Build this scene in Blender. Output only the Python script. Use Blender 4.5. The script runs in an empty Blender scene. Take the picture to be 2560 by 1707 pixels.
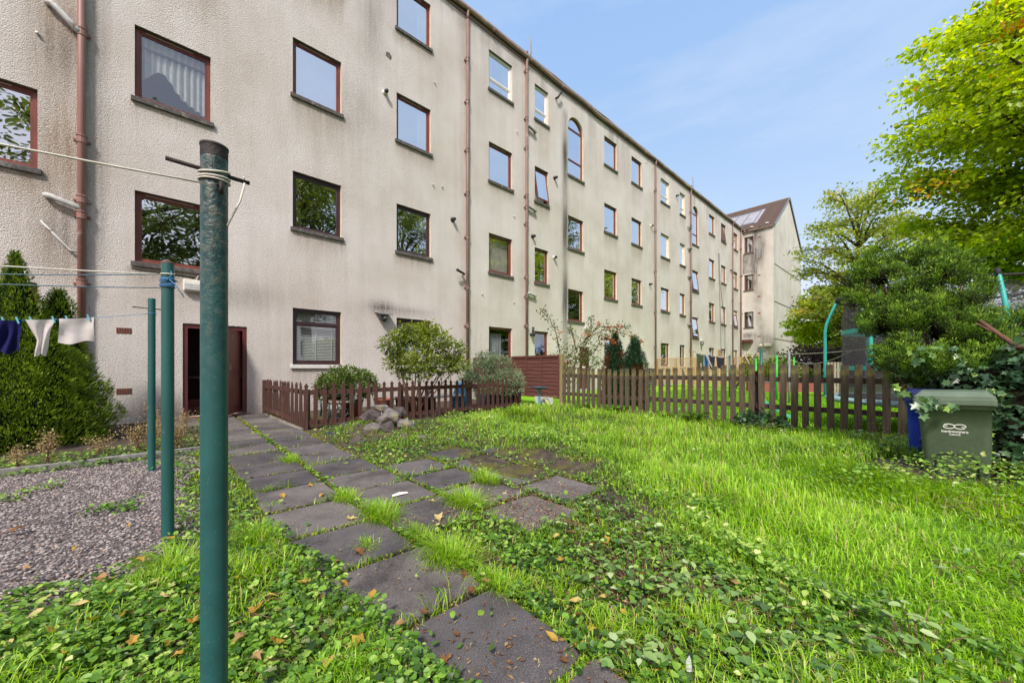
import bpy, bmesh, math, random
import numpy as np
from mathutils import Vector, Matrix, noise as mn

random.seed(7)
rng = np.random.default_rng(11)
COL = bpy.context.scene.collection
PI = math.pi
R = math.radians

# ------------------------------------------------------------------ frame of the place
H_CAM = 1.15
D = np.array([0.73396, 0.67919])          # along the facade, away from the camera
N = np.array([0.67919, -0.73396])         # out of the facade, towards the garden
WALL = -10.9                              # the facade stands on this n
ROT = math.atan2(D[1], D[0])

def W(s, n, z=0.0):
    p = s * D + n * N
    return Vector((p[0], p[1], z))

def pt(px, py, t):                        # a point of the place at depth t, from its direction
    return Vector(((px - 1280) / 930 * t, t, H_CAM + (918 - py) / 930 * t))

def smooth(a, b, x):
    k = np.clip((x - a) / (b - a), 0, 1)
    return k * k * (3 - 2 * k)

def sn(x, y):
    return x * D[0] + y * D[1], x * N[0] + y * N[1]

def gz(x, y):
    """height of the ground (numpy arrays or floats)"""
    x = np.asarray(x, float); y = np.asarray(y, float)
    s, n = sn(x, y)
    flat = smooth(1.9, 3.2, s) * smooth(-7.2, -6.2, n) * (1 - smooth(7.6, 8.2, s))
    flat = np.maximum(flat, smooth(0.45, 0.1, s) * smooth(-2.9, -2.3, n))
    z = flat * (0.035 + 0.03 * np.sin(1.7 * x + 0.6) * np.cos(1.3 * y) + 0.018 * np.sin(4.1 * x + 2.3 * y))
    z = z + 0.16 * np.exp(-((x - 4.4) ** 2 + (y - 3.5) ** 2) / 1.3)
    z = z + 0.16 * np.exp(-((s - 2.65) ** 2 + (n + 6.6) ** 2) / 0.35)
    return z

def G(x, y):
    return float(gz(x, y))

def GW(s, n, dz=0.0):
    v = W(s, n)
    v.z = G(v.x, v.y) + dz
    return v

# ------------------------------------------------------------------ object helpers
def tag(o, label=None, cat=None, group=None, kind=None):
    if label: o['label'] = label
    if cat: o['category'] = cat
    if group: o['group'] = group
    if kind: o['kind'] = kind
    return o

def thing(name, label, cat, loc=(0, 0, 0), rz=0.0, group=None):
    o = bpy.data.objects.new(name, None)
    COL.objects.link(o)
    o.location = loc
    o.rotation_euler = (0, 0, rz)
    o.empty_display_size = 0.2
    return tag(o, label, cat, group)

def copy_tree(o, parent=None):
    c = o.copy()
    COL.objects.link(c)
    c.parent = parent
    for ch in list(o.children):
        copy_tree(ch, c)
    return c

class MB:
    def __init__(self):
        self.v = []; self.f = []; self.m = []
    def add(self, vs, fs, mi=0):
        b = len(self.v)
        self.v += [tuple(p) for p in vs]
        self.f += [tuple(i + b for i in f) for f in fs]
        self.m += [mi] * len(fs)
        return self
    def box(self, x0, x1, y0, y1, z0, z1, mi=0, M=None):
        vs = [(x0, y0, z0), (x1, y0, z0), (x1, y1, z0), (x0, y1, z0), (x0, y0, z1), (x1, y0, z1), (x1, y1, z1), (x0, y1, z1)]
        if M is not None: vs = [M @ Vector(p) for p in vs]
        return self.add(vs, [(0, 3, 2, 1), (4, 5, 6, 7), (0, 1, 5, 4), (1, 2, 6, 5), (2, 3, 7, 6), (3, 0, 4, 7)], mi)
    def bar(self, a, b, w, h, mi=0, up=Vector((0, 0, 1))):
        a = Vector(a); b = Vector(b); f = (b - a); L = f.length; f.normalize()
        r = f.cross(up)
        if r.length < 1e-4: r = Vector((1, 0, 0))
        r.normalize(); u = r.cross(f)
        vs = []
        for p in (a, b):
            for sx, sy in ((-1, -1), (1, -1), (1, 1), (-1, 1)):
                vs.append(p + r * (sx * w / 2) + u * (sy * h / 2))
        return self.add(vs, [(3, 2, 1, 0), (4, 5, 6, 7), (0, 1, 5, 4), (1, 2, 6, 5), (2, 3, 7, 6), (3, 0, 4, 7)], mi)
    def tube(self, pts, r, seg=8, mi=0, cap=True):
        pts = [Vector(p) for p in pts]
        rs = r if isinstance(r, (list, tuple)) else [r] * len(pts)
        b = len(self.v); prev = None
        for i, p in enumerate(pts):
            t = (pts[min(i + 1, len(pts) - 1)] - pts[max(i - 1, 0)])
            if t.length < 1e-9: t = Vector((0, 0, 1))
            t.normalize()
            if prev is None:
                a = Vector((1, 0, 0)) if abs(t.x) < 0.9 else Vector((0, 1, 0))
                u = t.cross(a).normalized()
            else:
                u = (prev - t * prev.dot(t))
                u = u.normalized() if u.length > 1e-6 else t.orthogonal().normalized()
            prev = u; w = t.cross(u)
            for k in range(seg):
                a = 2 * PI * k / seg
                self.v.append(tuple(p + (u * math.cos(a) + w * math.sin(a)) * rs[i]))
        for i in range(len(pts) - 1):
            for k in range(seg):
                k2 = (k + 1) % seg
                self.f.append((b + i * seg + k, b + i * seg + k2, b + (i + 1) * seg + k2, b + (i + 1) * seg + k)); self.m.append(mi)
        if cap:
            self.f.append(tuple(b + k for k in reversed(range(seg)))); self.m.append(mi)
            e = b + (len(pts) - 1) * seg
            self.f.append(tuple(e + k for k in range(seg))); self.m.append(mi)
        return self
    def lathe(self, prof, c=(0, 0, 0), seg=20, mi=0):
        b = len(self.v); c = Vector(c)
        for (r, z) in prof:
            for k in range(seg):
                a = 2 * PI * k / seg
                self.v.append((c.x + r * math.cos(a), c.y + r * math.sin(a), c.z + z))
        for i in range(len(prof) - 1):
            for k in range(seg):
                k2 = (k + 1) % seg
                self.f.append((b + i * seg + k, b + i * seg + k2, b + (i + 1) * seg + k2, b + (i + 1) * seg + k)); self.m.append(mi)
        return self
    def prism(self, poly, y0, y1, mi=0):       # polygon in x,z extruded along y
        n = len(poly)
        vs = [(x, y0, z) for x, z in poly] + [(x, y1, z) for x, z in poly]
        fs = [tuple(range(n)), tuple(range(2 * n - 1, n - 1, -1))]
        fs += [(i, i + n, (i + 1) % n + n, (i + 1) % n) for i in range(n)]
        return self.add(vs, fs, mi)
    def build(self, name, mats, parent=None, smooth=False, loc=None, rz=None, bevel=0.0):
        me = bpy.data.meshes.new(name)
        me.from_pydata(self.v, [], self.f)
        for m in (mats if isinstance(mats, (list, tuple)) else [mats]): me.materials.append(m)
        if any(self.m): me.polygons.foreach_set('material_index', self.m)
        if smooth: me.polygons.foreach_set('use_smooth', [True] * len(self.f))
        me.update()
        o = bpy.data.objects.new(name, me)
        COL.objects.link(o)
        if parent is not None: o.parent = parent
        if loc is not None: o.location = loc
        if rz is not None: o.rotation_euler = (0, 0, rz)
        if bevel:
            bm = bmesh.new(); bm.from_mesh(me)
            bmesh.ops.recalc_face_normals(bm, faces=bm.faces)
            bm.to_mesh(me); bm.free()
            md = o.modifiers.new('Bevel', 'BEVEL'); md.width = bevel; md.segments = 2; md.limit_method = 'ANGLE'
        return o

def np_mesh(name, V, loops, sizes, mats, attrs=None, parent=None, smooth=False):
    me = bpy.data.meshes.new(name)
    V = np.asarray(V, np.float32).reshape(-1, 3)
    loops = np.asarray(loops, np.int32).ravel(); sizes = np.asarray(sizes, np.int32)
    me.vertices.add(len(V)); me.vertices.foreach_set('co', V.ravel())
    me.loops.add(len(loops)); me.loops.foreach_set('vertex_index', loops)
    me.polygons.add(len(sizes))
    st = np.zeros(len(sizes), np.int32); st[1:] = np.cumsum(sizes)[:-1]
    me.polygons.foreach_set('loop_start', st)
    if smooth: me.polygons.foreach_set('use_smooth', np.ones(len(sizes), bool))
    for m in (mats if isinstance(mats, (list, tuple)) else [mats]): me.materials.append(m)
    me.update(calc_edges=True)
    for k, a in (attrs or {}).items():
        at = me.attributes.new(k, 'FLOAT', 'POINT')
        at.data.foreach_set('value', np.asarray(a, np.float32).ravel())
    o = bpy.data.objects.new(name, me)
    COL.objects.link(o)
    if parent is not None: o.parent = parent
    return o

# leaf templates: (verts, faces)
KITE = ([(0, 0, 0), (.45, .36, .07), (1, 0, -.03), (.45, -.36, .07)], [(0, 1, 2), (0, 2, 3)])
NEEDLE = ([(0, -.1, 0), (0, .1, 0), (.6, .22, .05), (1, 0, .1), (.6, -.22, .05)], [(0, 1, 2, 4), (4, 2, 3)])
OVATE = ([(0, 0, 0), (.25, .30, .06), (.6, .30, .07), (1, 0, -.06), (.6, -.30, .07), (.25, -.30, .06), (.5, 0, 0)],
         [(0, 1, 6), (1, 2, 6), (2, 3, 6), (3, 4, 6), (4, 5, 6), (5, 0, 6)])
IVY = ([(.38, 0, -.03), (0, .04, 0), (-.02, .42, .05), (.3, .27, .03), (.55, .50, .05), (.62, .2, .03), (1, 0, 0),
        (.62, -.2, .03), (.55, -.50, .05), (.3, -.27, .03), (-.02, -.42, .05), (0, -.04, 0)],
       [(0, i, i + 1) for i in range(1, 11)] + [(0, 11, 1)])
ROUNDY = ([(.45, 0, -.05), (.05, 0, 0), (.05, .40, .05), (.40, .50, .04), (.75, .42, .06), (1, .12, .0), (1, -.12, 0),
           (.75, -.42, .06), (.40, -.50, .04), (.05, -.40, .05)],
          [(0, i, i + 1) for i in range(1, 9)] + [(0, 9, 1)])

def norm(a):
    return a / np.maximum(np.linalg.norm(a, axis=-1, keepdims=True), 1e-9)

def leaf_mesh(name, P, F, U, S, rnd, tmpl, mat, parent=None):
    P = np.asarray(P, float); F = norm(np.asarray(F, float)); U = np.asarray(U, float)
    Rr = norm(np.cross(F, U)); U = np.cross(Rr, F)
    S = np.asarray(S, float)
    if S.ndim == 1: S = np.stack([S, S], 1)
    tv = np.array(tmpl[0], float); k = len(tv); n = len(P)
    V = (P[:, None, :] + S[:, None, 0:1] * (tv[None, :, 0:1] * F[:, None, :] + tv[None, :, 2:3] * U[:, None, :])
         + S[:, None, 1:2] * tv[None, :, 1:2] * Rr[:, None, :])
    fl = np.concatenate([np.array(f) for f in tmpl[1]]); fs = np.array([len(f) for f in tmpl[1]])
    loops = (np.arange(n)[:, None] * k + fl[None, :]).ravel()
    return np_mesh(name, V, loops, np.tile(fs, n), mat, {'rnd': np.repeat(np.clip(rnd, 0, 1), k)}, parent)

def blades(name, P, h, w, az, lean, rnd, mat, parent=None):
    n = len(P)
    d = np.stack([np.cos(az), np.sin(az), np.zeros(n)], 1)
    r = np.stack([-np.sin(az), np.cos(az), np.zeros(n)], 1)
    up = np.array([0, 0, 1.0])
    out = []
    for (hz, dl, ww) in ((0, 0, 1.0), (.5, .18, .85), (.85, .55, .5)):
        c = P + (h * hz * (1 - .25 * lean * hz))[:, None] * up + (h * dl * lean)[:, None] * d
        out.append(c - r * (w * ww / 2)[:, None]); out.append(c + r * (w * ww / 2)[:, None])
    tip = P + (h * (1 - .42 * lean))[:, None] * up + (h * lean)[:, None] * d
    out.append(tip)
    V = np.stack(out, 1)
    fl = np.array([0, 1, 3, 2, 2, 3, 5, 4, 4, 5, 6]); fs = np.array([4, 4, 3])
    loops = (np.arange(n)[:, None] * 7 + fl[None]).ravel()
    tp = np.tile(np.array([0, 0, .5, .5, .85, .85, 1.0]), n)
    return np_mesh(name, V, loops, np.tile(fs, n), mat, {'rnd': np.repeat(np.clip(rnd, 0, 1), 7), 'tip': tp}, parent)

def rdir(n, up=0.0, spread=1.0):
    a = rng.normal(size=(n, 3)) * spread
    a[:, 2] += up
    return norm(a)

# ------------------------------------------------------------------ materials
def new_mat(name):
    m = bpy.data.materials.new(name); m.use_nodes = True
    nt = m.node_tree
    for n in list(nt.nodes): nt.nodes.remove(n)
    out = nt.nodes.new('ShaderNodeOutputMaterial')
    return m, nt, out

def nd(nt, typ, **kw):
    n = nt.nodes.new(typ)
    for k, v in kw.items():
        if k in n.inputs.keys(): n.inputs[k].default_value = v
        else: setattr(n, k, v)
    return n

def ramp(nt, stops, interp='LINEAR'):
    r = nt.nodes.new('ShaderNodeValToRGB')
    cr = r.color_ramp; cr.interpolation = interp
    while len(cr.elements) < len(stops): cr.elements.new(0.5)
    for e, (p, c) in zip(cr.elements, stops):
        e.position = p; e.color = (c[0], c[1], c[2], 1)
    return r

def plain(name, c1, c2=None, rough=0.6, scale=12, stretch=(1, 1, 1), bump=0.0, bscale=None, spec=0.4, metal=0.0, dirt=None, dscale=3, detail=6):
    """noise-varied painted / wooden / metal surface; dirt = (colour, threshold)"""
    m, nt, out = new_mat(name); L = nt.links.new
    c2 = c2 or tuple(x * 0.7 for x in c1)
    tc = nd(nt, 'ShaderNodeTexCoord'); mp = nd(nt, 'ShaderNodeMapping'); mp.inputs['Scale'].default_value = stretch
    L(tc.outputs['Object'], mp.inputs['Vector'])
    nz = nd(nt, 'ShaderNodeTexNoise', Scale=scale, Detail=detail); L(mp.outputs[0], nz.inputs['Vector'])
    rp = ramp(nt, [(0.3, c2), (0.7, c1)]); L(nz.outputs['Fac'], rp.inputs[0])
    col = rp.outputs[0]
    if dirt:
        n2 = nd(nt, 'ShaderNodeTexNoise', Scale=dscale, Detail=8); L(tc.outputs['Object'], n2.inputs['Vector'])
        r2 = ramp(nt, [(dirt[1], (0, 0, 0)), (dirt[1] + 0.12, (1, 1, 1))]); L(n2.outputs['Fac'], r2.inputs[0])
        mx = nd(nt, 'ShaderNodeMixRGB'); L(r2.outputs[0], mx.inputs[0]); L(col, mx.inputs[1]); mx.inputs[2].default_value = (*dirt[0], 1)
        col = mx.outputs[0]
    b = nd(nt, 'ShaderNodeBsdfPrincipled', Roughness=rough, Metallic=metal)
    b.inputs['Specular IOR Level'].default_value = spec
    L(col, b.inputs['Base Color'])
    if bump:
        n3 = nd(nt, 'ShaderNodeTexNoise', Scale=bscale or scale * 2, Detail=4); L(mp.outputs[0], n3.inputs['Vector'])
        bp = nd(nt, 'ShaderNodeBump', Strength=bump, Distance=0.01); L(n3.outputs['Fac'], bp.inputs['Height']); L(bp.outputs[0], b.inputs['Normal'])
    L(b.outputs[0], out.inputs[0])
    return m

def foliage(name, stops, trans=0.35, rough=0.5, spec=0.35, tip=False, tcol=1.5):
    m, nt, out = new_mat(name); L = nt.links.new
    at = nd(nt, 'ShaderNodeAttribute', attribute_name='rnd')
    rp = ramp(nt, stops); L(at.outputs['Fac'], rp.inputs[0])
    col = rp.outputs[0]
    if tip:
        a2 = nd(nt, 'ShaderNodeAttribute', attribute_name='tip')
        r2 = ramp(nt, [(0, (.28, .28, .22)), (.45, (.80, .80, .74)), (1, (1.12, 1.12, 1.0))]); L(a2.outputs['Fac'], r2.inputs[0])  # blade bases darkened for the shade between blades, tips lightened
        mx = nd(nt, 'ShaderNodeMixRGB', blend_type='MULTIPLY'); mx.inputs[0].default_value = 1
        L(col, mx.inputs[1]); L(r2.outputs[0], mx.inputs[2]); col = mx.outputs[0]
    b = nd(nt, 'ShaderNodeBsdfPrincipled', Roughness=rough); b.inputs['Specular IOR Level'].default_value = spec
    L(col, b.inputs['Base Color'])
    hs = nd(nt, 'ShaderNodeHueSaturation', Hue=0.485, Saturation=1.1, Value=tcol); L(col, hs.inputs['Color'])
    tr = nd(nt, 'ShaderNodeBsdfTranslucent'); L(hs.outputs[0], tr.inputs[0])
    ms = nd(nt, 'ShaderNodeMixShader'); ms.inputs[0].default_value = trans
    L(b.outputs[0], ms.inputs[1]); L(tr.outputs[0], ms.inputs[2]); L(ms.outputs[0], out.inputs[0])
    return m

def roughcast():
    m, nt, out = new_mat('roughcast_render'); L = nt.links.new
    tc = nd(nt, 'ShaderNodeTexCoord')
    n1 = nd(nt, 'ShaderNodeTexNoise', Scale=46, Detail=8, Roughness=.80); L(tc.outputs['Object'], n1.inputs['Vector'])
    r1 = ramp(nt, [(.34, (.24, .226, .212)), (.46, (.74, .712, .688)), (.64, (.98, .955, .935))]); L(n1.outputs['Fac'], r1.inputs[0])
    n2 = nd(nt, 'ShaderNodeTexNoise', Scale=.55, Detail=6, Roughness=.6); L(tc.outputs['Object'], n2.inputs['Vector'])
    r2 = ramp(nt, [(.30, (.84, .80, .75)), (.62, (1.02, 1.01, 1.0))]); L(n2.outputs['Fac'], r2.inputs[0])
    m1 = nd(nt, 'ShaderNodeMixRGB', blend_type='MULTIPLY'); m1.inputs[0].default_value = 1; L(r1.outputs[0], m1.inputs[1]); L(r2.outputs[0], m1.inputs[2])
    # faint grime washed down the whole face
    mg = nd(nt, 'ShaderNodeMapping'); mg.inputs['Scale'].default_value = (2.6, 2.6, .16); L(tc.outputs['Object'], mg.inputs['Vector'])
    ng = nd(nt, 'ShaderNodeTexNoise', Scale=1.0, Detail=8, Roughness=.68); L(mg.outputs[0], ng.inputs['Vector'])
    rg = ramp(nt, [(.34, (.70, .665, .62)), (.52, (1, 1, 1))]); L(ng.outputs['Fac'], rg.inputs[0])
    mgm = nd(nt, 'ShaderNodeMixRGB', blend_type='MULTIPLY'); mgm.inputs[0].default_value = .26; L(m1.outputs[0], mgm.inputs[1]); L(rg.outputs[0], mgm.inputs[2]); m1 = mgm
    # streaky breakup for the stains
    mp = nd(nt, 'ShaderNodeMapping'); mp.inputs['Scale'].default_value = (9, 9, .7); L(tc.outputs['Object'], mp.inputs['Vector'])
    n3 = nd(nt, 'ShaderNodeTexNoise', Scale=1.0, Detail=6, Roughness=.7); L(mp.outputs[0], n3.inputs['Vector'])
    r3 = ramp(nt, [(.25, (.35, .35, .35)), (.7, (1.35, 1.35, 1.35))]); L(n3.outputs['Fac'], r3.inputs[0])
    n4 = nd(nt, 'ShaderNodeTexNoise', Scale=26, Detail=3, Roughness=.7); L(tc.outputs['Object'], n4.inputs['Vector'])
    r4 = ramp(nt, [(.32, (.45, .45, .45)), (.62, (1.15, 1.15, 1.15))]); L(n4.outputs['Fac'], r4.inputs[0])
    col = m1.outputs[0]
    for nm, c in (('rust', (.34, .255, .165)), ('soot', (.115, .105, .10))):
        at = nd(nt, 'ShaderNodeAttribute', attribute_name=nm)
        a = nd(nt, 'ShaderNodeMath', operation='MULTIPLY'); L(at.outputs['Fac'], a.inputs[0]); L(r3.outputs[0], a.inputs[1])
        b_ = nd(nt, 'ShaderNodeMath', operation='MULTIPLY', use_clamp=True); L(a.outputs[0], b_.inputs[0]); L(r4.outputs[0], b_.inputs[1])
        mx = nd(nt, 'ShaderNodeMixRGB'); L(b_.outputs[0], mx.inputs[0]); L(col, mx.inputs[1]); mx.inputs[2].default_value = (*c, 1)
        col = mx.outputs[0]
    b = nd(nt, 'ShaderNodeBsdfPrincipled', Roughness=.95); b.inputs['Specular IOR Level'].default_value = .15
    L(col, b.inputs['Base Color'])
    v = nd(nt, 'ShaderNodeTexVoronoi', Scale=72); L(tc.outputs['Object'], v.inputs['Vector'])
    ad = nd(nt, 'ShaderNodeMath', operation='SUBTRACT'); L(n1.outputs['Fac'], ad.inputs[0]); L(v.outputs['Distance'], ad.inputs[1])
    bp = nd(nt, 'ShaderNodeBump', Strength=1.0, Distance=.016); L(ad.outputs[0], bp.inputs['Height']); L(bp.outputs[0], b.inputs['Normal'])
    L(b.outputs[0], out.inputs[0])
    return m

def glass(name, refl=.42):
    m, nt, out = new_mat(name); L = nt.links.new
    tc = nd(nt, 'ShaderNodeTexCoord')
    nz = nd(nt, 'ShaderNodeTexNoise', Scale=1.6, Detail=1); L(tc.outputs['Object'], nz.inputs['Vector'])
    bp = nd(nt, 'ShaderNodeBump', Strength=.13, Distance=.03); L(nz.outputs['Fac'], bp.inputs['Height'])
    g = nd(nt, 'ShaderNodeBsdfGlossy', Roughness=.012); g.inputs['Color'].default_value = (1, 1, 1, 1); L(bp.outputs[0], g.inputs['Normal'])
    t = nd(nt, 'ShaderNodeBsdfTransparent'); t.inputs[0].default_value = (.82, .86, .85, 1)
    lw = nd(nt, 'ShaderNodeLayerWeight', Blend=.35)
    mr = nd(nt, 'ShaderNodeMapRange'); mr.inputs['From Min'].default_value = 0; mr.inputs['From Max'].default_value = .9
    mr.inputs['To Min'].default_value = refl * .78; mr.inputs['To Max'].default_value = min(1, refl + .42)
    L(lw.outputs['Facing'], mr.inputs['Value'])
    ms = nd(nt, 'ShaderNodeMixShader'); L(mr.outputs[0], ms.inputs[0]); L(t.outputs[0], ms.inputs[1]); L(g.outputs[0], ms.inputs[2])
    L(ms.outputs[0], out.inputs[0])
    return m

def netting(name, col, cover):
    m, nt, out = new_mat(name); L = nt.links.new
    tc = nd(nt, 'ShaderNodeTexCoord')
    nz = nd(nt, 'ShaderNodeTexNoise', Scale=60, Detail=2); L(tc.outputs['Object'], nz.inputs['Vector'])
    rp = ramp(nt, [(.3, (cover - .12,) * 3), (.7, (cover + .1,) * 3)]); L(nz.outputs['Fac'], rp.inputs[0])
    b = nd(nt, 'ShaderNodeBsdfPrincipled', Roughness=.8); b.inputs['Base Color'].default_value = (*col, 1)
    t = nd(nt, 'ShaderNodeBsdfTransparent')
    ms = nd(nt, 'ShaderNodeMixShader'); L(rp.outputs[0], ms.inputs[0]); L(t.outputs[0], ms.inputs[1]); L(b.outputs[0], ms.inputs[2])
    L(ms.outputs[0], out.inputs[0])
    return m

def cloth(name, c, trans=.3, scale=9):
    m, nt, out = new_mat(name); L = nt.links.new
    tc = nd(nt, 'ShaderNodeTexCoord')
    nz = nd(nt, 'ShaderNodeTexNoise', Scale=scale, Detail=5); L(tc.outputs['Object'], nz.inputs['Vector'])
    rp = ramp(nt, [(.3, tuple(x * .82 for x in c)), (.7, c)]); L(nz.outputs['Fac'], rp.inputs[0])
    b = nd(nt, 'ShaderNodeBsdfPrincipled', Roughness=.9); b.inputs['Specular IOR Level'].default_value = .1; L(rp.outputs[0], b.inputs['Base Color'])
    t = nd(nt, 'ShaderNodeBsdfTranslucent'); L(rp.outputs[0], t.inputs[0])
    ms = nd(nt, 'ShaderNodeMixShader'); ms.inputs[0].default_value = trans
    L(b.outputs[0], ms.inputs[1]); L(t.outputs[0], ms.inputs[2]); L(ms.outputs[0], out.inputs[0])
    return m

def slab_mat():
    m, nt, out = new_mat('weathered_paving_slab'); L = nt.links.new
    tc = nd(nt, 'ShaderNodeTexCoord'); at = nd(nt, 'ShaderNodeAttribute', attribute_name='tone')
    n1 = nd(nt, 'ShaderNodeTexNoise', Scale=190, Detail=4, Roughness=.7); L(tc.outputs['Object'], n1.inputs['Vector'])
    r1 = ramp(nt, [(.3, (.056, .053, .054)), (.5, (.122, .116, .117)), (.72, (.26, .25, .245))]); L(n1.outputs['Fac'], r1.inputs[0])
    n2 = nd(nt, 'ShaderNodeTexNoise', Scale=2.4, Detail=9, Roughness=.7); L(tc.outputs['Object'], n2.inputs['Vector'])
    r2 = ramp(nt, [(.34, (.55, .52, .52)), (.52, (.95, .93, .93)), (.68, (1.18, 1.14, 1.08))]); L(n2.outputs['Fac'], r2.inputs[0])
    rt = ramp(nt, [(0, (.66, .65, .68)), (.5, (1, .98, .98)), (1, (1.38, 1.32, 1.24))]); L(at.outputs['Fac'], rt.inputs[0])
    m1 = nd(nt, 'ShaderNodeMixRGB', blend_type='MULTIPLY'); m1.inputs[0].default_value = 1; L(r1.outputs[0], m1.inputs[1]); L(r2.outputs[0], m1.inputs[2])
    m2 = nd(nt, 'ShaderNodeMixRGB', blend_type='MULTIPLY'); m2.inputs[0].default_value = 1; L(m1.outputs[0], m2.inputs[1]); L(rt.outputs[0], m2.inputs[2])
    n3 = nd(nt, 'ShaderNodeTexNoise', Scale=5, Detail=8, Roughness=.75); L(tc.outputs['Object'], n3.inputs['Vector'])
    r3 = ramp(nt, [(.60, (0, 0, 0)), (.72, (.6, .6, .6))]); L(n3.outputs['Fac'], r3.inputs[0])
    m3 = nd(nt, 'ShaderNodeMixRGB'); L(r3.outputs[0], m3.inputs[0]); L(m2.outputs[0], m3.inputs[1]); m3.inputs[2].default_value = (.12, .105, .045, 1)
    b = nd(nt, 'ShaderNodeBsdfPrincipled', Roughness=.93); b.inputs['Specular IOR Level'].default_value = .2; L(m3.outputs[0], b.inputs['Base Color'])
    bp = nd(nt, 'ShaderNodeBump', Strength=.7, Distance=.004); L(n1.outputs['Fac'], bp.inputs['Height']); L(bp.outputs[0], b.inputs['Normal'])
    L(b.outputs[0], out.inputs[0])
    return m
def blistered(name):
    m, nt, out = new_mat(name); L = nt.links.new
    tc = nd(nt, 'ShaderNodeTexCoord'); sx = nd(nt, 'ShaderNodeSeparateXYZ'); L(tc.outputs['Object'], sx.inputs[0])
    mr = nd(nt, 'ShaderNodeMapRange'); mr.inputs['From Min'].default_value = 1.05; mr.inputs['From Max'].default_value = 1.62; mr.inputs['To Min'].default_value = .06; L(sx.outputs['Z'], mr.inputs['Value'])
    n1 = nd(nt, 'ShaderNodeTexNoise', Scale=42, Detail=6, Roughness=.65); L(tc.outputs['Object'], n1.inputs['Vector'])
    n2 = nd(nt, 'ShaderNodeTexNoise', Scale=120, Detail=3); L(tc.outputs['Object'], n2.inputs['Vector'])
    rp = ramp(nt, [(.36, (.012, .020, .020)), (.50, (.020, .070, .070)), (.58, (.10, .095, .07)), (.72, (.045, .11, .105))]); L(n1.outputs['Fac'], rp.inputs[0])
    n3 = nd(nt, 'ShaderNodeTexNoise', Scale=9, Detail=4); L(tc.outputs['Object'], n3.inputs['Vector'])
    cl = ramp(nt, [(.3, (.013, .078, .075)), (.7, (.022, .118, .110))]); L(n3.outputs['Fac'], cl.inputs[0])
    mx = nd(nt, 'ShaderNodeMixRGB'); L(mr.outputs[0], mx.inputs[0]); L(cl.outputs[0], mx.inputs[1]); L(rp.outputs[0], mx.inputs[2])
    v = nd(nt, 'ShaderNodeTexVoronoi', Scale=75); L(tc.outputs['Object'], v.inputs['Vector'])
    sp = ramp(nt, [(.06, (.16, .22, .20)), (.10, (0, 0, 0))]); L(v.outputs['Distance'], sp.inputs[0])
    ad = nd(nt, 'ShaderNodeMixRGB', blend_type='ADD'); ad.inputs[0].default_value = .8; L(mx.outputs[0], ad.inputs[1]); L(sp.outputs[0], ad.inputs[2])
    b = nd(nt, 'ShaderNodeBsdfPrincipled', Roughness=.42); b.inputs['Specular IOR Level'].default_value = .5; L(ad.outputs[0], b.inputs['Base Color'])
    am = nd(nt, 'ShaderNodeMath', operation='ADD'); L(n1.outputs['Fac'], am.inputs[0]); L(n2.outputs['Fac'], am.inputs[1])
    ml = nd(nt, 'ShaderNodeMath', operation='MULTIPLY'); L(am.outputs[0], ml.inputs[0]); L(mr.outputs[0], ml.inputs[1])
    bp = nd(nt, 'ShaderNodeBump', Strength=.6, Distance=.005); L(ml.outputs[0], bp.inputs['Height']); L(bp.outputs[0], b.inputs['Normal'])
    L(b.outputs[0], out.inputs[0])
    return m

M = {}
M['wall'] = roughcast()
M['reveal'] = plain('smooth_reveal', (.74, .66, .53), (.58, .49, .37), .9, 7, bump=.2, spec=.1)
M['soffit'] = plain('dark_soffit', (.17, .16, .12), (.09, .09, .06), .9, 9, spec=.1)  # darker and greener than the cream side reveals
M['sill'] = plain('weathered_stone_sill', (.155, .145, .14), (.075, .07, .068), .9, 14, bump=.4, spec=.2, dirt=((.24, .23, .2), .6), dscale=7)
M['sill_white'] = plain('painted_white_sill', (.74, .73, .71), (.6, .59, .56), .7, 9)
M['frame_red'] = plain('red_brown_window_paint', (.205, .055, .04), (.13, .035, .028), .45, 8, (1, 1, .3), spec=.5, dirt=((.28, .12, .09), .68), dscale=9)
M['frame_dark'] = plain('dark_purple_brown_upvc', (.062, .030, .036), (.04, .02, .024), .3, 5, spec=.5)
M['frame_white'] = plain('white_upvc', (.82, .82, .80), (.72, .72, .70), .35, 5, spec=.5)
M['vent_strip'] = plain('pale_vent_strip', (.42, .32, .26), (.3, .2, .16), .5)
M['glass'] = glass('window_glass', .82)
M['glass_low'] = glass('clearer_window_glass', .18)
M['room'] = plain('dark_room_surface', (.05, .045, .042), (.03, .028, .027), .95, 2, spec=.1)
M['net'] = cloth('white_net_curtain', (.93, .93, .92), .4)
M['drape'] = cloth('pale_grey_drape', (.62, .64, .68), .3)
M['pink'] = cloth('pinkish_roller_blind', (.78, .68, .68), .25)
M['blind'] = plain('white_blind_slat', (.80, .80, .78), (.70, .70, .68), .5)
M['paper_blue'] = plain('blue_paper', (.02, .16, .62), (.015, .12, .5), .8)
M['paper_cream'] = plain('cream_paper', (.72, .58, .36), (.6, .48, .3), .8)
M['pipe'] = plain('red_brown_pipe_paint', (.255, .165, .138), (.175, .105, .085), .5, 6, (1, 1, .25), spec=.4, dirt=((.36, .27, .24), .63), dscale=5)
M['pipe_pink'] = plain('faded_pink_brown_pipe', (.31, .17, .14), (.22, .11, .09), .5, 5, (1, 1, .25), spec=.4, dirt=((.46, .36, .33), .6), dscale=4)
M['pipe_grey'] = plain('grey_plastic_pipe', (.30, .31, .32), (.20, .20, .21), .5, 8, spec=.4, dirt=((.07, .065, .06), .6))
M['pipe_white'] = plain('white_plastic_pipe', (.60, .61, .59), (.40, .41, .39), .5, 9, spec=.4, dirt=((.20, .17, .13), .56), dscale=9)
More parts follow.
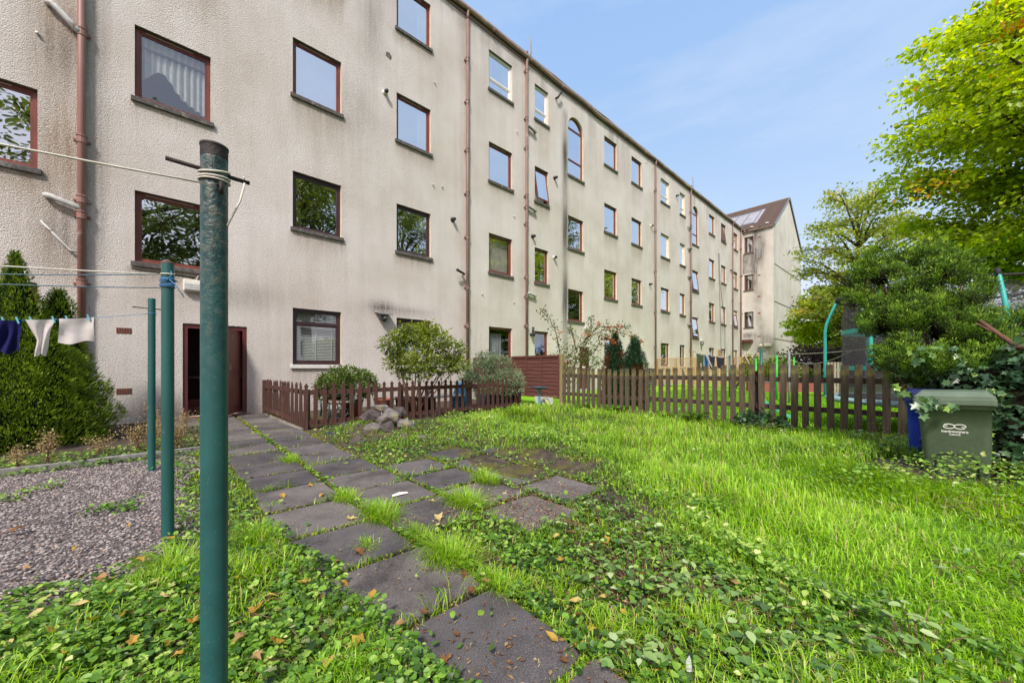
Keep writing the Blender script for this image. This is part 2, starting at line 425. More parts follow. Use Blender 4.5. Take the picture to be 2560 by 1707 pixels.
M['black_plastic'] = plain('black_plastic', (.025, .025, .028), (.015, .015, .016), .4, 8, spec=.5)
M['white_plastic'] = plain('aged_white_plastic', (.78, .76, .70), (.66, .63, .55), .45, 6, spec=.4)
M['gutter'] = plain('brown_gutter', (.30, .215, .175), (.20, .14, .115), .55, 5, spec=.4, dirt=((.42, .36, .30), .55), dscale=1.6)
M['fascia'] = plain('fascia_board', (.235, .16, .14), (.17, .115, .10), .7, 5)
M['tiles'] = plain('brown_roof_tile', (.155, .105, .085), (.085, .062, .052), .85, 18, bump=.3, spec=.2)
M['verge'] = plain('mortar_verge', (.30, .25, .19), (.17, .14, .10), .9, 9, bump=.3)
M['brick'] = plain('red_air_brick', (.33, .115, .075), (.2, .07, .05), .9, 20)
M['door_red'] = plain('dark_red_door_paint', (.125, .026, .026), (.085, .018, .018), .4, 5, (1, 1, .3), spec=.5, dirt=((.22, .12, .075), .7), dscale=4)
M['step_red'] = plain('red_painted_step', (.20, .09, .08), (.12, .055, .05), .7, 7)
M['pole'] = plain('green_pole_paint', (.020, .115, .108), (.013, .078, .075), .42, 9, (1, 1, .2), bump=.15, bscale=60, spec=.5, dirt=((.10, .15, .135), .66), dscale=22)
M['pole_rough'] = blistered('blistered_green_pole_paint')
M['iron'] = plain('rusty_black_iron', (.035, .028, .025), (.02, .017, .016), .7, 30, bump=.4)
M['rope'] = plain('cream_washing_line', (.76, .74, .64), (.6, .58, .5), .6, 60)
M['rope_blue'] = plain('blue_cord', (.10, .30, .58), (.06, .2, .42), .6, 60)
M['rope_teal'] = plain('grey_teal_cord', (.13, .24, .30), (.08, .15, .2), .6, 60)
M['peg'] = plain('sky_blue_peg', (.18, .56, .72), (.14, .46, .6), .4, 20, spec=.5)
M['navy'] = cloth('navy_jersey', (.018, .018, .10), .1, 20)
M['whitecloth'] = cloth('white_cotton', (.80, .76, .74), .35, 14)
M['brown_fence'] = plain('brown_stained_picket', (.115, .058, .045), (.062, .032, .027), .75, 7, (6, 6, .5), bump=.35, spec=.25, dirt=((.17, .12, .085), .62), dscale=5)
M['old_fence'] = plain('weathered_picket', (.148, .116, .080), (.064, .050, .037), .9, 8, (9, 9, .45), bump=.6, spec=.15, dirt=((.21, .19, .06), .56), dscale=3.5)
M['old_rail'] = plain('weathered_rail', (.085, .060, .046), (.045, .033, .027), .9, 8, (1, 9, 9), bump=.4, spec=.15)
M['panel'] = plain('red_brown_panel', (.155, .062, .048), (.085, .037, .032), .85, 6, (.6, 6, 9), bump=.3, spec=.2)
M['post_green'] = plain('pale_tanalised_post', (.30, .25, .12), (.19, .155, .075), .85, 7, (6, 6, .5))
M['lattice'] = plain('golden_brown_timber', (.52, .34, .18), (.36, .22, .11), .8, 8, (5, 5, 1))
M['slab'] = slab_mat()
M['kerb'] = plain('grey_concrete_edging', (.30, .29, .28), (.17, .165, .16), .95, 20, bump=.3)
M['rock'] = plain('lichened_stone', (.26, .235, .22), (.10, .088, .085), .9, 7, bump=.8, bscale=18, spec=.2, dirt=((.27, .235, .04), .60), dscale=3.2)
M['rock_dark'] = plain('purple_grey_stone', (.15, .122, .122), (.06, .05, .05), .9, 6, bump=.8, bscale=16, spec=.2, dirt=((.20, .17, .04), .66), dscale=3)
M['bin_green'] = plain('olive_green_bin_plastic', (.078, .112, .064), (.064, .094, .054), .5, 30, bump=.12, bscale=260, spec=.4)
M['bin_lid'] = plain('faded_green_lid_plastic', (.150, .200, .140), (.115, .158, .108), .5, 10, bump=.1, bscale=200, spec=.4)
M['bin_dark'] = plain('dark_green_recess', (.03, .045, .028), (.024, .036, .022), .6)
M['bin_blue'] = plain('blue_bin_plastic', (.010, .045, .50), (.008, .035, .40), .45, 12, spec=.4)
M['bin_blue_dark'] = plain('navy_bin_lid', (.012, .018, .10), (.01, .014, .07), .5, 12)
M['white_mark'] = plain('white_print', (.80, .80, .76), (.70, .70, .66), .6, 30)
M['teal'] = plain('teal_foam_sleeve', (.055, .50, .44), (.045, .42, .37), .45, 10, spec=.4)
M['teal_pad'] = plain('pale_teal_pad', (.40, .58, .56), (.30, .48, .47), .5, 6)
M['net_black'] = netting('black_netting', (.085, .075, .088), .50)
M['black_fabric'] = plain('black_sleeve', (.03, .028, .032), (.02, .02, .022), .7, 20)
M['steel'] = plain('galvanised_tube', (.35, .36, .37), (.25, .26, .27), .4, 20, metal=.6)
M['toy_green'] = plain('bright_green_plastic', (.04, .50, .06), (.035, .42, .05), .4, 8, spec=.5)
M['toy_teal'] = plain('mint_plastic', (.10, .50, .36), (.08, .42, .3), .4, 8, spec=.5)
M['toy_pink'] = plain('pink_plastic', (.62, .08, .26), (.5, .07, .2), .4, 8, spec=.5)
M['birdbath'] = plain('teal_birdbath_paint', (.07, .34, .40), (.05, .25, .3), .5, 9, dirt=((.12, .12, .14), .6), dscale=6)
M['bath_dish'] = plain('dull_blue_dish', (.10, .14, .22), (.06, .08, .13), .5, 9)
M['bench_iron'] = plain('dark_green_cast_iron', (.012, .05, .045), (.008, .03, .028), .45, 15, spec=.5)
M['bench_slat'] = plain('pale_weathered_slat', (.42, .36, .29), (.27, .22, .18), .85, 8, (1, 6, 6))
M['terracotta'] = plain('terracotta', (.42, .15, .085), (.30, .105, .06), .8, 9)
M['tub_black'] = plain('dark_slate_tub', (.045, .045, .058), (.028, .028, .036), .5, 9)
M['white_board'] = plain('white_board_top', (.70, .71, .68), (.5, .52, .48), .6, 7)
M['bag_blue'] = cloth('blue_plastic_bag', (.12, .38, .66), .3, 7)
M['bag_white'] = cloth('white_plastic_bag', (.75, .80, .85), .3, 7)
M['slate'] = plain('slate_chip', (.04, .045, .06), (.025, .03, .04), .5, 9)
M['bark'] = plain('tree_bark', (.11, .085, .062), (.045, .036, .028), .95, 14, (3, 3, .6), bump=.8, spec=.1)
M['bark_red'] = plain('reddish_shrub_stem', (.20, .105, .07), (.11, .06, .042), .9, 14, (3, 3, .6), bump=.5)
M['bark_dark'] = plain('dark_twig', (.05, .04, .032), (.03, .025, .02), .9, 14)
M['brick_low'] = plain('painted_red_brick', (.34, .10, .085), (.24, .08, .07), .9, 12, bump=.3)
M['denim'] = cloth('blue_denim', (.03, .14, .36), .05, 20)
M['olive'] = cloth('olive_cotton', (.06, .085, .05), .05, 20)
M['charcoal'] = cloth('charcoal_cotton', (.03, .03, .045), .05, 20)
M['berry'] = plain('orange_red_berry', (.62, .13, .03), (.45, .07, .02), .4, 30, spec=.5)
# foliage
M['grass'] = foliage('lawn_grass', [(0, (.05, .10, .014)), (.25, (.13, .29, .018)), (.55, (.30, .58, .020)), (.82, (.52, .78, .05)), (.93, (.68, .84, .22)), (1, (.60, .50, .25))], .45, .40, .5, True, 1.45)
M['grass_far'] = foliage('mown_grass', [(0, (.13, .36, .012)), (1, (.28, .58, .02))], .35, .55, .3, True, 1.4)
M['creeper'] = foliage('creeping_leaf', [(0, (.025, .065, .010)), (.3, (.085, .21, .026)), (.62, (.25, .46, .05)), (.9, (.48, .62, .14)), (1, (.66, .68, .30))], .32, .42, .5, tcol=1.6)
M['bramble'] = foliage('bramble_leaf', [(0, (.045, .10, .018)), (.45, (.15, .29, .055)), (.8, (.32, .46, .14)), (1, (.50, .62, .30))], .25, .30, .75, tcol=1.6)
M['litter'] = foliage('dry_leaf', [(0, (.07, .032, .016)), (.4, (.20, .095, .04)), (.7, (.36, .20, .07)), (1, (.50, .38, .24))], .2, .7, .2, tcol=1.2)
M['leaf_yellow'] = foliage('fallen_yellow_leaf', [(0, (.36, .16, .03)), (.5, (.56, .38, .06)), (1, (.62, .52, .27))], .25, .55, .3, tcol=1.2)
M['conifer'] = foliage('conifer_spray', [(0, (.022, .042, .008)), (.38, (.095, .175, .018)), (.72, (.24, .36, .035)), (1, (.42, .52, .09))], .2, .55, .25, tcol=1.4)
M['juniper'] = foliage('juniper_spray', [(0, (.030, .022, .012)), (.3, (.045, .085, .014)), (.6, (.14, .29, .028)), (1, (.36, .54, .06))], .2, .55, .25, tcol=1.4)
M['cypress'] = foliage('browning_cypress', [(0, (.015, .035, .02)), (.4, (.035, .095, .05)), (.62, (.06, .14, .07)), (.7, (.13, .065, .03)), (1, (.20, .10, .045))], .15, .6, .2)
M['tree_near'] = foliage('autumn_backlit_leaf', [(0, (.12, .17, .012)), (.22, (.28, .43, .018)), (.55, (.50, .68, .035)), (.88, (.78, .84, .10)), (1, (.80, .40, .03))], .55, .40, .5, tcol=1.35)  # autumn yellow-green, brightened to stand in for sun coming through the leaves
M['tree_mid'] = foliage('dull_green_leaf', [(0, (.12, .17, .035)), (.4, (.32, .42, .065)), (.8, (.56, .62, .14)), (1, (.64, .48, .09))], .42, .5, .35, tcol=1.5)
M['tree_back'] = foliage('dark_tree_leaf', [(0, (.05, .08, .018)), (.5, (.17, .24, .04)), (1, (.38, .45, .09))], .3, .45, .35, tcol=1.4)  # dark green leaf shared by rear trees, bushes and hedges
M['shrub_lime'] = foliage('small_tree_leaf', [(0, (.045, .08, .010)), (.4, (.15, .22, .022)), (.8, (.33, .40, .05)), (1, (.42, .30, .06))], .35, .42, .45, tcol=1.5)
M['shrub_round'] = foliage('clipped_shrub_leaf', [(0, (.030, .06, .012)), (.45, (.10, .165, .022)), (1, (.30, .38, .10))], .25, .35, .6, tcol=1.5)
M['shrub_grey'] = foliage('grey_green_leaf', [(0, (.05, .08, .04)), (.45, (.19, .27, .14)), (1, (.48, .54, .34))], .25, .45, .4, tcol=1.4)
M['berry_leaf'] = foliage('firethorn_leaf', [(0, (.035, .06, .014)), (.5, (.10, .15, .04)), (.85, (.22, .28, .10)), (1, (.50, .42, .10))], .25, .4, .5)
M['ivy'] = foliage('ivy_leaf', [(0, (.018, .040, .018)), (.45, (.05, .115, .048)), (.8, (.12, .24, .08)), (1, (.36, .55, .08))], .15, .35, .55, tcol=1.5)
M['hedge_purple'] = foliage('purple_hedge_leaf', [(0, (.035, .022, .030)), (.5, (.09, .055, .065)), (1, (.17, .12, .10))], .2, .5, .3)
M['weed_dry'] = foliage('dry_seed_head', [(0, (.20, .14, .06)), (.5, (.40, .31, .15)), (1, (.56, .47, .28))], .35, .8, .1, tcol=1.2)
M['fern'] = foliage('fern_frond', [(0, (.04, .09, .015)), (.5, (.11, .22, .03)), (1, (.25, .38, .06))], .35, .5, .35, tcol=1.5)
# ================================================================== tenement building
EAVE = 13.80
WEND = 39.56
bld = thing('tenement_building', 'long four storey roughcast tenement with rows of red-brown windows', 'building', W(0, WALL), ROT)

FLOORS = [(1.22, 2.69), (4.77, 6.23), (8.22, 9.68), (11.70, 13.16)]
COLS = [(-2.62, -1.75), (2.37, 3.57), (5.21, 6.41), (8.90, 10.10), (11.40, 12.26), (16.60, 17.80), (19.34, 20.50),
        (22.94, 24.14), (25.76, 26.61), (31.10, 32.30), (33.78, 34.95), (36.95, 38.05)]
STAIRS = [(-0.50, 0.72), (13.63, 14.81), (27.86, 29.00)]
STAIR_Z = [(3.33, 4.80), (6.72, 8.21)]
ARCH_Z = (10.12, 12.95)
DOORS = [(0.24, 1.40, 0.06, 2.12), (14.50, 15.34, 0.10, 2.14), (28.62, 29.55, 0.10, 2.18)]
openings = [(a, b, z0, z1) for (a, b) in COLS for (z0, z1) in FLOORS]
openings += [(a, b, z0, z1) for (a, b) in STAIRS for (z0, z1) in STAIR_Z + [ARCH_Z]]
openings += DOORS

def gauss(x, c, w):
    return np.exp(-((x - c) / w) ** 2)

def wall_sheet(name, x0, x1, z0, z1, ops, stain, step, parent, mats):
    def edges(lo, hi, extra):
        e = sorted(set([lo, hi] + [v for v in extra if lo < v < hi])); out = []
        for a, b in zip(e[:-1], e[1:]):
            k = max(1, int(math.ceil((b - a) / step)))
            out += [a + (b - a) * i / k for i in range(k)]
        return np.array(out + [hi])
    xs = edges(x0, x1, [v for o in ops for v in o[:2]]); zs = edges(z0, z1, [v for o in ops for v in o[2:]])
    cx = (xs[:-1] + xs[1:]) / 2; cz = (zs[:-1] + zs[1:]) / 2
    keep = np.ones((len(cx), len(cz)), bool)
    for a, b, c, d in ops:
        keep &= ~(((cx > a) & (cx < b))[:, None] & ((cz > c) & (cz < d))[None, :])
    X, Z = np.meshgrid(xs, zs, indexing='ij'); nz = len(zs)
    ii, jj = np.nonzero(keep)
    q = np.stack([ii * nz + jj, (ii + 1) * nz + jj, (ii + 1) * nz + jj + 1, ii * nz + jj + 1], 1)
    V = np.stack([X, np.zeros_like(X), Z], -1).reshape(-1, 3)
    at = stain(X.ravel(), Z.ravel())
    return np_mesh(name, V, q.ravel(), np.full(len(q), 4), mats, at, parent)

def front_stain(x, z):
    soot = np.zeros_like(x); rust = np.zeros_like(x)
    r2 = np.random.default_rng(5)
    for (a, b, c, d) in openings:
        if (a, b, c, d) in DOORS: continue
        k = r2.uniform(.25, .95) * (1.2 if a < 8 else 1)
        L = r2.uniform(.5, 1.5)
        below = np.clip((c - .08 - z) / L, 0, 1)
        inx = smooth(a - .12, a + .06, x) * (1 - smooth(b - .06, b + .12, x))
        rust += .75 * k * inx * (z < c - .05) * (1 - below) ** 1.4
        soot += .38 * k * inx * (z < c - .05) * (1 - below) ** 3
        soot += .30 * gauss(x, b + .05, .12) * gauss(z, c - .12, .22) * k
    for s0 in (13.42, 27.72):
        k = 1.0 if s0 < 20 else .25
        soot += k * 1.5 * gauss(x, s0, .19) * smooth(1.2, 2.2, z) * (1 - smooth(12.6, 13.2, z)) * (.72 + .28 * np.sin(z * 1.9))
    soot += .50 * gauss(x, 4.45, .38) * smooth(9.2, 11.5, z)
    soot += .30 * gauss(x, 4.1, .5) * gauss(z, 8.6, 1.2)
    soot += .85 * gauss(x, 4.72, .36) * gauss(z, 2.95, .20) + .55 * gauss(x, 5.5, .9) * gauss(z, 2.92, .14)
    soot += .42 * gauss(x, 1.2, .9) * gauss(z, 2.85, .35)
    rust += .75 * gauss(x, -1.5, .34) * smooth(2.2, 3.4, z) * (.75 + .25 * np.sin(z * 2.6 + .5))
    soot += .50 * gauss(x, -1.45, .26) * (gauss(z, 7.1, .6) + gauss(z, 3.7, .6) + .5 * gauss(z, 10.5, 1.5))
    soot += .45 * gauss(x, -1.0, .12) * smooth(2.5, 4, z)
    rust += .30 * gauss(x, 7.75, .16) + .22 * gauss(x, 10.75, .16) + .2 * gauss(x, 22.0, .2) + .2 * gauss(x, 27.4, .2)
    soot += .30 * smooth(.9, .1, z)
    soot += .35 * smooth(12.9, 13.8, z) * gauss(x, 3.0, 6.0)
    ev = np.array([mn.noise(Vector((float(q) * .8, 3.3, 0))) + .7 * mn.noise(Vector((float(q) * 3.1, 1.3, 0))) for q in x])
    soot += .75 * np.clip(ev - .12, 0, .7) * smooth(10.2, 13.8, z) ** 1.5
    rust += .05 + .07 * np.sin(x * .9) * np.sin(z * .7 + 1)
    return {'soot': np.clip(soot, 0, 1.6), 'rust': np.clip(rust, 0, 1)}

wall = wall_sheet('wall', -7.0, WEND, -0.3, EAVE + .2, openings, front_stain, .16, bld, M['wall'])

DEP = .15
def reveal(a, b, c, d, parent, arch=False):
    rv = MB(); dz = d
    if arch:
        r = (b - a) / 2; sp = d - r; n = 14
        arc = [(a + r - r * math.cos(PI * i / n), sp + r * math.sin(PI * i / n)) for i in range(n + 1)]
        for i in range(n):
            (x0, z0), (x1, z1) = arc[i], arc[i + 1]
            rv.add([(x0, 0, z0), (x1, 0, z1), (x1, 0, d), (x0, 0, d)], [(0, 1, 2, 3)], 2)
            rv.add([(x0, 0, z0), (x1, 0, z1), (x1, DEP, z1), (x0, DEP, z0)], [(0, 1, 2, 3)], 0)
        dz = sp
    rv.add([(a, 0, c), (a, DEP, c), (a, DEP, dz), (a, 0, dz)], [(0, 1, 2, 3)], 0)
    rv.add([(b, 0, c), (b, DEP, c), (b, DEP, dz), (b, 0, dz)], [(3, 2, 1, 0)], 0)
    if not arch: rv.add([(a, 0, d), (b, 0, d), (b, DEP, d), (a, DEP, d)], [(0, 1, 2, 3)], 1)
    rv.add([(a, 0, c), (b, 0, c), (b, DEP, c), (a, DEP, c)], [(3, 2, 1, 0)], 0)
    rv.build('reveal', [M['reveal'], M['soffit'], M['wall']], parent)

# dark rooms behind the openings
MB().box(-7, WEND - .3, 1.1, 1.16, -.2, EAVE).build('inner_wall', M['room'], bld)
fl = MB()
for z in (.9, 3.0, 4.4, 6.5, 7.9, 10.0, 11.4, 13.6): fl.box(-7, WEND - .3, .20, 1.09, z, z + .04)
fl.build('inner_floor', M['room'], bld)

def curtain(parent, kind, x0, x1, z0, z1, y=.24):
    mb = MB()
    w = x1 - x0; h = z1 - z0
    def folds(xa, xb, zt, zb_fn, nf, amp, mat, nm):
        m2 = MB(); k = nf * 8
        for i in range(k):
            u0 = i / k; u1 = (i + 1) / k
            xa0 = xa + (xb - xa) * u0; xa1 = xa + (xb - xa) * u1
            y0 = y + amp * math.sin(u0 * nf * 2 * PI) + .4 * amp * math.sin(u0 * nf * 5.3); y1 = y + amp * math.sin(u1 * nf * 2 * PI) + .4 * amp * math.sin(u1 * nf * 5.3)
            m2.add([(xa0, y0, zb_fn(u0)), (xa1, y1, zb_fn(u1)), (xa1, y1, zt), (xa0, y0, zt)], [(0, 1, 2, 3)])
        m2.build(nm, mat, parent, smooth=True)
    if kind == 'net': folds(x0, x1, z1, lambda u: z0 + .01, 8, .012, M['net'], 'net_curtain')
    elif kind == 'swag': folds(x0, x1, z1, lambda u: z0 + h * (.30 + .26 * math.exp(-((u - .30) / .2) ** 2) - .38 * max(0, u - .45)) + .015 * math.sin(u * 60), 10, .028, M['net'], 'net_curtain')
    elif kind == 'drapes':
        folds(x0, x0 + w * .24, z1, lambda u: z0, 3, .02, M['drape'], 'curtain')
        folds(x1 - w * .22, x1, z1, lambda u: z0, 3, .02, M['drape'], 'curtain')
    elif kind == 'right': folds(x1 - w * .30, x1, z1, lambda u: z0, 3, .02, M['net'], 'curtain')
    elif kind == 'full': folds(x0, x1 - w * .3, z1 - h * .12, lambda u: z0, 6, .025, M['drape'], 'curtain')
    elif kind == 'half': folds(x0, x1, z0 + h * .55, lambda u: z0, 6, .02, M['net'], 'net_curtain')
    elif kind == 'pink':
        MB().box(x0, x1, y, y + .01, z0 + h * .07, z1).build('roller_blind', M['pink'], parent)
    elif kind == 'white':
        MB().box(x0, x1, y, y + .01, z0 + h * .02, z1).build('roller_blind', M['net'], parent)
    elif kind == 'blind':
        n = int(h / .042)
        for i in range(n):
            z = z0 + .02 + i * .042
            mb.add([(x0, y - .012, z), (x1, y - .012, z), (x1, y + .014, z + .034), (x0, y + .014, z + .034)], [(0, 1, 2, 3)])
        for u in (.12, .5, .88): mb.box(x0 + w * u - .014, x0 + w * u + .014, y - .024, y - .018, z0, z1)
        mb.build('venetian_blind', M['blind'], parent)
    elif kind == 'vertical':
        n = 13
        for i in range(n):
            x = x0 + w * (i + .2) / n
            mb.add([(x, y - .02, z0), (x + .05, y + .03, z0), (x + .05, y + .03, z0 + h * .55), (x, y - .02, z0 + h * .55)], [(0, 1, 2, 3)])
        mb.build('vertical_blind', M['net'], parent)
    elif kind == 'papers':
        MB().box(x0 + w * .02, x0 + w * .28, y, y + .006, z0 + h * .45, z1 - h * .1).build('paper_sheet', M['paper_cream'], parent)
        MB().box(x0 + w * .30, x0 + w * .78, y, y + .006, z0 + h * .42, z1 - h * .08).build('paper_sheet', M['paper_blue'], parent)

GL = {'low': False}
def window(a, b, c, d, col='red', kind='dark', transom=0.0, tilt=0.0, sillcol='sill', parent=None, label=None, y0=.085):
    parent = parent or bld
    fm = M['frame_' + col]; fw = .062
    gl = M['glass_low'] if kind in ('blind', 'full', 'swag', 'papers', 'pink') else M['glass']
    f = MB()
    def ring(mb, x0, x1, z0, z1, w, ya, yb):
        mb.box(x0, x0 + w, ya, yb, z0, z1); mb.box(x1 - w, x1, ya, yb, z0, z1)
        mb.box(x0 + w, x1 - w, ya, yb, z0, z0 + w); mb.box(x0 + w, x1 - w, ya, yb, z1 - w, z1)
    ring(f, a + .004, b - .004, c + .004, d - .004, fw, y0, y0 + .07)
    fr = f.build('window', fm, parent)
    if label: fr['label'] = label
    reveal(a, b, c, d, fr)
    x0, x1, z0, z1 = a + fw + .006, b - fw - .006, c + fw + .006, d - fw - .006
    if tilt:
        s = MB(); ring(s, x0, x1, 0, z1 - z0, .05, -.02, .02)
        sash = s.build('sash', fm, fr, loc=(0, y0 + .03, z0))
        g = MB().add([(x0 + .05, 0, .05), (x1 - .05, 0, .05), (x1 - .05, 0, z1 - z0 - .05), (x0 + .05, 0, z1 - z0 - .05)], [(0, 1, 2, 3)]).build('pane', gl, fr, loc=(0, y0 + .03, z0))
        hgt = z1 - z0
        for o in (sash, g):
            o.rotation_euler = (-tilt, 0, 0)
            o.location = (0, y0 + .03 - math.sin(tilt) * hgt, z0 + hgt * (1 - math.cos(tilt)))
    else:
        s = MB()
        if transom:
            zt = c + (d - c) * transom
            ring(s, x0, x1, z0, zt - .02, .045, y0 + .012, y0 + .06); ring(s, x0, x1, zt + .02, z1, .03, y0 + .012, y0 + .06)
            s.box(x0, x1, y0 - .004, y0 + .07, zt - .02, zt + .02)
        else:
            ring(s, x0, x1, z0, z1, .032, y0 + .014, y0 + .06)
        s.build('sash', fm, fr)
        MB().add([(x0, y0 + .036, z0), (x1, y0 + .036, z0), (x1, y0 + .036, z1), (x0, y0 + .036, z1)], [(0, 1, 2, 3)]).build('pane', gl, fr)
    if not tilt and col == 'red':
        MB().box(a + .16, b - .30, y0 - .012, y0 - .001, d - .052, d - .030).build('trickle_vent', M['vent_strip'], fr)
    # sill
    rs = random.Random(int(a * 100 + c * 7))
    MB().box(a - .055, b + .055, -.055, y0 - .002, c - .10, c - .001).build('window_sill', M[sillcol], fr, bevel=.008)
    if kind != 'dark': curtain(fr, kind, a + fw, b - fw, c + fw, d - fw)
    return fr

kinds = {  # (column, floor): colour, curtain, transom, tilt
    (0, 0): ('red', 'dark'), (0, 1): ('red', 'dark'), (0, 2): ('red', 'net'), (0, 3): ('red', 'dark'),
    (1, 0): ('dark', 'blind', .74), (1, 1): ('dark', 'dark'), (1, 2): ('red', 'white'), (1, 3): ('red', 'dark'),
    (2, 0): ('dark', 'blind', .74), (2, 1): ('dark', 'right'), (2, 2): ('red', 'right'), (2, 3): ('red', 'right'),
    (3, 0): ('red', 'full'), (3, 1): ('red', 'pink'), (3, 2): ('red', 'vertical'), (3, 3): ('white', 'drapes', .33),
    (4, 0): ('red', 'papers'), (4, 1): ('red', 'right'), (4, 2): ('red', 'net', 0, .16), (4, 3): ('white', 'half', .33),
    (5, 0): ('dark', 'half', .62), (5, 1): ('red', 'drapes'), (5, 2): ('red', 'dark'), (5, 3): ('red', 'net'),
    (6, 0): ('dark', 'net'), (6, 1): ('red', 'right'), (6, 2): ('red', 'dark'), (6, 3): ('red', 'drapes'),
    (7, 0): ('dark', 'net'), (7, 1): ('red', 'drapes'), (7, 2): ('white', 'dark'), (7, 3): ('white', 'half', .33),
    (8, 0): ('dark', 'net'), (8, 1): ('red', 'net'), (8, 2): ('white', 'net'), (8, 3): ('white', 'half', .33),
    (9, 0): ('dark', 'dark'), (9, 1): ('red', 'net'), (9, 2): ('red', 'drapes'), (9, 3): ('red', 'right'),
    (10, 0): ('dark', 'dark'), (10, 1): ('red', 'net'), (10, 2): ('red', 'right'), (10, 3): ('red', 'drapes', 0, .10),
    (11, 0): ('dark', 'dark'), (11, 1): ('dark', 'right', 0, .12), (11, 2): ('red', 'net'), (11, 3): ('red', 'drapes'),
}
for ci, (a, b) in enumerate(COLS):
    for fi, (c, d) in enumerate(FLOORS):
        k = kinds[(ci, fi)]
        window(a, b, c, d, k[0], k[1], k[2] if len(k) > 2 else 0, k[3] if len(k) > 3 else 0, 'sill_white' if fi == 0 else 'sill')
st_k = [('red', 'dark'), ('red', 'swag'), ('red', 'dark'), ('red', 'right'), ('red', 'dark', .12), ('red', 'dark', .12)]
for i, (a, b) in enumerate(STAIRS):
    for j, (c, d) in enumerate(STAIR_Z):
        k = st_k[i * 2 + j]
        window(a, b, c, d, k[0], k[1], 0, k[2] if len(k) > 2 else 0)
    # arched stair window
    c, d = ARCH_Z; r = (b - a) / 2; sp = d - r; y0 = .085
    f = MB(); fw = .075
    f.box(a + .004, a + fw, y0, y0 + .07, c + .004, sp); f.box(b - fw, b - .004, y0, y0 + .07, c + .004, sp)
    f.box(a + fw, b - fw, y0, y0 + .07, c + .004, c + fw)
    for zz in (c + .75, sp - .02): f.box(a + fw, b - fw, y0, y0 + .07, zz, zz + .065)
    n = 14
    for q in range(n):
        t0, t1 = PI * q / n, PI * (q + 1) / n
        P = lambda rr, t, y: (a + r - rr * math.cos(t), y, sp + rr * math.sin(t))
        ro, ri = r - .004, r - fw
        f.add([P(ro, t0, y0), P(ro, t1, y0), P(ri, t1, y0), P(ri, t0, y0), P(ro, t0, y0 + .07), P(ro, t1, y0 + .07), P(ri, t1, y0 + .07), P(ri, t0, y0 + .07)],
              [(0, 1, 2, 3), (2, 6, 7, 3), (4, 7, 6, 5)])
    fr = f.build('arched_window', M['frame_red'], bld)
    reveal(a, b, c, d, fr, True)
    g = MB()
    pts = [(a + fw, c + fw), (b - fw, c + fw)] + [(a + r + (r - fw) * math.cos(PI * q / n), sp + (r - fw) * math.sin(PI * q / n)) for q in range(n + 1)]
    g.add([(x, y0 + .03, z) for x, z in pts], [tuple(range(len(pts)))])
    g.build('pane', M['glass'], fr)
    MB().box(a - .055, b + .055, -.055, y0 - .002, c - .10, c - .001).build('window_sill', M['sill'], fr, bevel=.008)

# doors -------------------------------------------------------------
a, b, c, d = DOORS[0]
f = MB(); f.box(a + .004, a + .085, .03, .15, c, d - .004); f.box(b - .085, b - .004, .03, .15, c, d - .004); f.box(a + .085, b - .085, .03, .15, d - .10, d - .004)
df = f.build('door_frame', M['door_red'], bld)
reveal(a, b, c, d, df)
p = MB()
p.add([(a, .15, c), (a, 2.4, c), (a, 2.4, d), (a, .15, d)], [(0, 1, 2, 3)]); p.add([(b, .15, c), (b, 2.4, c), (b, 2.4, d), (b, .15, d)], [(0, 1, 2, 3)])
p.add([(a, 1.085, c), (b, 1.085, c), (b, 1.085, d), (a, 1.085, d)], [(0, 1, 2, 3)])
p.add([(a, .15, c), (b, .15, c), (b, 2.4, c), (a, 2.4, c)], [(0, 1, 2, 3)])
p.build('passage', M['room'], bld)
MB().box(a + .09, b - .09, .9, 1.08, c, c + .32).box(a + .09, b - .09, .7, .9, c, c + .16).build('passage_step', M['step_red'], bld)
M_leaf = Matrix.Translation((b - .10, .16, 0)) @ Matrix.Rotation(R(62), 4, 'Z')
lf = MB().box(-.86, 0, 0, .045, c + .02, d - .11, M=M_leaf)
for (u0, u1, z0, z1) in ((-.74, -.12, .25, .95), (-.74, -.12, 1.1, 1.9)):
    lf.box(u0, u1, -.012, -.001, z0, z1, M=M_leaf)
ld = lf.build('door_leaf', plain('worn_red_brown_door', (.24, .085, .058), (.17, .055, .04), .55, 4, (2, 2, .4), dirt=((.33, .24, .15), .62), dscale=3), bld)
MB().box(-.80, -.77, -.05, -.012, 1.0, 1.14, M=M_leaf).build('door_handle', M['steel'], ld)
MB().box(a - .03, b + .06, -.16, .25, -.02, c - .002).build('door_step', M['step_red'], bld, bevel=.01)
a, b, c, d = DOORS[1]
dd = MB().box(a + .004, b - .004, .09, .15, c, d - .004).build('door', M['door_red'], bld)
reveal(a, b, c, d, dd)
MB().box(a + .004, a + .07, .05, .088, c, d - .004).box(b - .07, b - .004, .05, .088, c, d - .004).box(a + .07, b - .07, .05, .088, d - .07, d - .004).build('door_frame', M['frame_dark'], dd)
MB().box(a + .34, a + .58, .082, .089, .98, 1.22).build('notice', M['white_mark'], dd)
a, b, c, d = DOORS[2]
dd = MB().box(a + .004, b - .004, .09, .15, c, d - .004).build('door', M['door_red'], bld)
reveal(a, b, c, d, dd)
MB().box(a + .004, a + .07, .05, .088, c, d - .004).box(b - .07, b - .004, .05, .088, c, d - .004).box(a + .07, b - .07, .05, .088, d - .07, d - .004).build('door_frame', M['frame_dark'], dd)

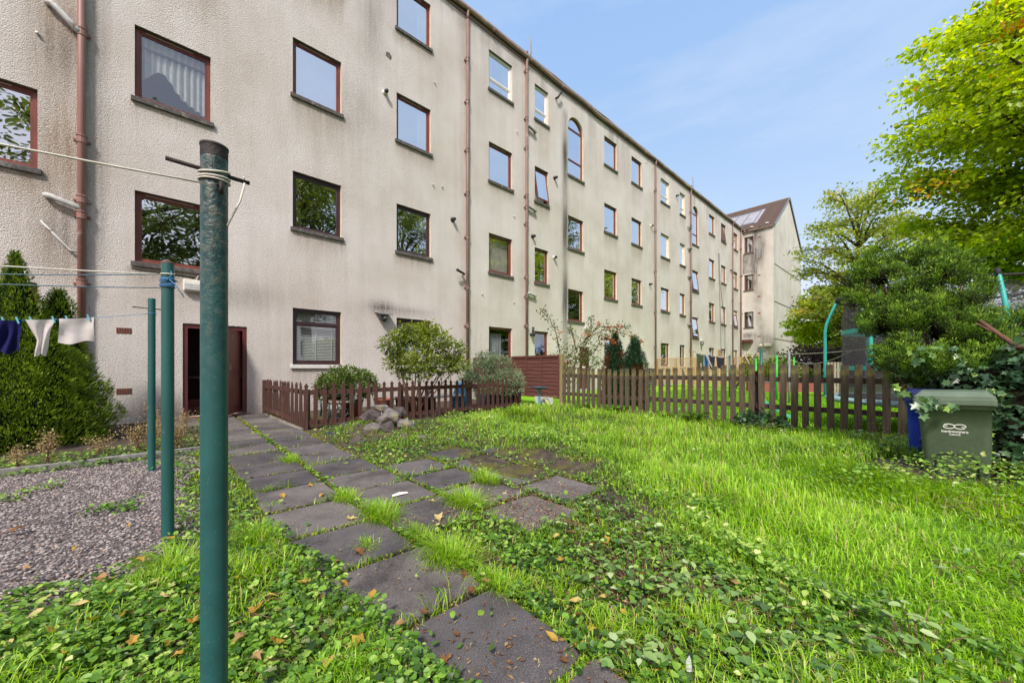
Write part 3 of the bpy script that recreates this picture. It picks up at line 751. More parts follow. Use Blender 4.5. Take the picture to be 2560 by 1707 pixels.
# eaves, gutter, roof -------------------------------------------------
def sag(x): return .018 * math.sin(x * .9) + .012 * math.sin(x * 2.3 + 1) - .10 * math.exp(-((x - 16.2) / .8) ** 2) - .03 * math.exp(-((x - 13.4) / 1.0) ** 2)
xs = [-7 + i * .4 for i in range(int((WEND + 7) / .4) + 1)] + [WEND - .02]
fa = MB()
for x0, x1 in zip(xs[:-1], xs[1:]): fa.add([(x0, -.03, 13.72), (x1, -.03, 13.72), (x1, -.03, 13.92), (x0, -.03, 13.92), (x0, -.001, 13.72), (x1, -.001, 13.72)], [(0, 1, 2, 3), (0, 4, 5, 1)])
fa.build('fascia', M['fascia'], bld)
gu = MB(); prof = [(-.035, .10), (-.04, .03), (-.07, -.02), (-.11, -.035), (-.15, -.01), (-.165, .05), (-.165, .105), (-.15, .10)]
for i, x in enumerate(xs):
    for (y, z) in prof: gu.v.append((x, y, 13.86 + z + sag(x)))
k = len(prof)
for i in range(len(xs) - 1):
    for j in range(k - 1):
        gu.f.append((i * k + j, (i + 1) * k + j, (i + 1) * k + j + 1, i * k + j + 1)); gu.m.append(0)
gutter = gu.build('gutter', M['gutter'], bld, smooth=True)
jb = MB()
for x in np.arange(-5, 39, 2.0):
    jb.box(x, x + .07, -.172, -.03, 13.815 + sag(x), 13.90 + sag(x))
jb.build('gutter_bracket', M['fascia'], gutter)
rf = MB(); nr = 26
for i in range(nr):           # courses of tiles, each a step up the slope
    y0 = -.13 + i * .26; z0 = 13.98 + i * .195
    for x0, x1 in zip(xs[:-1], xs[1:]):
        w0 = .012 * math.sin(x0 * 3.1); w1 = .012 * math.sin(x1 * 3.1)
        rf.add([(x0, y0, z0 + w0), (x1, y0, z0 + w1), (x1, y0, z0 + .05 + w1), (x0, y0, z0 + .05 + w0), (x0, y0 + .26, z0 + .2), (x1, y0 + .26, z0 + .2)], [(0, 1, 2, 3), (3, 2, 5, 4)], 1 if i == 0 else 0)
rf.add([(-7, -.13 + nr * .26, 13.98 + nr * .195), (WEND, -.13 + nr * .26, 13.98 + nr * .195), (WEND, 12.5, 13.9), (-7, 12.5, 13.9)], [(0, 1, 2, 3)])
rf.add([(-7, -.13, 13.975), (WEND, -.13, 13.975), (WEND, .3, 13.99), (-7, .3, 13.99)], [(0, 1, 2, 3)], 1)
rf.build('roof', [M['tiles'], M['verge']], bld)

# pipes ----------------------------------------------------------------
def downpipe(x, r, top, collars, mat, bottom=.05, side=None, zs=()):
    m = MB().tube([(x, -.075, bottom), (x, -.075, top)], r, 12)
    if top > 13.5: m.tube([(x, -.075, top), (x, -.09, top + .12), (x, -.10, 13.86)], r * .9, 12)
    p = m.build('downpipe', mat, bld, smooth=True)
    c = MB()
    for z in collars:
        c.tube([(x, -.075, z - .06), (x, -.075, z + .06)], r * 1.22, 12); c.tube([(x, -.075, z + .06), (x, -.075, z + .085)], r * 1.42, 12)
        c.box(x - r * 2.0, x + r * 2.0, -.04, -.002, z - .02, z + .02)
    c.build('pipe_collar', mat, p)
    return p
downpipe(-1.21, .056, 13.7, (11.5, 9.6, 7.55, 5.5, 4.35, 4.05, 2.75), M['pipe_pink'])
downpipe(7.86, .055, 13.55, (12.1, 10.6, 8.87, 7.33, 5.78, 3.99, 2.63), M['pipe'])
downpipe(10.85, .055, 14.0, (13.3, 11.35, 10.15, 8.18, 7.72, 7.03, 4.85, 4.06, 2.85), M['pipe'])
downpipe(22.1, .055, 13.55, (12.0, 9.5, 7.0, 4.5, 2.4), M['pipe'])
downpipe(27.45, .06, 14.0, (12.2, 11.2, 9.6, 7.6, 5.8, 4.2, 2.4), M['pipe'])
downpipe(36.5, .055, 13.55, (12, 9.5, 7, 4.5, 2.4), M['pipe'])
downpipe(38.75, .07, 13.55, (12, 9.5, 7, 4.5, 2.4), M['pipe'])
for x in (11.0, 27.6):
    MB().tube([(x - .12, -.1, 13.7), (x, -.16, 14.1), (x + .02, -.14, 14.8)], .035, 8).build('vent_pipe', M['pipe_grey'], bld, smooth=True)
def waste(x0, z0, x1, z1, r, mat, y=-.10):
    MB().tube([(x0, .0, z0 + .02), (x0, y * .8, z0 + .01), (x0 + (x1 - x0) * .12, y, z0), (x1 - (x1 - x0) * .15, y, z1 + .02), (x1, y * .8, z1 - .05)], r, 10).build('waste_pipe', mat, bld, smooth=True)
waste(-1.62, 7.86, -1.21, 7.55, .055, M['pipe_white']); waste(-1.64, 4.30, -1.21, 4.18, .05, M['pipe_white'])
MB().tube([(-1.70, 0, 3.84), (-1.70, -.05, 3.82), (-1.36, -.05, 3.36), (-1.16, -.07, 3.34)], .022, 8).build('waste_pipe', M['pipe_white'], bld, smooth=True)
for z, m_ in ((11.06, 'pipe_grey'), (7.74, 'pipe_grey'), (4.18, 'pipe_white')):
    waste(11.36, z - .04, 10.85, z + .02, .055, M[m_])
for z in (11.1, 9.6, 7.6, 4.2): waste(27.05, z - .04, 27.45, z + .02, .05, M['pipe_grey'])
for z in (9.6, 6.1, 3.0): waste(39.1, z - .04, 38.75, z + .02, .05, M['pipe_grey'])
# boiler flues and overflow pipes
for (x, z, m_) in ((4.83, 9.46, 'white_plastic'), (7.26, 6.27, 'black_plastic'), (11.25, 6.64, 'black_plastic'), (12.62, 6.03, 'white_plastic'), (12.66, 9.58, 'black_plastic'),
                   (21.6, 9.75, 'white_plastic'), (21.47, 6.18, 'black_plastic'), (25.22, 12.71, 'black_plastic'), (36.1, 9.6, 'black_plastic'), (36.2, 4.9, 'white_plastic')):
    f = MB().tube([(x, 0, z), (x, -.10, z)], .055, 12, 0).tube([(x, -.10, z), (x, -.17, z - .01)], [.065, .05], 12, 1).tube([(x, -.004, z), (x, -.016, z)], .085, 14, 0)
    f.build('boiler_flue', [M[m_], M['black_plastic']], bld, smooth=True)
MB().tube([(12.75, 0, 13.16), (12.75, -.14, 13.16), (12.82, -.17, 13.28), (13.0, -.17, 13.5)], .045, 10).build('boiler_flue', M['black_plastic'], bld, smooth=True)
MB().tube([(11.14, 0, 2.52), (11.14, -.12, 2.52), (11.16, -.14, 2.62), (11.16, -.14, 2.82)], .055, 10).tube([(11.14, -.12, 2.52), (11.14, -.2, 2.50)], .08, 12).build('boiler_flue', M['black_plastic'], bld, smooth=True)
for (x, z) in ((6.49, 7.23), (10.35, 10.65), (6.56, 10.66), (10.2, 7.2), (10.17, 3.76), (20.87, 10.5), (20.73, 7.16), (20.58, 3.7), (22.94, 3.76), (21.02, 13.4), (6.84, 7.28), (-1.75, 7.25), (8.57, 3.87), (25.78, 3.98), (24.6, 10.6), (24.7, 7.1)):
    MB().tube([(x, 0, z), (x, -.05, z - .005)], .024, 8).build('overflow_pipe', M['white_plastic'], bld, smooth=True)
MB().add([(4.86, -.004, 10.62), (5.02, -.004, 10.55), (5.05, -.004, 10.68), (4.98, -.004, 10.76), (4.88, -.004, 10.74)], [(0, 1, 2, 3, 4)]).build('plaster_patch', M['sill'], bld)
# air bricks
def airbrick(parent, x, z, w=.22, h=.12, y=-.004):
    m = MB().box(x - w / 2, x + w / 2, y, y + .02, z - h / 2, z + h / 2)
    o = m.build('air_brick', M['brick'], parent)
    q = MB()
    for i in range(6):
        for j in range(3):
            cx = x - w / 2 + w * (i + .5) / 6; cz = z - h / 2 + h * (j + .5) / 3
            q.box(cx - .011, cx + .011, y - .003, y - .001, cz - .012, cz + .012)
    q.build('vent_hole', M['black_plastic'], o)
airbrick(bld, -.65, 1.89); airbrick(bld, -.65, .66)
# thin cables down the far bay
cb = MB()
for (x, x2) in ((33.1, 33.6), (33.3, 34.6)):
    cb.tube([(x, -.02, 10.5), (x + .2, -.02, 8), (x2, -.02, 5), (x2 + .1, -.02, 2.3)], .012, 5)
cb.build('wall_cable', M['black_plastic'], bld)
# timber diamond trellis on the far wall
tr = MB()
for i in range(5):
    tr.bar((32.75 + i * .2, -.03, 1.3), (33.15 + i * .1, -.03, 2.6), .03, .012); tr.bar((33.55 - i * .2 + .3, -.045, 1.3), (33.15 - i * .1 + .2, -.045, 2.6), .03, .012)
tr.build('wall_trellis', M['lattice'], bld)

# ================================================================== things fixed to the wall
def wallpt(s, z, y=0.0): return W(s, WALL + y, z)
o = thing('bulkhead_light', 'white box-shaped bulkhead light with a cable above the dark red close door', 'wall light', wallpt(.40, 2.95), ROT)
MB().box(-.16, .16, -.09, 0, -.13, .13).build('light_housing', M['white_plastic'], o, bevel=.025)
MB().box(-.14, .14, -.125, -.092, -.11, .05).build('diffuser', M['pipe_white'], o, bevel=.02)
MB().tube([(.06, -.02, .13), (.10, -.02, .24), (.22, -.02, .32), (.27, -.02, .55)], .012, 6).build('cable', M['rope'], o, smooth=True)
o = thing('security_camera', 'small black bullet camera on a white arm beside the downpipe', 'camera', wallpt(7.66, 4.43), ROT)
MB().tube([(0, 0, 0), (0, -.08, 0)], .035, 10).tube([(0, -.08, 0), (-.06, -.13, .02)], .018, 8).build('bracket', M['white_plastic'], o, smooth=True)
MB().tube([(.02, -.13, .0), (-.30, -.22, .06)], .042, 12).tube([(-.30, -.22, .06), (-.36, -.24, .07)], .05, 12).build('camera_body', M['black_plastic'], o, smooth=True)
o = thing('security_camera', 'round black dome camera under a grey hood on a soot-stained patch', 'camera', wallpt(4.74, 2.68), ROT)
MB().tube([(0, 0, -.04), (0, -.09, -.05)], .075, 14).build('mount', M['pipe_grey'], o, smooth=True)
MB().lathe([(.001, -.13), (.05, -.12), (.08, -.07), (.085, 0), (.06, .04), (.001, .05)], (0, -.15, -.05), 16).build('camera_dome', M['black_plastic'], o, smooth=True)
MB().tube([(0, -.232, -.06), (0, -.245, -.062)], .03, 12).build('lens', M['pipe_grey'], o, smooth=True)
MB().add([(-.22, .0, .10), (.22, .0, .08), (.24, -.26, .05), (-.24, -.26, .07)], [(0, 1, 2, 3)]).box(-.23, .23, -.27, -.255, .04, .075).build('hood', M['pipe_grey'], o)
o = thing('wall_light', 'small white wall light above the second close door behind the berry branches', 'wall light', wallpt(15.0, 3.06), ROT)
MB().box(-.16, .16, -.12, 0, -.07, .07).build('light_housing', M['white_plastic'], o, bevel=.03)
MB().box(-.12, .12, -.10, -.02, -.15, -.072).build('diffuser', M['pipe_grey'], o, bevel=.02)
o = thing('wall_light', 'grey bucket-shaped wall light under the farthest stair window', 'wall light', wallpt(29.35, 3.05), ROT)
MB().box(-.12, .12, -.16, 0, .05, .2).build('light_housing', M['white_plastic'], o, bevel=.03)
MB().lathe([(.13, .05), (.12, -.1), (.08, -.26), (.001, -.27)], (0, -.14, 0), 14).build('diffuser', M['pipe_grey'], o, smooth=True)

# ================================================================== gabled end block
NW = -8.48                                 # outer gable wall on this n
wx = MB()
gab = thing('gabled_block', 'gabled end block with tiled roof and dark stained side wall', 'building', W(WEND, NW), ROT)
# local: x along the facade away, y towards the tenement (and behind it), z up
GW_, EV, AP = 11.7, 13.80, 17.85           # gable width, eaves, apex
DEPTH = 17.0
fwin = [(1.56, 2.30, 4.84, 6.28), (1.56, 2.30, 8.30, 9.72), (1.56, 2.30, 11.74, 13.24)]   # measured from the outer corner
def side_stain(u, z):
    soot = np.zeros_like(u); rust = np.full_like(u, .12)
    soot += .95 * gauss(u, 1.42, .22) * smooth(8.0, 9.2, z) + .85 * smooth(1.2, 1.5, u) * smooth(9.7, 9.95, z) * (1 - smooth(11.5, 11.7, z))
    soot += .75 * gauss(u, .92, .26) * smooth(8.5, 11.5, z) + .5 * gauss(u, 1.25, .4) * gauss(z, 7.4, 1.3)
    soot += .85 * gauss(u, 1.0, .5) * gauss(z, 3.4, .9) + .9 * gauss(u, 1.9, .6) * gauss(z, 4.1, .3) + .4 * gauss(u, 1.0, .4) * gauss(z, 5.2, 1.0)
    soot += .5 * gauss(u, 2.1, .5) * smooth(13.0, 13.5, z) + .3 * gauss(u, .3, .3) * gauss(z, 3.0, 1.2)
    for i in range(len(u)):
        k = mn.noise(Vector((u[i] * 1.3, z[i] * .55, 3.1))) * .7 + mn.noise(Vector((u[i] * 4, z[i] * 2, 1))) * .4
        soot[i] *= max(0, 1 + 1.1 * k)
    return {'soot': np.clip(soot, 0, 1), 'rust': rust}
sw = wall_sheet('side_wall', 0, 2.5, -.3, EV, fwin + [(1.70, 2.36, .1, 2.15)], side_stain, .12, gab, M['wall'])
sw.rotation_euler = (0, 0, R(90))          # faces back along the facade
def gable_stain(x, z):
    soot = .35 * gauss(x, 0, .25) + .12 * smooth(1, .2, z); rust = .05 + .05 * np.sin(x * .8 + z * .4)
    return {'soot': np.clip(soot, 0, 1), 'rust': np.clip(rust, 0, 1)}
gw = wall_sheet('gable_wall', 0, GW_, -.3, EV, [], gable_stain, .3, gab, M['wall'])
MB().add([(0, 0, EV), (GW_, 0, EV), (GW_ / 2, 0, AP)], [(0, 1, 2)]).build('gable_peak', M['wall'], gab)
MB().box(.02, GW_, DEPTH - .1, DEPTH, -.3, EV).box(GW_ - .05, GW_, .01, DEPTH, -.3, EV).build('back_wall', M['reveal'], gab)
MB().box(.4, .46, .05, 2.5, -.2, EV - .1).build('inner_wall', M['room'], gab)
for (z0, z1) in ((10.42, 10.60), (7.06, 7.15), (3.72, 3.80)):
    MB().add([(.25, -.012, z0 - .05), (GW_ - .1, -.012, z1 - .05), (GW_ - .1, -.012, z1 + .03), (.25, -.012, z0 + .03), (.25, 0, z0 + .03), (GW_ - .1, 0, z1 + .03)], [(0, 1, 2, 3), (3, 2, 5, 4)]).build('string_course', M['soffit'], gab)
rf = MB()
slope_n = 24
for i in range(slope_n):
    t0, t1 = i / slope_n, (i + 1) / slope_n
    xa, xb = -.12 + (GW_ / 2 + .12) * t0, -.12 + (GW_ / 2 + .12) * t1
    za, zb = EV - .02 + (AP - EV + .1) * t0, EV - .02 + (AP - EV + .1) * t1
    ny = 40
    for j in range(ny):
        ya, yb = -.10 + (DEPTH + .1) * j / ny, -.10 + (DEPTH + .1) * (j + 1) / ny
        lift = .02 if j % 2 else 0.0
        rf.add([(xa, ya, za + .05 + lift), (xa, yb, za + .05 + lift), (xb, yb, zb + .02 + lift), (xb, ya, zb + .02 + lift), (xa, ya, za), (xa, yb, za)], [(0, 1, 2, 3), (4, 5, 1, 0)])
rf.add([(GW_ / 2, -.1, AP + .08), (GW_ / 2, DEPTH, AP + .08), (GW_ + .12, DEPTH, EV - .02), (GW_ + .12, -.1, EV - .02)], [(0, 1, 2, 3)])
roof2 = rf.build('roof', M['tiles'], gab)
MB().tube([(GW_ / 2, -.1, AP + .12), (GW_ / 2, DEPTH, AP + .12)], .10, 8).build('ridge', M['verge'], roof2)
vg = MB().bar((-.12, -.11, EV + .02), (GW_ / 2, -.11, AP + .13), .06, .10).bar((GW_ / 2, -.11, AP + .13), (GW_ + .12, -.11, EV + .02), .06, .10)
vg.build('verge', M['steel'], roof2)
# glazed rooflight strip on the slope
def on_slope(t, y, lift=.09): return (-.12 + (GW_ / 2 + .12) * t, y, EV - .02 + (AP - EV + .1) * t + lift)
rl = MB().add([on_slope(.22, 1.6), on_slope(.22, 9.0), on_slope(.76, 9.0), on_slope(.76, 1.6)], [(0, 1, 2, 3)])
rlo = rl.build('rooflight', plain('pale_rooflight_sheet', (.40, .39, .41), (.28, .27, .29), .45, 3, spec=.5), gab)
q = MB()
for i in range(8): q.bar(on_slope(.24, 1.9 + i * 1.0, .12), on_slope(.74, 1.9 + i * 1.0, .12), .07, .05)
q.bar(on_slope(.24, 1.9, .12), on_slope(.24, 9, .12), .1, .05); q.bar(on_slope(.74, 1.9, .12), on_slope(.74, 9, .12), .1, .05)
q.build('glazing_bar', M['steel'], rlo)
for y, t in ((.55, .07), (1.75, .06)):
    MB().box(-.12, .12, -.10, .10, 0, .10).build('roof_vent', M['white_plastic'], gab, loc=(on_slope(t, y)[0], y, on_slope(t, y)[2]))
gt = MB().box(-.17, -.05, -.02, 2.42, EV - .12, EV + .02).build('gutter', M['fascia'], gab)
ms = MB()
for y, r in ((2.0, .16), (1.0, .13), (.7, .1)): ms.lathe([(.001, .09), (r * .7, .06), (r, .0)], (-.10, y, EV + .03), 8)
ms.build('gutter_moss', M['fern'], gt)
fr_rot = (0, 0, R(90))
for (a, b, c, d), col, kd in zip(fwin, ('dark', 'red', 'red'), ('half', 'drapes', 'net')):
    w = window(a, b, c, d, col, kd, parent=gab)
    w.rotation_euler = fr_rot; w.scale = (1, -1, 1)
MB().box(.09, .14, 1.71, 2.35, .1, 2.14).build('door', plain('bright_red_door', (.42, .03, .04), (.3, .02, .03), .4, 5), gab)
cn = MB().box(-.55, -.004, .1 + 1.45, 2.40, 3.43, 3.62).build('canopy', M['door_red'], gab)
mo = MB().box(-.5, -.01, 1.6, 2.35, 3.622, 3.70); mo.build('canopy_moss', M['soffit'], cn)
for z in (13.0, 11.03, 9.53, 7.6, 6.07, 3.96):
    ab = MB().box(-.012, .0, 1.0, 1.22, z - .06, z + .06).build('air_brick', M['brick'], gab)
o = thing('wall_light', 'pair of white floodlights on the stained side wall of the gabled block', 'wall light', W(WEND - .12, NW - .4, 3.15), ROT)
MB().box(-.16, .1, -.3, .28, -.12, .16).build('light_housing', M['white_plastic'], o, bevel=.03)
MB().lathe([(.001, -.2), (.14, -.16), (.16, 0), (.001, .12)], (-.05, .55, .02), 12).build('lamp_globe', M['white_plastic'], o, smooth=True)
# ================================================================== ground, path, gravel
def graded(lo, hi, a, b, fine, grow=1.25):
    xs = list(np.arange(a, b + 1e-6, fine)); st = fine; x = xs[-1]
    while x < hi: st *= grow; x += st; xs.append(min(x, hi))
    st = fine; x = xs[0]; left = []
    while x > lo: st *= grow; x -= st; left.append(max(x, lo))
    return np.array(left[::-1] + xs)
gx = graded(-160, 200, -8, 11, .14); gy = graded(-90, 260, -2.0, 14, .14)
X, Y = np.meshgrid(gx, gy, indexing='ij'); Z = gz(X, Y); ny = len(gy)
ii, jj = np.meshgrid(np.arange(len(gx) - 1), np.arange(ny - 1), indexing='ij'); ii = ii.ravel(); jj = jj.ravel()
q = np.stack([ii * ny + jj, (ii + 1) * ny + jj, (ii + 1) * ny + jj + 1, ii * ny + jj + 1], 1)
S_, N_ = sn(X, Y)
lawn = smooth(8.0, 8.4, S_)
moss = smooth(1.6, 1.9, S_) * (1 - smooth(3.4, 4.2, S_)) * (1 - smooth(-2.6, -2.1, N_)) * .45
m, nt, out = new_mat('garden_soil'); L = nt.links.new
tc = nd(nt, 'ShaderNodeTexCoord')
n1 = nd(nt, 'ShaderNodeTexNoise', Scale=7, Detail=8, Roughness=.7); L(tc.outputs['Object'], n1.inputs['Vector'])
r1 = ramp(nt, [(.3, (.030, .024, .019)), (.5, (.078, .062, .050)), (.68, (.135, .105, .08))]); L(n1.outputs['Fac'], r1.inputs[0])
n2 = nd(nt, 'ShaderNodeTexNoise', Scale=3.2, Detail=6); L(tc.outputs['Object'], n2.inputs['Vector'])
r2 = ramp(nt, [(.48, (0, 0, 0)), (.58, (.8, .8, .8))]); L(n2.outputs['Fac'], r2.inputs[0])
am = nd(nt, 'ShaderNodeAttribute', attribute_name='moss'); mu = nd(nt, 'ShaderNodeMath', operation='MULTIPLY'); L(am.outputs['Fac'], mu.inputs[0]); L(r2.outputs[0], mu.inputs[1])
x1 = nd(nt, 'ShaderNodeMixRGB'); L(mu.outputs[0], x1.inputs[0]); L(r1.outputs[0], x1.inputs[1]); x1.inputs[2].default_value = (.17, .17, .012, 1)
n3 = nd(nt, 'ShaderNodeTexNoise', Scale=2.0, Detail=8, Roughness=.75); L(tc.outputs['Object'], n3.inputs['Vector'])
r3 = ramp(nt, [(.3, (.10, .24, .010)), (.5, (.20, .44, .014)), (.7, (.30, .52, .03))]); L(n3.outputs['Fac'], r3.inputs[0])
al = nd(nt, 'ShaderNodeAttribute', attribute_name='lawn')
x2 = nd(nt, 'ShaderNodeMixRGB'); L(al.outputs['Fac'], x2.inputs[0]); L(x1.outputs[0], x2.inputs[1]); L(r3.outputs[0], x2.inputs[2])
b = nd(nt, 'ShaderNodeBsdfPrincipled', Roughness=.95); b.inputs['Specular IOR Level'].default_value = .1; L(x2.outputs[0], b.inputs['Base Color'])
bp = nd(nt, 'ShaderNodeBump', Strength=.8, Distance=.03); L(n1.outputs['Fac'], bp.inputs['Height']); L(bp.outputs[0], b.inputs['Normal'])
L(b.outputs[0], out.inputs[0])
g = np_mesh('ground', np.stack([X, Y, Z], -1), q.ravel(), np.full(len(q), 4), m, {'lawn': lawn, 'moss': moss}, smooth=True)
tag(g, 'soil and mown lawn of the back court', kind='structure')

# paving slabs: one sheet of slabs with open joints (local x = along the facade, y = towards it)
rp_ = random.Random(4)
pm = MB()
SLABS = []; TONES = []
def slab(s0, s1, n0, n1, dz=0.0):
    tilt = [rp_.uniform(-.006, .006) for _ in range(4)]
    g_ = .012
    pts = [(s0 + g_, n0 + g_), (s1 - g_, n0 + g_), (s1 - g_, n1 - g_), (s0 + g_, n1 - g_)]
    pts = [(a + rp_.uniform(-.008, .008), b + rp_.uniform(-.008, .008)) for a, b in pts]
    zt = .034 + dz
    top = []; mid = []; low = []
    cs, cn = (s0 + s1) / 2, (n0 + n1) / 2
    per = []
    for i in range(4):
        (xa, ya), (xb, yb) = pts[i], pts[(i + 1) % 4]
        for q in range(6):
            u = q / 6; j_ = rp_.uniform(-.009, .009) if q else rp_.uniform(-.018, .004)
            cx_, cy_ = xa + (xb - xa) * u, ya + (yb - ya) * u
            per.append((cx_ + ((s0 + s1) / 2 - cx_) * (.02 - j_ * 2), cy_ + ((n0 + n1) / 2 - cy_) * (.02 - j_ * 2), tilt[i] + (tilt[(i + 1) % 4] - tilt[i]) * u))
    for (a, b, t) in per:
        w = W(a, b); w2 = W(a + (cs - a) * .03, b + (cn - b) * .03)
        low.append((w.x, w.y, -.04)); mid.append((w.x, w.y, zt - .010 + t)); top.append((w2.x, w2.y, zt + t))
    k_ = len(per); fs = [tuple(range(2 * k_, 3 * k_))] + [(i, (i + 1) % k_, (i + 1) % k_ + k_, i + k_) for i in range(k_)] + [(i + k_, (i + 1) % k_ + k_, (i + 1) % k_ + 2 * k_, i + 2 * k_) for i in range(k_)]
    pm.add(low + mid + top, fs); TONES.extend([rp_.random()] * (3 * k_))
    SLABS.append((s0, s1, n0, n1))
for c_, (s0, s1) in enumerate(((.52, 1.13), (1.155, 1.76))):
    n_ = 1.6 if c_ == 0 else 1.35
    while n_ > -10.6:
        if c_ == 1 and n_ > -1.9: n_ -= .60; continue
        L_ = .595 + rp_.uniform(-.02, .03)
        wide = .10 * float(smooth(-2.6, -1.2, n_)) if c_ == 0 else 0
        slab(s0, s1 + wide, n_ - L_, n_); n_ -= L_ + .015
for (s0, s1, na, k) in ((1.79, 2.38, -1.75, 4), (2.42, 2.98, -1.95, 4), (3.02, 3.58, -2.25, 3)):
    n_ = na
    for i in range(k):
        slab(s0, s1, n_ - .58, n_, -.008); n_ -= .60
slab(-.2, .5, -10.7, -10.1); slab(-.2, .5, -10.05, -9.45)
path = pm.build('path', M['slab'])
ta = path.data.attributes.new('tone', 'FLOAT', 'POINT'); ta.data.foreach_set('value', TONES)
tag(path, 'dark grey paving slabs of the garden path', kind='structure')

# gravel bed
GN0, GN1, GS0, GS1 = -6.45, -2.85, -5.2, .32
def inside_gravel(s, n):
    return (n > GN0) & (n < GN1 - .28 * np.sin(s * 2.2) - .25 * np.clip(-s - 1, 0, 3) + .12 * np.sin(s * 7)) & (s < .22 + .10 * np.sin(n * 3)) & (s > GS0)
npb = 62000
s_ = rng.uniform(-3.2, GS1, npb); n_ = rng.uniform(GN0, GN1 + .4, npb)
k = inside_gravel(s_, n_); s_, n_ = s_[k], n_[k]
x_ = s_ * D[0] + n_ * N[0]; y_ = s_ * D[1] + n_ * N[1]
k = (y_ > 1.5) & (x_ / np.maximum(y_, .1) > -1.55); x_, y_ = x_[k], y_[k]
oc = np.array([(1, 0, 0), (.5, .87, 0), (-.5, .87, 0), (-1, 0, 0), (-.5, -.87, 0), (.5, -.87, 0), (.3, .1, .75), (-.4, .2, .7), (0, -.4, .72)], float)
of = [(0, 1, 6), (1, 2, 7, 6), (2, 3, 7), (3, 4, 8, 7), (4, 5, 8), (5, 0, 6, 8), (6, 7, 8)]
cnt = len(x_)
sz = rng.uniform(.0055, .0125, cnt); rot = rng.uniform(0, 2 * PI, cnt)
jit = 1 + rng.normal(0, .18, (cnt, 9, 1))
P0 = oc[None] * sz[:, None, None] * jit * np.array([1, .75, .7])
ca, sa = np.cos(rot)[:, None], np.sin(rot)[:, None]
V = np.stack([P0[..., 0] * ca - P0[..., 1] * sa, P0[..., 0] * sa + P0[..., 1] * ca, P0[..., 2]], -1) + np.stack([x_, y_, rng.uniform(.004, .014, cnt)], -1)[:, None]
fl = np.concatenate([np.array(f) for f in of]); fs = np.array([len(f) for f in of])
gravel_m = foliage('mixed_gravel', [(0, (.065, .052, .055)), (.4, (.175, .150, .148)), (.72, (.30, .262, .245)), (.9, (.48, .43, .40)), (1, (.24, .14, .10))], 0.0, .85, .2)
o = np_mesh('gravel', V, (np.arange(cnt)[:, None] * 9 + fl[None]).ravel(), np.tile(fs, cnt), gravel_m, {'rnd': np.repeat(rng.uniform(0, 1, cnt), 9)})
tag(o, 'loose grey and brown gravel in the drying area', kind='stuff')
gb = MB()
for i in range(24):
    for j in range(16):
        pass
gbed = MB().add([tuple(W(-5.2, -6.45, .006)), tuple(W(.05, -6.45, .006)), tuple(W(.05, -3.2, .006)), tuple(W(-1.2, -3.1, .006)), tuple(W(-5.2, -4.2, .006))], [(0, 1, 2, 3, 4)])
tag(gbed.build('gravel_bed', plain('gravel_bed_grit', (.17, .15, .15), (.07, .06, .06), .95, 60, bump=.6, spec=.1)), 'grey grit under the loose gravel', kind='structure')
kb = MB()
for i in range(6):
    a = W(-4.9 + i * .86, -6.62 + .02 * math.sin(i * 2)); b = W(-4.8 + i * .86 + .84, -6.62 + .02 * math.sin(i * 2 + 1))
    kb.bar((a.x, a.y, .01), (b.x, b.y, .005), .06, .12)
tag(kb.build('kerb', M['kerb'], bevel=.008), 'grey concrete edging between gravel and hedge', kind='structure')

# ================================================================== clothes poles and lines
def clothes_pole(s, n, top, r, label, rough=False, hook=False):
    o = thing('clothes_pole', label, 'clothes pole', W(s, n, 0), ROT, 'green clothes poles beside the path')
    m = MB().tube([(0, 0, -.2), (0, 0, top)], r, 28, cap=False).lathe([(r, top), (r * .80, top), (r * .78, top - .05)], (0, 0, 0), 28)
    if rough:
        low = MB().tube([(0, 0, -.2), (0, 0, top - .03)], r, 32, cap=False).build('tube', M['pole_rough'], o, smooth=True)
        MB().tube([(0, 0, top - .03), (0, 0, top)], r * 1.01, 32, cap=False).lathe([(r, top), (r * 1.05, top + .002), (r * 1.05, top + .008), (r * .86, top + .008), (r * .84, top - .05)], (0, 0, 0), 32).build('rim', M['iron'], o, smooth=True)
    else:
        m.build('tube', M['pole'], o, smooth=True)
        MB().lathe([(r * 1.04, top - .004), (r * 1.04, top + .006), (r * .8, top + .010), (.001, top + .012)], (0, 0, 0), 24).build('cap', M['pole'] if hook else M['step_red'], o, smooth=True)
    return o
p1 = clothes_pole(.10, -1.39, 1.787, .0325, 'tall green clothes pole nearest the path with blistered paint at its top', True)
MB().tube([(-.105, .0, 1.722), (-.03, .0, 1.720), (.085, .0, 1.716)], .0062, 8).build('hook_bar', M['iron'], p1, smooth=True)
MB().tube([(.006, -.032, 1.672), (.012, -.047, 1.676), (.012, -.05, 1.662), (.012, -.046, 1.644)], .0055, 8).build('hook', M['iron'], p1, smooth=True)
p2 = clothes_pole(0.0, -3.41, 1.85, .0335, 'green clothes pole tied with bright blue cord near its top')
MB().tube([(-.17, .0, 1.785), (.14, -.02, 1.768)], .006, 8).build('hook_bar', M['iron'], p2, smooth=True)
p3 = clothes_pole(-.13, -5.71, 1.90, .032, 'farthest green clothes pole standing in the gravel by the hedge', hook=True)
MB().tube([(-.15, 0, 1.80), (.14, -.01, 1.79)], .006, 8).build('hook_bar', M['iron'], p3, smooth=True)

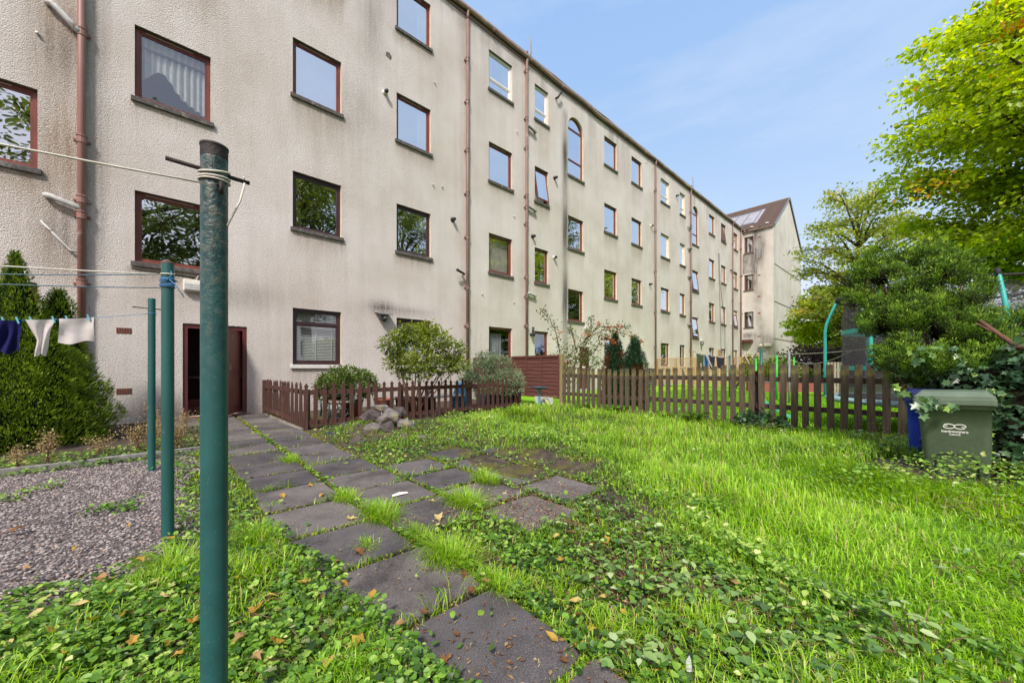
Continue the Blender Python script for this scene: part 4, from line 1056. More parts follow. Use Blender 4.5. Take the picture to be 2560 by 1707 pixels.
def line_thing(name, label, pts, r, mat, extra=None):
    mb = MB().tube(pts, r, 6)
    if extra:
        for e in extra: mb.tube(e, r, 6)
    o = mb.build(name, mat, smooth=True)
    return tag(o, label, 'washing line')
def wrap(s, n, z, r, turns=1.0, dz=.0, tilt=0.0, a0=0.0, k=18):
    c = W(s, n)
    return [(c.x + r * math.cos(a0 + 2 * PI * turns * i / k), c.y + r * math.sin(a0 + 2 * PI * turns * i / k), z + dz * i / k + tilt * math.sin(a0 + 2 * PI * turns * i / k)) for i in range(k + 1)]
def run(s0, n0, z0, s1, n1, z1, sag_, k=24):
    out_ = []
    for i in range(k + 1):
        u = i / k; w = W(s0 + (s1 - s0) * u, n0 + (n1 - n0) * u)
        out_.append((w.x, w.y, z0 + (z1 - z0) * u - sag_ * 4 * u * (1 - u)))
    return out_
RL = .0028
c1 = W(.20, -1.37)
line_thing('washing_line', 'thin cream washing line wrapped round the nearest pole with a loose tail',
           run(.10, -1.43, 1.698, -4.2, -1.45, 1.72, .11), RL, M['rope'],
           [wrap(.10, -1.39, 1.719, .0365, 1.0, 0, .012, .4), wrap(.10, -1.39, 1.702, .0365, 1.0, 0, .006, .4), wrap(.10, -1.39, 1.692, .0362, 1, 0, .003, .4),
            [tuple(W(.17, -1.38, 1.726)), tuple(W(.172, -1.40, 1.716)), tuple(W(.17, -1.386, 1.706))],
            [tuple(W(.172, -1.385, 1.71)), tuple(W(.16, -1.38, 1.65)), tuple(W(.128, -1.37, 1.565))]])
line_thing('washing_line', 'thick cream washing line running left from the pole with blue cord',
           run(0.0, -3.45, 1.78, -4.6, -3.5, 1.78, .13), .0042, M['rope'], [wrap(0.0, -3.41, 1.775, .037, 1, 0, .004), [tuple(W(-.0, -3.43, 1.775)), tuple(W(.03, -3.46, 1.75)), tuple(W(.05, -3.42, 1.735))]])
line_thing('washing_line', 'upper grey-teal cord running left from the pole with blue cord', run(0.0, -3.45, 1.785, -4.6, -3.4, 1.80, .24), .003, M['rope_teal'])
line_thing('washing_line', 'lower grey-teal cord running left from the pole with blue cord', run(0.0, -3.45, 1.69, -4.6, -3.55, 1.72, .16), .003, M['rope_teal'])
rr = random.Random(3); cv = []
for i in range(7): cv.append(wrap(0.0, -3.41, 1.695 + i * .009, .0385 + .002 * (i % 3), 1.0, rr.uniform(-.02, .02), rr.uniform(-.018, .018), rr.uniform(0, 6)))
cw = W(0.0, -3.41)
cv.append([(cw.x + .03, cw.y - .03, 1.74), (cw.x + .07, cw.y - .02, 1.70), (cw.x + .11, cw.y, 1.62)])
cv.append([(cw.x + .02, cw.y - .035, 1.72), (cw.x + .055, cw.y - .03, 1.765), (cw.x + .04, cw.y - .02, 1.79)])
mb = MB()
for c_ in cv: mb.tube(c_, .003, 5)
tag(mb.build('twine_tangle', M['rope_blue'], smooth=True), 'tangle of bright blue cord tied round the middle pole', 'cord')
LX = lambda k: (-.13 - k, -5.74)
def line3(k):                              # height of the laundry line k metres from its pole
    u = k / 3.6
    return 1.748 + .02 * u - .30 * 4 * u * (1 - u) * .72
pts = []
for i in range(37):
    k = i * .1; s, n = LX(k); w = W(s, n); pts.append((w.x, w.y, line3(k)))
line_thing('washing_line', 'pale blue laundry line hung with small washing by the hedge', pts, .0026, M['rope_blue'], [wrap(-.13, -5.71, 1.745, .035, 1, 0, .003), wrap(-.13, -5.71, 1.738, .035, 1, 0, -.003)])

def hung(name, label, cat, k0, k1, rows, mat, wav=.012, seed=1):
    """cloth hung from the laundry line; rows: list of (drop, left inset, right inset)"""
    rs = random.Random(seed); nx = 16
    V = []; F = []
    rows2 = []
    for (a, b) in zip(rows[:-1], rows[1:]):
        for i in range(4): u = i / 4; rows2.append(tuple(a[j] + (b[j] - a[j]) * u for j in range(3)))
    rows2.append(rows[-1])
    for (dr, li, ri) in rows2:
        for i in range(nx + 1):
            u = i / nx; k = k1 + (k0 - k1) * u            # left to right
            kk = (k1 - li) + ((k0 + ri) - (k1 - li)) * u
            s, n = LX(kk); w = W(s, n + .02 + wav * math.sin(u * 11 + dr * 9 + seed) * min(1, dr * 8) + .01 * math.sin(dr * 22 + u * 5))
            V.append((w.x, w.y, line3(kk) + .006 - dr - .006 * math.sin(u * PI) + (.012 * math.sin(u * 8 + seed) * dr / .25)))
    n_ = nx + 1
    for r_ in range(len(rows2) - 1):
        for i in range(nx): F.append((r_ * n_ + i, r_ * n_ + i + 1, (r_ + 1) * n_ + i + 1, (r_ + 1) * n_ + i))
    o = MB().add(V, F).build(name, mat, smooth=True)
    return tag(o, label, cat)
hung('white_pillowcase', 'white square cloth pegged at both corners, rightmost of the washing', 'cloth', .425, .655, [(0, 0, 0), (.06, .002, .004), (.245, -.012, -.004)], M['whitecloth'], .010, 2)
hung('white_vest', 'white cotton garment narrowing to a twisted lower end', 'garment', .675, .86, [(0, 0, 0), (.09, .03, .03), (.19, .065, .045), (.34, .055, .06)], M['whitecloth'], .02, 4)
hung('navy_shorts', 'pair of dark navy shorts pegged at the left end of the washing', 'shorts', .885, 1.01, [(0, 0, 0), (.12, .005, .0), (.30, -.01, .012)], M['navy'], .022, 7)
pg = None
for i, k in enumerate((.462, .605, .690, .826, .905, .985)):
    s, n = LX(k); w = W(s, n + .012, line3(k) - .004)
    if pg is None:
        pg = thing('clothes_peg', 'sky blue plastic clothes peg on the laundry line', 'clothes peg', w, ROT, 'sky blue pegs on the laundry line')
        MB().box(-.006, .006, -.012, -.003, -.028, .036).build('prong', M['peg'], pg, bevel=.002)
        MB().box(-.006, .006, .003, .012, -.028, .036).build('prong', M['peg'], pg, bevel=.002)
        MB().tube([(-.007, 0, .006), (.007, 0, .006)], .005, 8).build('spring', M['steel'], pg)
        o = pg
    else: o = copy_tree(pg)
    o.location = w; o.rotation_euler = (0, R(-16), ROT)

# ================================================================== brown picket fence round the little plot
SL0, FN, SR = 1.84, -7.54, 7.30
def picket_mesh(name, w, h, t, pointed):
    if pointed:
        nk = .32
        poly = [(-w / 2, 0), (w / 2, 0), (w / 2, h - .13), (w * nk, h - .10), (w * nk, h - .088), (w / 2 * 1.02, h - .055), (0, h), (-w / 2 * 1.02, h - .055), (-w * nk, h - .088), (-w * nk, h - .10), (-w / 2, h - .13)]
    else: poly = [(-w / 2, 0), (w / 2, 0), (w / 2, h), (-w / 2, h)]
    return MB().prism(poly, -t / 2, t / 2)
bf = thing('picket_fence', 'low dark brown picket fence with pointed tops around the bench plot', 'fence', W(SL0, FN, 0), ROT)
base = picket_mesh('picket', .072, .86, .02, True).build('picket', M['brown_fence'], bf)
rp2 = random.Random(9); first = True
spots = []
k = 0; x = 0.0
while x < SR - SL0:
    spots.append((x, -.02, 0, rp2.uniform(-.02, .02))); x += .165 + rp2.uniform(-.006, .006)
y = .12
while y < -(WALL - FN) - .08:
    spots.append((-.02 - .04 * y / 3, y, R(90), rp2.uniform(-.015, .015))); y += .158 + rp2.uniform(-.005, .005)
lean = {17: (.9, 0), 18: (0, .25), 20: (0, -.2)}
for i, (x, y, rz, dz) in enumerate(spots):
    o = base if first else base.copy()
    if not first: COL.objects.link(o); o.parent = bf
    first = False
    o.location = (x, y, dz); o.rotation_euler = (rp2.uniform(-.02, .02), rp2.uniform(-.018, .018), rz + rp2.uniform(-.03, .03))
    if i in (22, 23): o.rotation_euler[1] = .22 * (1 if i == 22 else -1); o.location.y = .05
MB().box(-.03, SR - SL0 - 1.1, .0, .035, .64, .725).build('rail', M['brown_fence'], bf)
MB().box(-.03, SR - SL0, .0, .035, .085, .165).build('rail', M['brown_fence'], bf)
MB().bar((SR - SL0 - 1.1, .017, .68), (SR - SL0, .03, .60), .035, .085).build('rail', M['brown_fence'], bf)
MB().bar((.02, .05, .69), (-.10, 3.3, .69), .035, .085).build('rail', M['brown_fence'], bf)
MB().bar((.02, .05, .13), (-.10, 3.3, .13), .035, .085).build('rail', M['brown_fence'], bf)
for (x, y, h) in ((.05, .06, .74), (1.9, .07, .78), (3.75, .07, .78), (5.4, .07, .8), (-.03, 1.55, .84), (-.08, 2.75, .84), (-.1, 3.28, .84)):
    MB().box(x - .04, x + .04, y - .04, y + .04, -.1, h).build('post', M['brown_fence'], bf, bevel=.006)
MB().bar((-.06, .0, .015), (-.14, 3.3, .015), .10, .04).build('base_board', M['kerb'], bf)

# ================================================================== weathered picket fence between the gardens
SF = 8.12
wf = thing('picket_fence', 'long weathered grey-brown picket fence with flat tops and green algae', 'fence', W(SF, 0, 0), ROT)
rp3 = random.Random(21); x = .45
base = None; i = 0; y = -.2
while y < 6.68:
    h = 1.13 + rp3.uniform(-.018, .018) - (.05 if 4.9 < y < 5.05 else 0)
    wd = .098 + rp3.uniform(-.006, .006)
    m_ = MB(); t = .010
    c1_, c2_ = rp3.uniform(0, .012), rp3.uniform(0, .012)
    if abs(y - 3.35) < .08: c2_ = .16; 
    m_.add([(-t, -wd / 2, 0), (t, -wd / 2, 0), (t, wd / 2, 0), (-t, wd / 2, 0), (-t, -wd / 2, h - c2_), (t, -wd / 2, h - c2_), (t, wd / 2 - (.04 if c2_ > .1 else 0), h - c1_), (-t, wd / 2 - (.04 if c2_ > .1 else 0), h - c1_)],
           [(0, 3, 2, 1), (4, 5, 6, 7), (0, 1, 5, 4), (1, 2, 6, 5), (2, 3, 7, 6), (3, 0, 4, 7)])
    o = m_.build('picket', M['old_fence'], wf, loc=(-.02, y, .035 + .05 * math.sin(y)))
    o.rotation_euler = (rp3.uniform(-.014, .014), rp3.uniform(-.02, .02), rp3.uniform(-.05, .05))
    y += .163 + rp3.uniform(-.008, .008); i += 1
for (ya, yb, za, zb) in ((-.4, 2.02, .93, .93), (2.06, 4.3, .93, .925), (4.34, 6.7, .91, .92)):
    MB().bar((.02, ya, za), (.02, yb, zb), .038, .088).build('rail', M['old_rail'], wf)
    MB().bar((.02, ya, za - .50), (.02, yb, zb - .50), .038, .088).build('rail', M['old_rail'], wf)
for y in (-.1, 2.04, 4.32):
    MB().box(.045, .135, y - .045, y + .045, -.2, 1.08).build('post', M['old_rail'], wf, bevel=.006)

# panel fence and its pale post
pf = thing('panel_fence', 'red-brown waney-lap panel fence running out from the house wall', 'fence', W(SF + .02, -6.78, 0), ROT)
for k_ in range(2):
    y0 = .02 + k_ * 2.02; n_ = 11
    pm_ = MB()
    for i in range(n_):
        z0 = .30 + i * .108
        kx = 12
        for j in range(kx):
            ya, yb = y0 + 1.98 * j / kx, y0 + 1.98 * (j + 1) / kx
            wa = .014 * math.sin(ya * 5 + i * 2.1) + .008 * math.sin(ya * 13 + i); wb = .014 * math.sin(yb * 5 + i * 2.1) + .008 * math.sin(yb * 13 + i)
            pm_.add([(-.028, ya, z0 + wa), (-.028, yb, z0 + wb), (-.010, yb, z0 + .125), (-.010, ya, z0 + .125), (-.008, ya, z0 + wa), (-.008, yb, z0 + wb)], [(0, 1, 2, 3), (0, 4, 5, 1)])
    pm_.build('boards', M['panel'], pf)
    fr = MB()
    for yy in (y0, y0 + .66, y0 + 1.30, y0 + 1.94): fr.box(-.048, -.026, yy, yy + .04, .28, 1.46)
    fr.box(-.05, -.0, y0, y0 + 1.98, 1.44, 1.49); fr.box(-.045, 0, y0, y0 + 1.98, .26, .30)
    fr.build('panel_frame', M['panel'], pf)
MB().box(-.05, .05, -.09, .0, -.1, 1.53).build('post', M['post_green'], pf, bevel=.008)
MB().box(-.05, .05, 2.005, 2.035, -.1, 1.5).build('post', M['panel'], pf)
# ================================================================== wheeled bins
def wheelie_bin(loc, rz, label, body, lid, logo, roll=0.0):
    o = thing('wheeled_bin', label, 'wheeled bin', loc, rz)
    o.rotation_euler = (0, roll, rz)
    def ring(z, w, d, y0, r=.05, n=5):
        p = []
        for (cx, cy, a0) in ((w / 2 - r, y0 + r, -90), (w / 2 - r, y0 + d - r, 0), (-w / 2 + r, y0 + d - r, 90), (-w / 2 + r, y0 + r, 180)):
            for i in range(n + 1):
                a = R(a0 + 90 * i / n); p.append((cx + r * math.cos(a), cy + r * math.sin(a), z))
        return p
    lev = [(0, .385, .44, .055), (.10, .392, .45, .050), (.55, .425, .495, .012), (.74, .438, .512, 0), (.745, .462, .532, -.012), (.79, .466, .536, -.014)]
    m = MB(); rings = [ring(*l) for l in lev]; k = len(rings[0])
    for r_ in rings: m.v += r_
    for i in range(len(lev) - 1):
        for j in range(k): m.f.append((i * k + j, i * k + (j + 1) % k, (i + 1) * k + (j + 1) % k, (i + 1) * k + j)); m.m.append(0)
    b_ = m.build('body', body, o, smooth=True)
    b_.data.polygons.foreach_set('use_smooth', [abs(p.normal.z) < .5 for p in b_.data.polygons])
    l = MB()
    lv = [(.788, .496, .566, -.030), (.832, .500, .570, -.032), (.836, .490, .560, -.026), (.862, .486, .556, -.024), (.866, .47, .54, -.015), (.905, .40, .45, .035)]
    rs = [ring(*q, r=.03) for q in lv]; k = len(rs[0])
    for r_ in rs: l.v += r_
    for i in range(len(lv) - 1):
        for j in range(k): l.f.append((i * k + j, i * k + (j + 1) % k, (i + 1) * k + (j + 1) % k, (i + 1) * k + j)); l.m.append(0)
    l.f.append(tuple((len(lv) - 1) * k + j for j in range(k))); l.m.append(0)
    ld = l.build('lid', lid, o)
    # slot-like grip on the lid front, hinge bar, wheels
    MB().add([(-.150, -.0065, .872), (.150, -.0065, .872), (.142, .020, .893), (-.142, .020, .893)], [(0, 1, 2, 3)]).build('lid_grip', M['bin_dark'], ld)
    MB().tube([(-.2, .57, .80), (.2, .57, .80)], .018, 10).build('handle_bar', body, o, smooth=True)
    for sx in (-1, 1):
        MB().tube([(sx * .18, .46, .09), (sx * .225, .46, .09)], .10, 18).build('wheel', M['black_plastic'], o)
    # moulded arch on the front
    def fy(z): return .055 - (z / .74) * .055 - .002
    ar = MB(); w = .125; pts = []
    for i in range(17):
        a = PI * i / 16; cx = -w * math.copysign(abs(math.cos(a)) ** .45, math.cos(a)) ; cz = .21 + .125 * (math.sin(a)) ** .45
        pts.append((cx, fy(cz) - .001, cz))
    pts = [(-w, fy(.06) - .001, .06)] + pts + [(w, fy(.06) - .001, .06)]
    ar.tube(pts, .0055, 6); ar.build('moulded_arch', M['bin_dark'], b_, smooth=True)
    if logo:
        # two interlocked loops above two lines of lettering
        lg = MB()
        def loop(cx, sx):
            out_ = []
            for i in range(41):
                u = i / 40; a = PI * .75 - 2 * PI * u * .90
                rx, rz_ = .038 * (1 - .16 * u), .021 * (1 - .10 * u)
                x = sx * (rx * math.cos(a) * 1.0 - .008); z = sx * rz_ * math.sin(a)
                out_.append((cx + x, 0, .588 + z))
            e = out_[-1]
            for q in range(1, 5): out_.append((e[0] + sx * .006 * q, 0, e[2] + sx * .0035 * q - sx * .001 * q * q))
            return [(x, fy(z) - .0015, z) for (x, y, z) in out_]
        for cx, sx in ((-.026, 1), (.026, -1)): lg.tube(loop(cx, sx), .0042, 5)
        lg.build('emblem', M['white_mark'], b_)
        for txt, z, size in (('Renfrewshire', .532, .034), ('Council', .508, .026)):
            cu = bpy.data.curves.new('lettering', 'FONT'); cu.body = txt; cu.size = size; cu.align_x = 'CENTER'; cu.extrude = .0006; cu.offset = .0005
            tmp = bpy.data.objects.new('lettering', cu); COL.objects.link(tmp)
            bpy.context.view_layer.update()
            me = bpy.data.meshes.new_from_object(tmp.evaluated_get(bpy.context.evaluated_depsgraph_get()))
            bpy.data.objects.remove(tmp); me.materials.clear(); me.materials.append(M['white_mark'])
            t = bpy.data.objects.new('lettering', me); COL.objects.link(t); t.parent = b_
            t.location = (.0, fy(z) - .0022, z); t.rotation_euler = (R(90 - 4.2), 0, 0)
            xs_ = [v.co.x for v in me.vertices]; wd = max(xs_) - min(xs_); want = .158 if txt[0] == 'R' else .064
            t.scale = (want / wd, 1, 1)
    return o
bp_ = Vector((4.03, 3.36, 0)); bp_.z = G(bp_.x, bp_.y) - .13
wheelie_bin(bp_, R(-50), 'green council wheeled bin with white lettering sunk in the ivy', M['bin_green'], M['bin_lid'], True, R(-2.2))
b2 = Vector((4.38, 3.83, 0)); b2.z = G(b2.x, b2.y) - .20
wheelie_bin(b2, R(-47), 'blue wheeled bin half hidden behind the green bin', M['bin_blue'], M['bin_blue_dark'], False)

# ================================================================== trampoline
tc_ = W(9.85, .40)
tp = thing('trampoline', 'round trampoline with teal poles and black safety net beyond the weathered fence', 'trampoline', (tc_.x, tc_.y, 0), ROT)
RT, RN = 1.60, 1.44
MB().lathe([(RN, .60), (RT - .06, .615), (RT + .02, .60), (RT + .04, .56), (RT + .02, .52), (RT - .05, .54)], (0, 0, 0), 48).build('edge_pad', M['teal_pad'], tp, smooth=True)
MB().lathe([(.001, .575), (RN, .59)], (0, 0, 0), 40).build('jumping_mat', M['black_fabric'], tp)
MB().tube([((RT - .06) * math.cos(2 * PI * i / 40), (RT - .06) * math.sin(2 * PI * i / 40), .54) if True else 0 for i in range(41)], .022, 8).build('frame_ring', M['steel'], tp, smooth=True)
angs = [R(a) for a in (97, 147, 196, 246, 300, 355, 42)]
for a in angs:
    ca, sa = math.cos(a), math.sin(a)
    def q(r, z): return (r * ca, r * sa, z)
    rr_ = RT + .02
    MB().tube([q(rr_, .58), q(rr_, 1.2), q(rr_ - .0, 1.85), q(rr_ - .02, 2.0), q(rr_ - .07, 2.15), q(rr_ - .17, 2.42), q(rr_ - .19, 2.46)], .027, 12).build('pole', M['teal'], tp, smooth=True)
    MB().tube([q(rr_ - .17, 2.40), q(rr_ - .20, 2.50), q(rr_ - .22, 2.52)], .032, 10).build('pole_cap', M['black_fabric'], tp, smooth=True)
    MB().tube([q(rr_ - .05, .55), q(rr_ - .05, .05)], .02, 8).tube([(rr_ * math.cos(a - .22) * .97, rr_ * math.sin(a - .22) * .97, .02), (rr_ * math.cos(a + .22) * .97, rr_ * math.sin(a + .22) * .97, .02)], .02, 8).build('leg', M['steel'], tp, smooth=True)
ringp = [((RT - .19) * math.cos(2 * PI * i / 48), (RT - .19) * math.sin(2 * PI * i / 48), 2.46 - .035 * abs(math.sin(3 * PI * i / 48 * 2))) for i in range(49)]
MB().tube(ringp, .020, 8).build('top_ring', M['black_fabric'], tp, smooth=True)
nn_ = 96; nt_ = MB()
def netp(i, z):
    a = 2 * PI * i / nn_
    da = min(abs((a - b + PI) % (2 * PI) - PI) for b in angs)
    pinch = .10 * (1 - math.exp(-(da / .28) ** 2)) * max(0, (z - .6)) / 1.9
    r = RN - .02 - pinch - .07 * smooth(1.9, 2.4, z) - .05 * math.sin((z - .6) * 1.6) ** 2
    return (float(r * math.cos(a)), float(r * math.sin(a)), z - (.10 if z > 2.3 else 0) * (1 - math.exp(-(da / .22) ** 2)))
zs_ = [.60, .85, 1.1, 1.16, 1.2, 1.5, 1.8, 1.86, 2.1, 2.3, 2.40]
for zi in range(len(zs_)):
    for i in range(nn_): nt_.v.append(netp(i, zs_[zi]))
for zi in range(len(zs_) - 1):
    for i in range(nn_): nt_.f.append((zi * nn_ + i, zi * nn_ + (i + 1) % nn_, (zi + 1) * nn_ + (i + 1) % nn_, (zi + 1) * nn_ + i)); nt_.m.append(0)
net = nt_.build('safety_net', M['net_black'], tp, smooth=True)
for zb in (1.10, 1.78):
    bd = MB()
    for i in range(nn_):
        (xa, ya, za), (xb, yb, zb_) = netp(i, zb), netp((i + 1) % nn_, zb)
        bd.add([(xa * 1.006, ya * 1.006, zb), (xb * 1.006, yb * 1.006, zb), (xb * 1.006, yb * 1.006, zb + .075), (xa * 1.006, ya * 1.006, zb + .075)], [(0, 1, 2, 3)])
    bd.build('net_band', M['teal'], net)

# ================================================================== birdbath
bb = thing('birdbath', 'slim teal birdbath with a shallow dark dish by the panel fence', 'birdbath', W(7.45, -6.95, 0))
MB().lathe([(.001, .02), (.16, .02), (.15, .06), (.05, .10), (.032, .16), (.032, .52), (.06, .56)], (0, 0, 0), 18).build('pedestal', M['birdbath'], bb, smooth=True)
MB().lathe([(.03, .535), (.10, .548), (.20, .585), (.24, .61), (.245, .618), (.225, .614), (.12, .580), (.001, .575)], (0, 0, 0), 26).build('dish', M['bath_dish'], bb, smooth=True)

# ================================================================== things inside the picketed plot
bn = thing('garden_bench', 'slatted garden bench with curly dark green iron ends behind the brown fence', 'bench', W(2.45, -8.25, 0), ROT - R(8))
for xo in (0.0, -.02 + 0):
    pass
def iron_end(y):
    m = MB()
    m.tube([(0, y, 0), (.02, y, .18), (0, y, .40)], .022, 8); m.tube([(.50, y, 0), (.47, y, .2), (.50, y, .40), (.56, y, .80)], .022, 8)
    m.tube([(0, y, .40), (.5, y, .38)], .02, 8); m.tube([(-.02, y, .40), (-.04, y, .60), (.10, y, .64), (.35, y, .62), (.52, y, .62)], .024, 8)
    for (cx, cz, r) in ((.17, .50, .085), (.36, .50, .075), (.25, .20, .12), (.12, .10, .06), (.38, .10, .06)):
        m.tube([(cx + r * math.cos(2 * PI * i / 16), y, cz + r * math.sin(2 * PI * i / 16)) for i in range(17)], .013, 6)
    return m
for y in (0.0, 1.15): iron_end(y).build('iron_end', M['bench_iron'], bn, smooth=True)
for i in range(5): MB().box(.03 + i * .09, .10 + i * .09, -.05, 1.2, .405, .43).build('seat_slat', M['bench_slat'], bn)
for i in range(4):
    z = .47 + i * .085; MB().box(.505 + (z - .4) * .15, .53 + (z - .4) * .15, -.05, 1.2, z, z + .065).build('back_slat', M['bench_slat'], bn)
def tub(s, n, r, h, mat, label, nm='plant_tub', cat='plant pot'):
    o = thing(nm, label, cat, W(s, n, 0))
    MB().lathe([(.001, .0), (r * .75, .0), (r * .95, h * .9), (r, h * .92), (r * 1.02, h), (r * .93, h), (r * .90, h * .9)], (0, 0, 0), 20).build('pot', mat, o, smooth=True)
    MB().lathe([(.001, h * .93), (r * .92, h * .90)], (0, 0, 0), 16).build('soil', M['bark_dark'], o)
    return o
tub(3.15, -8.75, .20, .40, M['terracotta'], 'terracotta pot beside the iron bench end')
tub(3.75, -8.5, .24, .42, M['terracotta'], 'wide terracotta pot between the bench and the dark tubs')
tub(4.25, -8.4, .26, .43, M['tub_black'], 'dark slate tub behind the stone heap')
tub(4.75, -8.3, .25, .40, M['tub_black'], 'dark slate tub next to the white-topped table')
tb = thing('low_table', 'low white-topped table among the stems behind the brown fence', 'table', W(5.15, -8.15, 0), ROT)
MB().box(-.45, .5, -.25, .25, .40, .45).build('table_top', M['white_board'], tb, bevel=.01)
for sx in (-.38, .42):
    for sy in (-.2, .2): MB().box(sx - .03, sx + .03, sy - .03, sy + .03, 0, .40).build('leg', M['tub_black'], tb)
bm_ = MB()
def blob_bag(name, s, n, r, h, mat, label, seed):
    rs = random.Random(seed); V = []; F = []; nu, nv = 18, 10
    for j in range(nv + 1):
        for i in range(nu):
            a = 2 * PI * i / nu; t = j / nv
            rad = r * (math.sin(PI * min(t * .75 + .25, 1)) ** .6) * (1 + .16 * mn.noise(Vector((math.cos(a) * 2, math.sin(a) * 2, t * 4 + seed))))
            V.append((rad * math.cos(a), rad * math.sin(a), h * t))
    for j in range(nv):
        for i in range(nu): F.append((j * nu + i, j * nu + (i + 1) % nu, (j + 1) * nu + (i + 1) % nu, (j + 1) * nu + i))
    o = MB().add(V, F).build(name, mat, smooth=True, loc=W(s, n, .0)); return tag(o, label, 'bag')
blob_bag('plastic_bag', 3.35, -7.85, .16, .20, M['bag_white'], 'crumpled pale blue-white plastic bag behind the brown pickets', 2)
blob_bag('plastic_bag', 5.72, -8.2, .22, .78, M['bag_blue'], 'tall bright blue plastic sack behind the crooked pickets', 5)
cr = thing('storage_crate', 'dark navy slatted crate under the grey-green shrub', 'crate', W(6.75, -7.95, 0), ROT)
MB().box(-.5, .5, -.25, .25, 0, .05).box(-.5, -.46, -.25, .25, .05, .42).box(.46, .5, -.25, .25, .05, .42).build('crate_base', M['tub_black'], cr)
for i in range(4): MB().box(-.46, .46, -.25, -.225, .06 + i * .09, .13 + i * .09).box(-.46, .46, .225, .25, .06 + i * .09, .13 + i * .09).build('crate_slat', M['tub_black'], cr)
wb = MB().box(-.35, .35, -.01, .01, 0, .30); o = wb.build('white_board', M['white_board'], loc=W(7.95, -7.25, 0), rz=ROT + R(90)); tag(o, 'plain white board under the panel fence gap', 'board')
sl = MB().add([(-.16, -.1, .0), (.12, -.13, .0), (.2, .06, .0), (.02, .14, .0), (-.14, .08, .0), (-.15, -.09, .03), (.11, -.12, .035), (.19, .06, .045), (.02, .13, .05), (-.13, .08, .04)],
              [(5, 6, 7, 8, 9), (0, 1, 6, 5), (1, 2, 7, 6), (2, 3, 8, 7), (3, 4, 9, 8), (4, 0, 5, 9)])
o = sl.build('slate_piece', M['slate'], loc=W(2.05, -6.55, .04)); tag(o, 'flat dark slate piece lying at the path edge', 'slate')

# ================================================================== heap of stones
def rock(loc, size, mat, label, seed, rz=0, flat=.75):
    rs = random.Random(seed * 13 + 5); bm = bmesh.new()
    for _ in range(16):
        v = Vector((rs.gauss(0, 1), rs.gauss(0, 1), rs.gauss(0, 1))).normalized() * rs.uniform(.92, 1.22); bm.verts.new(v)
    r_ = bmesh.ops.convex_hull(bm, input=bm.verts)
    bmesh.ops.delete(bm, geom=[g_ for g_ in r_['geom_interior'] if isinstance(g_, bmesh.types.BMVert)], context='VERTS')
    bmesh.ops.bevel(bm, geom=list(bm.edges), offset=.055, segments=1, affect='EDGES')
    bmesh.ops.triangulate(bm, faces=bm.faces)
    bmesh.ops.subdivide_edges(bm, edges=[e for e in bm.edges if e.calc_length() > .18], cuts=2, use_grid_fill=True)
    bmesh.ops.recalc_face_normals(bm, faces=bm.faces)
    sd = Vector((seed * 3.1, seed * 1.7, seed))
    for v in bm.verts:
        p = v.co.copy(); k = 1 + .07 * mn.noise(p * 2.2 + sd) + .05 * mn.noise(p * 6 + sd)
        v.co = Vector((p.x * size[0] * k, p.y * size[1] * k, p.z * size[2] * k)) * 1.22
    me = bpy.data.meshes.new('rock'); bm.to_mesh(me); bm.free(); me.materials.append(mat)
    me.polygons.foreach_set('use_smooth', [False] * len(me.polygons))
    o = bpy.data.objects.new('rock', me); COL.objects.link(o); o.location = loc; o.rotation_euler = (seed % 3 * .12, seed % 5 * .06, rz)
    return tag(o, label, 'rock', 'stones in the heap by the brown fence')
def rp3d(px, py, t): return pt(px, py, t)
rock(pt(970, 1041, 6.55), (.20, .16, .135), M['rock'], 'pale lichened boulder on top of the stone heap', 1, .6)
rock(pt(930, 1075, 6.35), (.16, .12, .12), M['rock'], 'grey rounded stone in the front of the heap', 2, .2)
rock(pt(973, 1074, 6.30), (.115, .12, .16), M['rock_dark'], 'purple-grey upright stone in the front of the heap', 3, .9)
rock(pt(897, 1073, 6.45), (.13, .09, .085), M['rock_dark'], 'long pinkish stone at the left of the heap', 4, .5)
rock(pt(928, 1040, 6.75), (.17, .11, .09), M['rock_dark'], 'slanted dark stone leaning behind the pale boulder', 5, 1.1)
rock(pt(1012, 1060, 6.5), (.15, .10, .09), M['rock'], 'mossy flat stone at the right of the heap', 6, .1)
rock(pt(905, 1112, 5.7), (.15, .12, .12), M['rock_dark'], 'half buried brown stone below the heap', 8, .4)
rock(pt(1010, 1095, 5.95), (.11, .09, .08), M['rock_dark'], 'small dark stone sunk in creepers right of the heap', 9, .8)
rock(pt(1075, 1095, 5.9), (.16, .09, .045), M['rock'], 'low mossy slab stone lying right of the heap', 11, .3)

rock(pt(868, 1068, 6.6), (.12, .09, .07), M['rock_dark'], 'small broken stone at the far left of the heap', 14, .7)
rock(pt(950, 1018, 6.85), (.13, .09, .07), M['rock'], 'thin stone tucked behind the top of the heap', 15, .3)
rock(pt(1000, 1030, 6.8), (.12, .10, .08), M['rock_dark'], 'dark stone behind the pale boulder on its right', 16, 1.3)
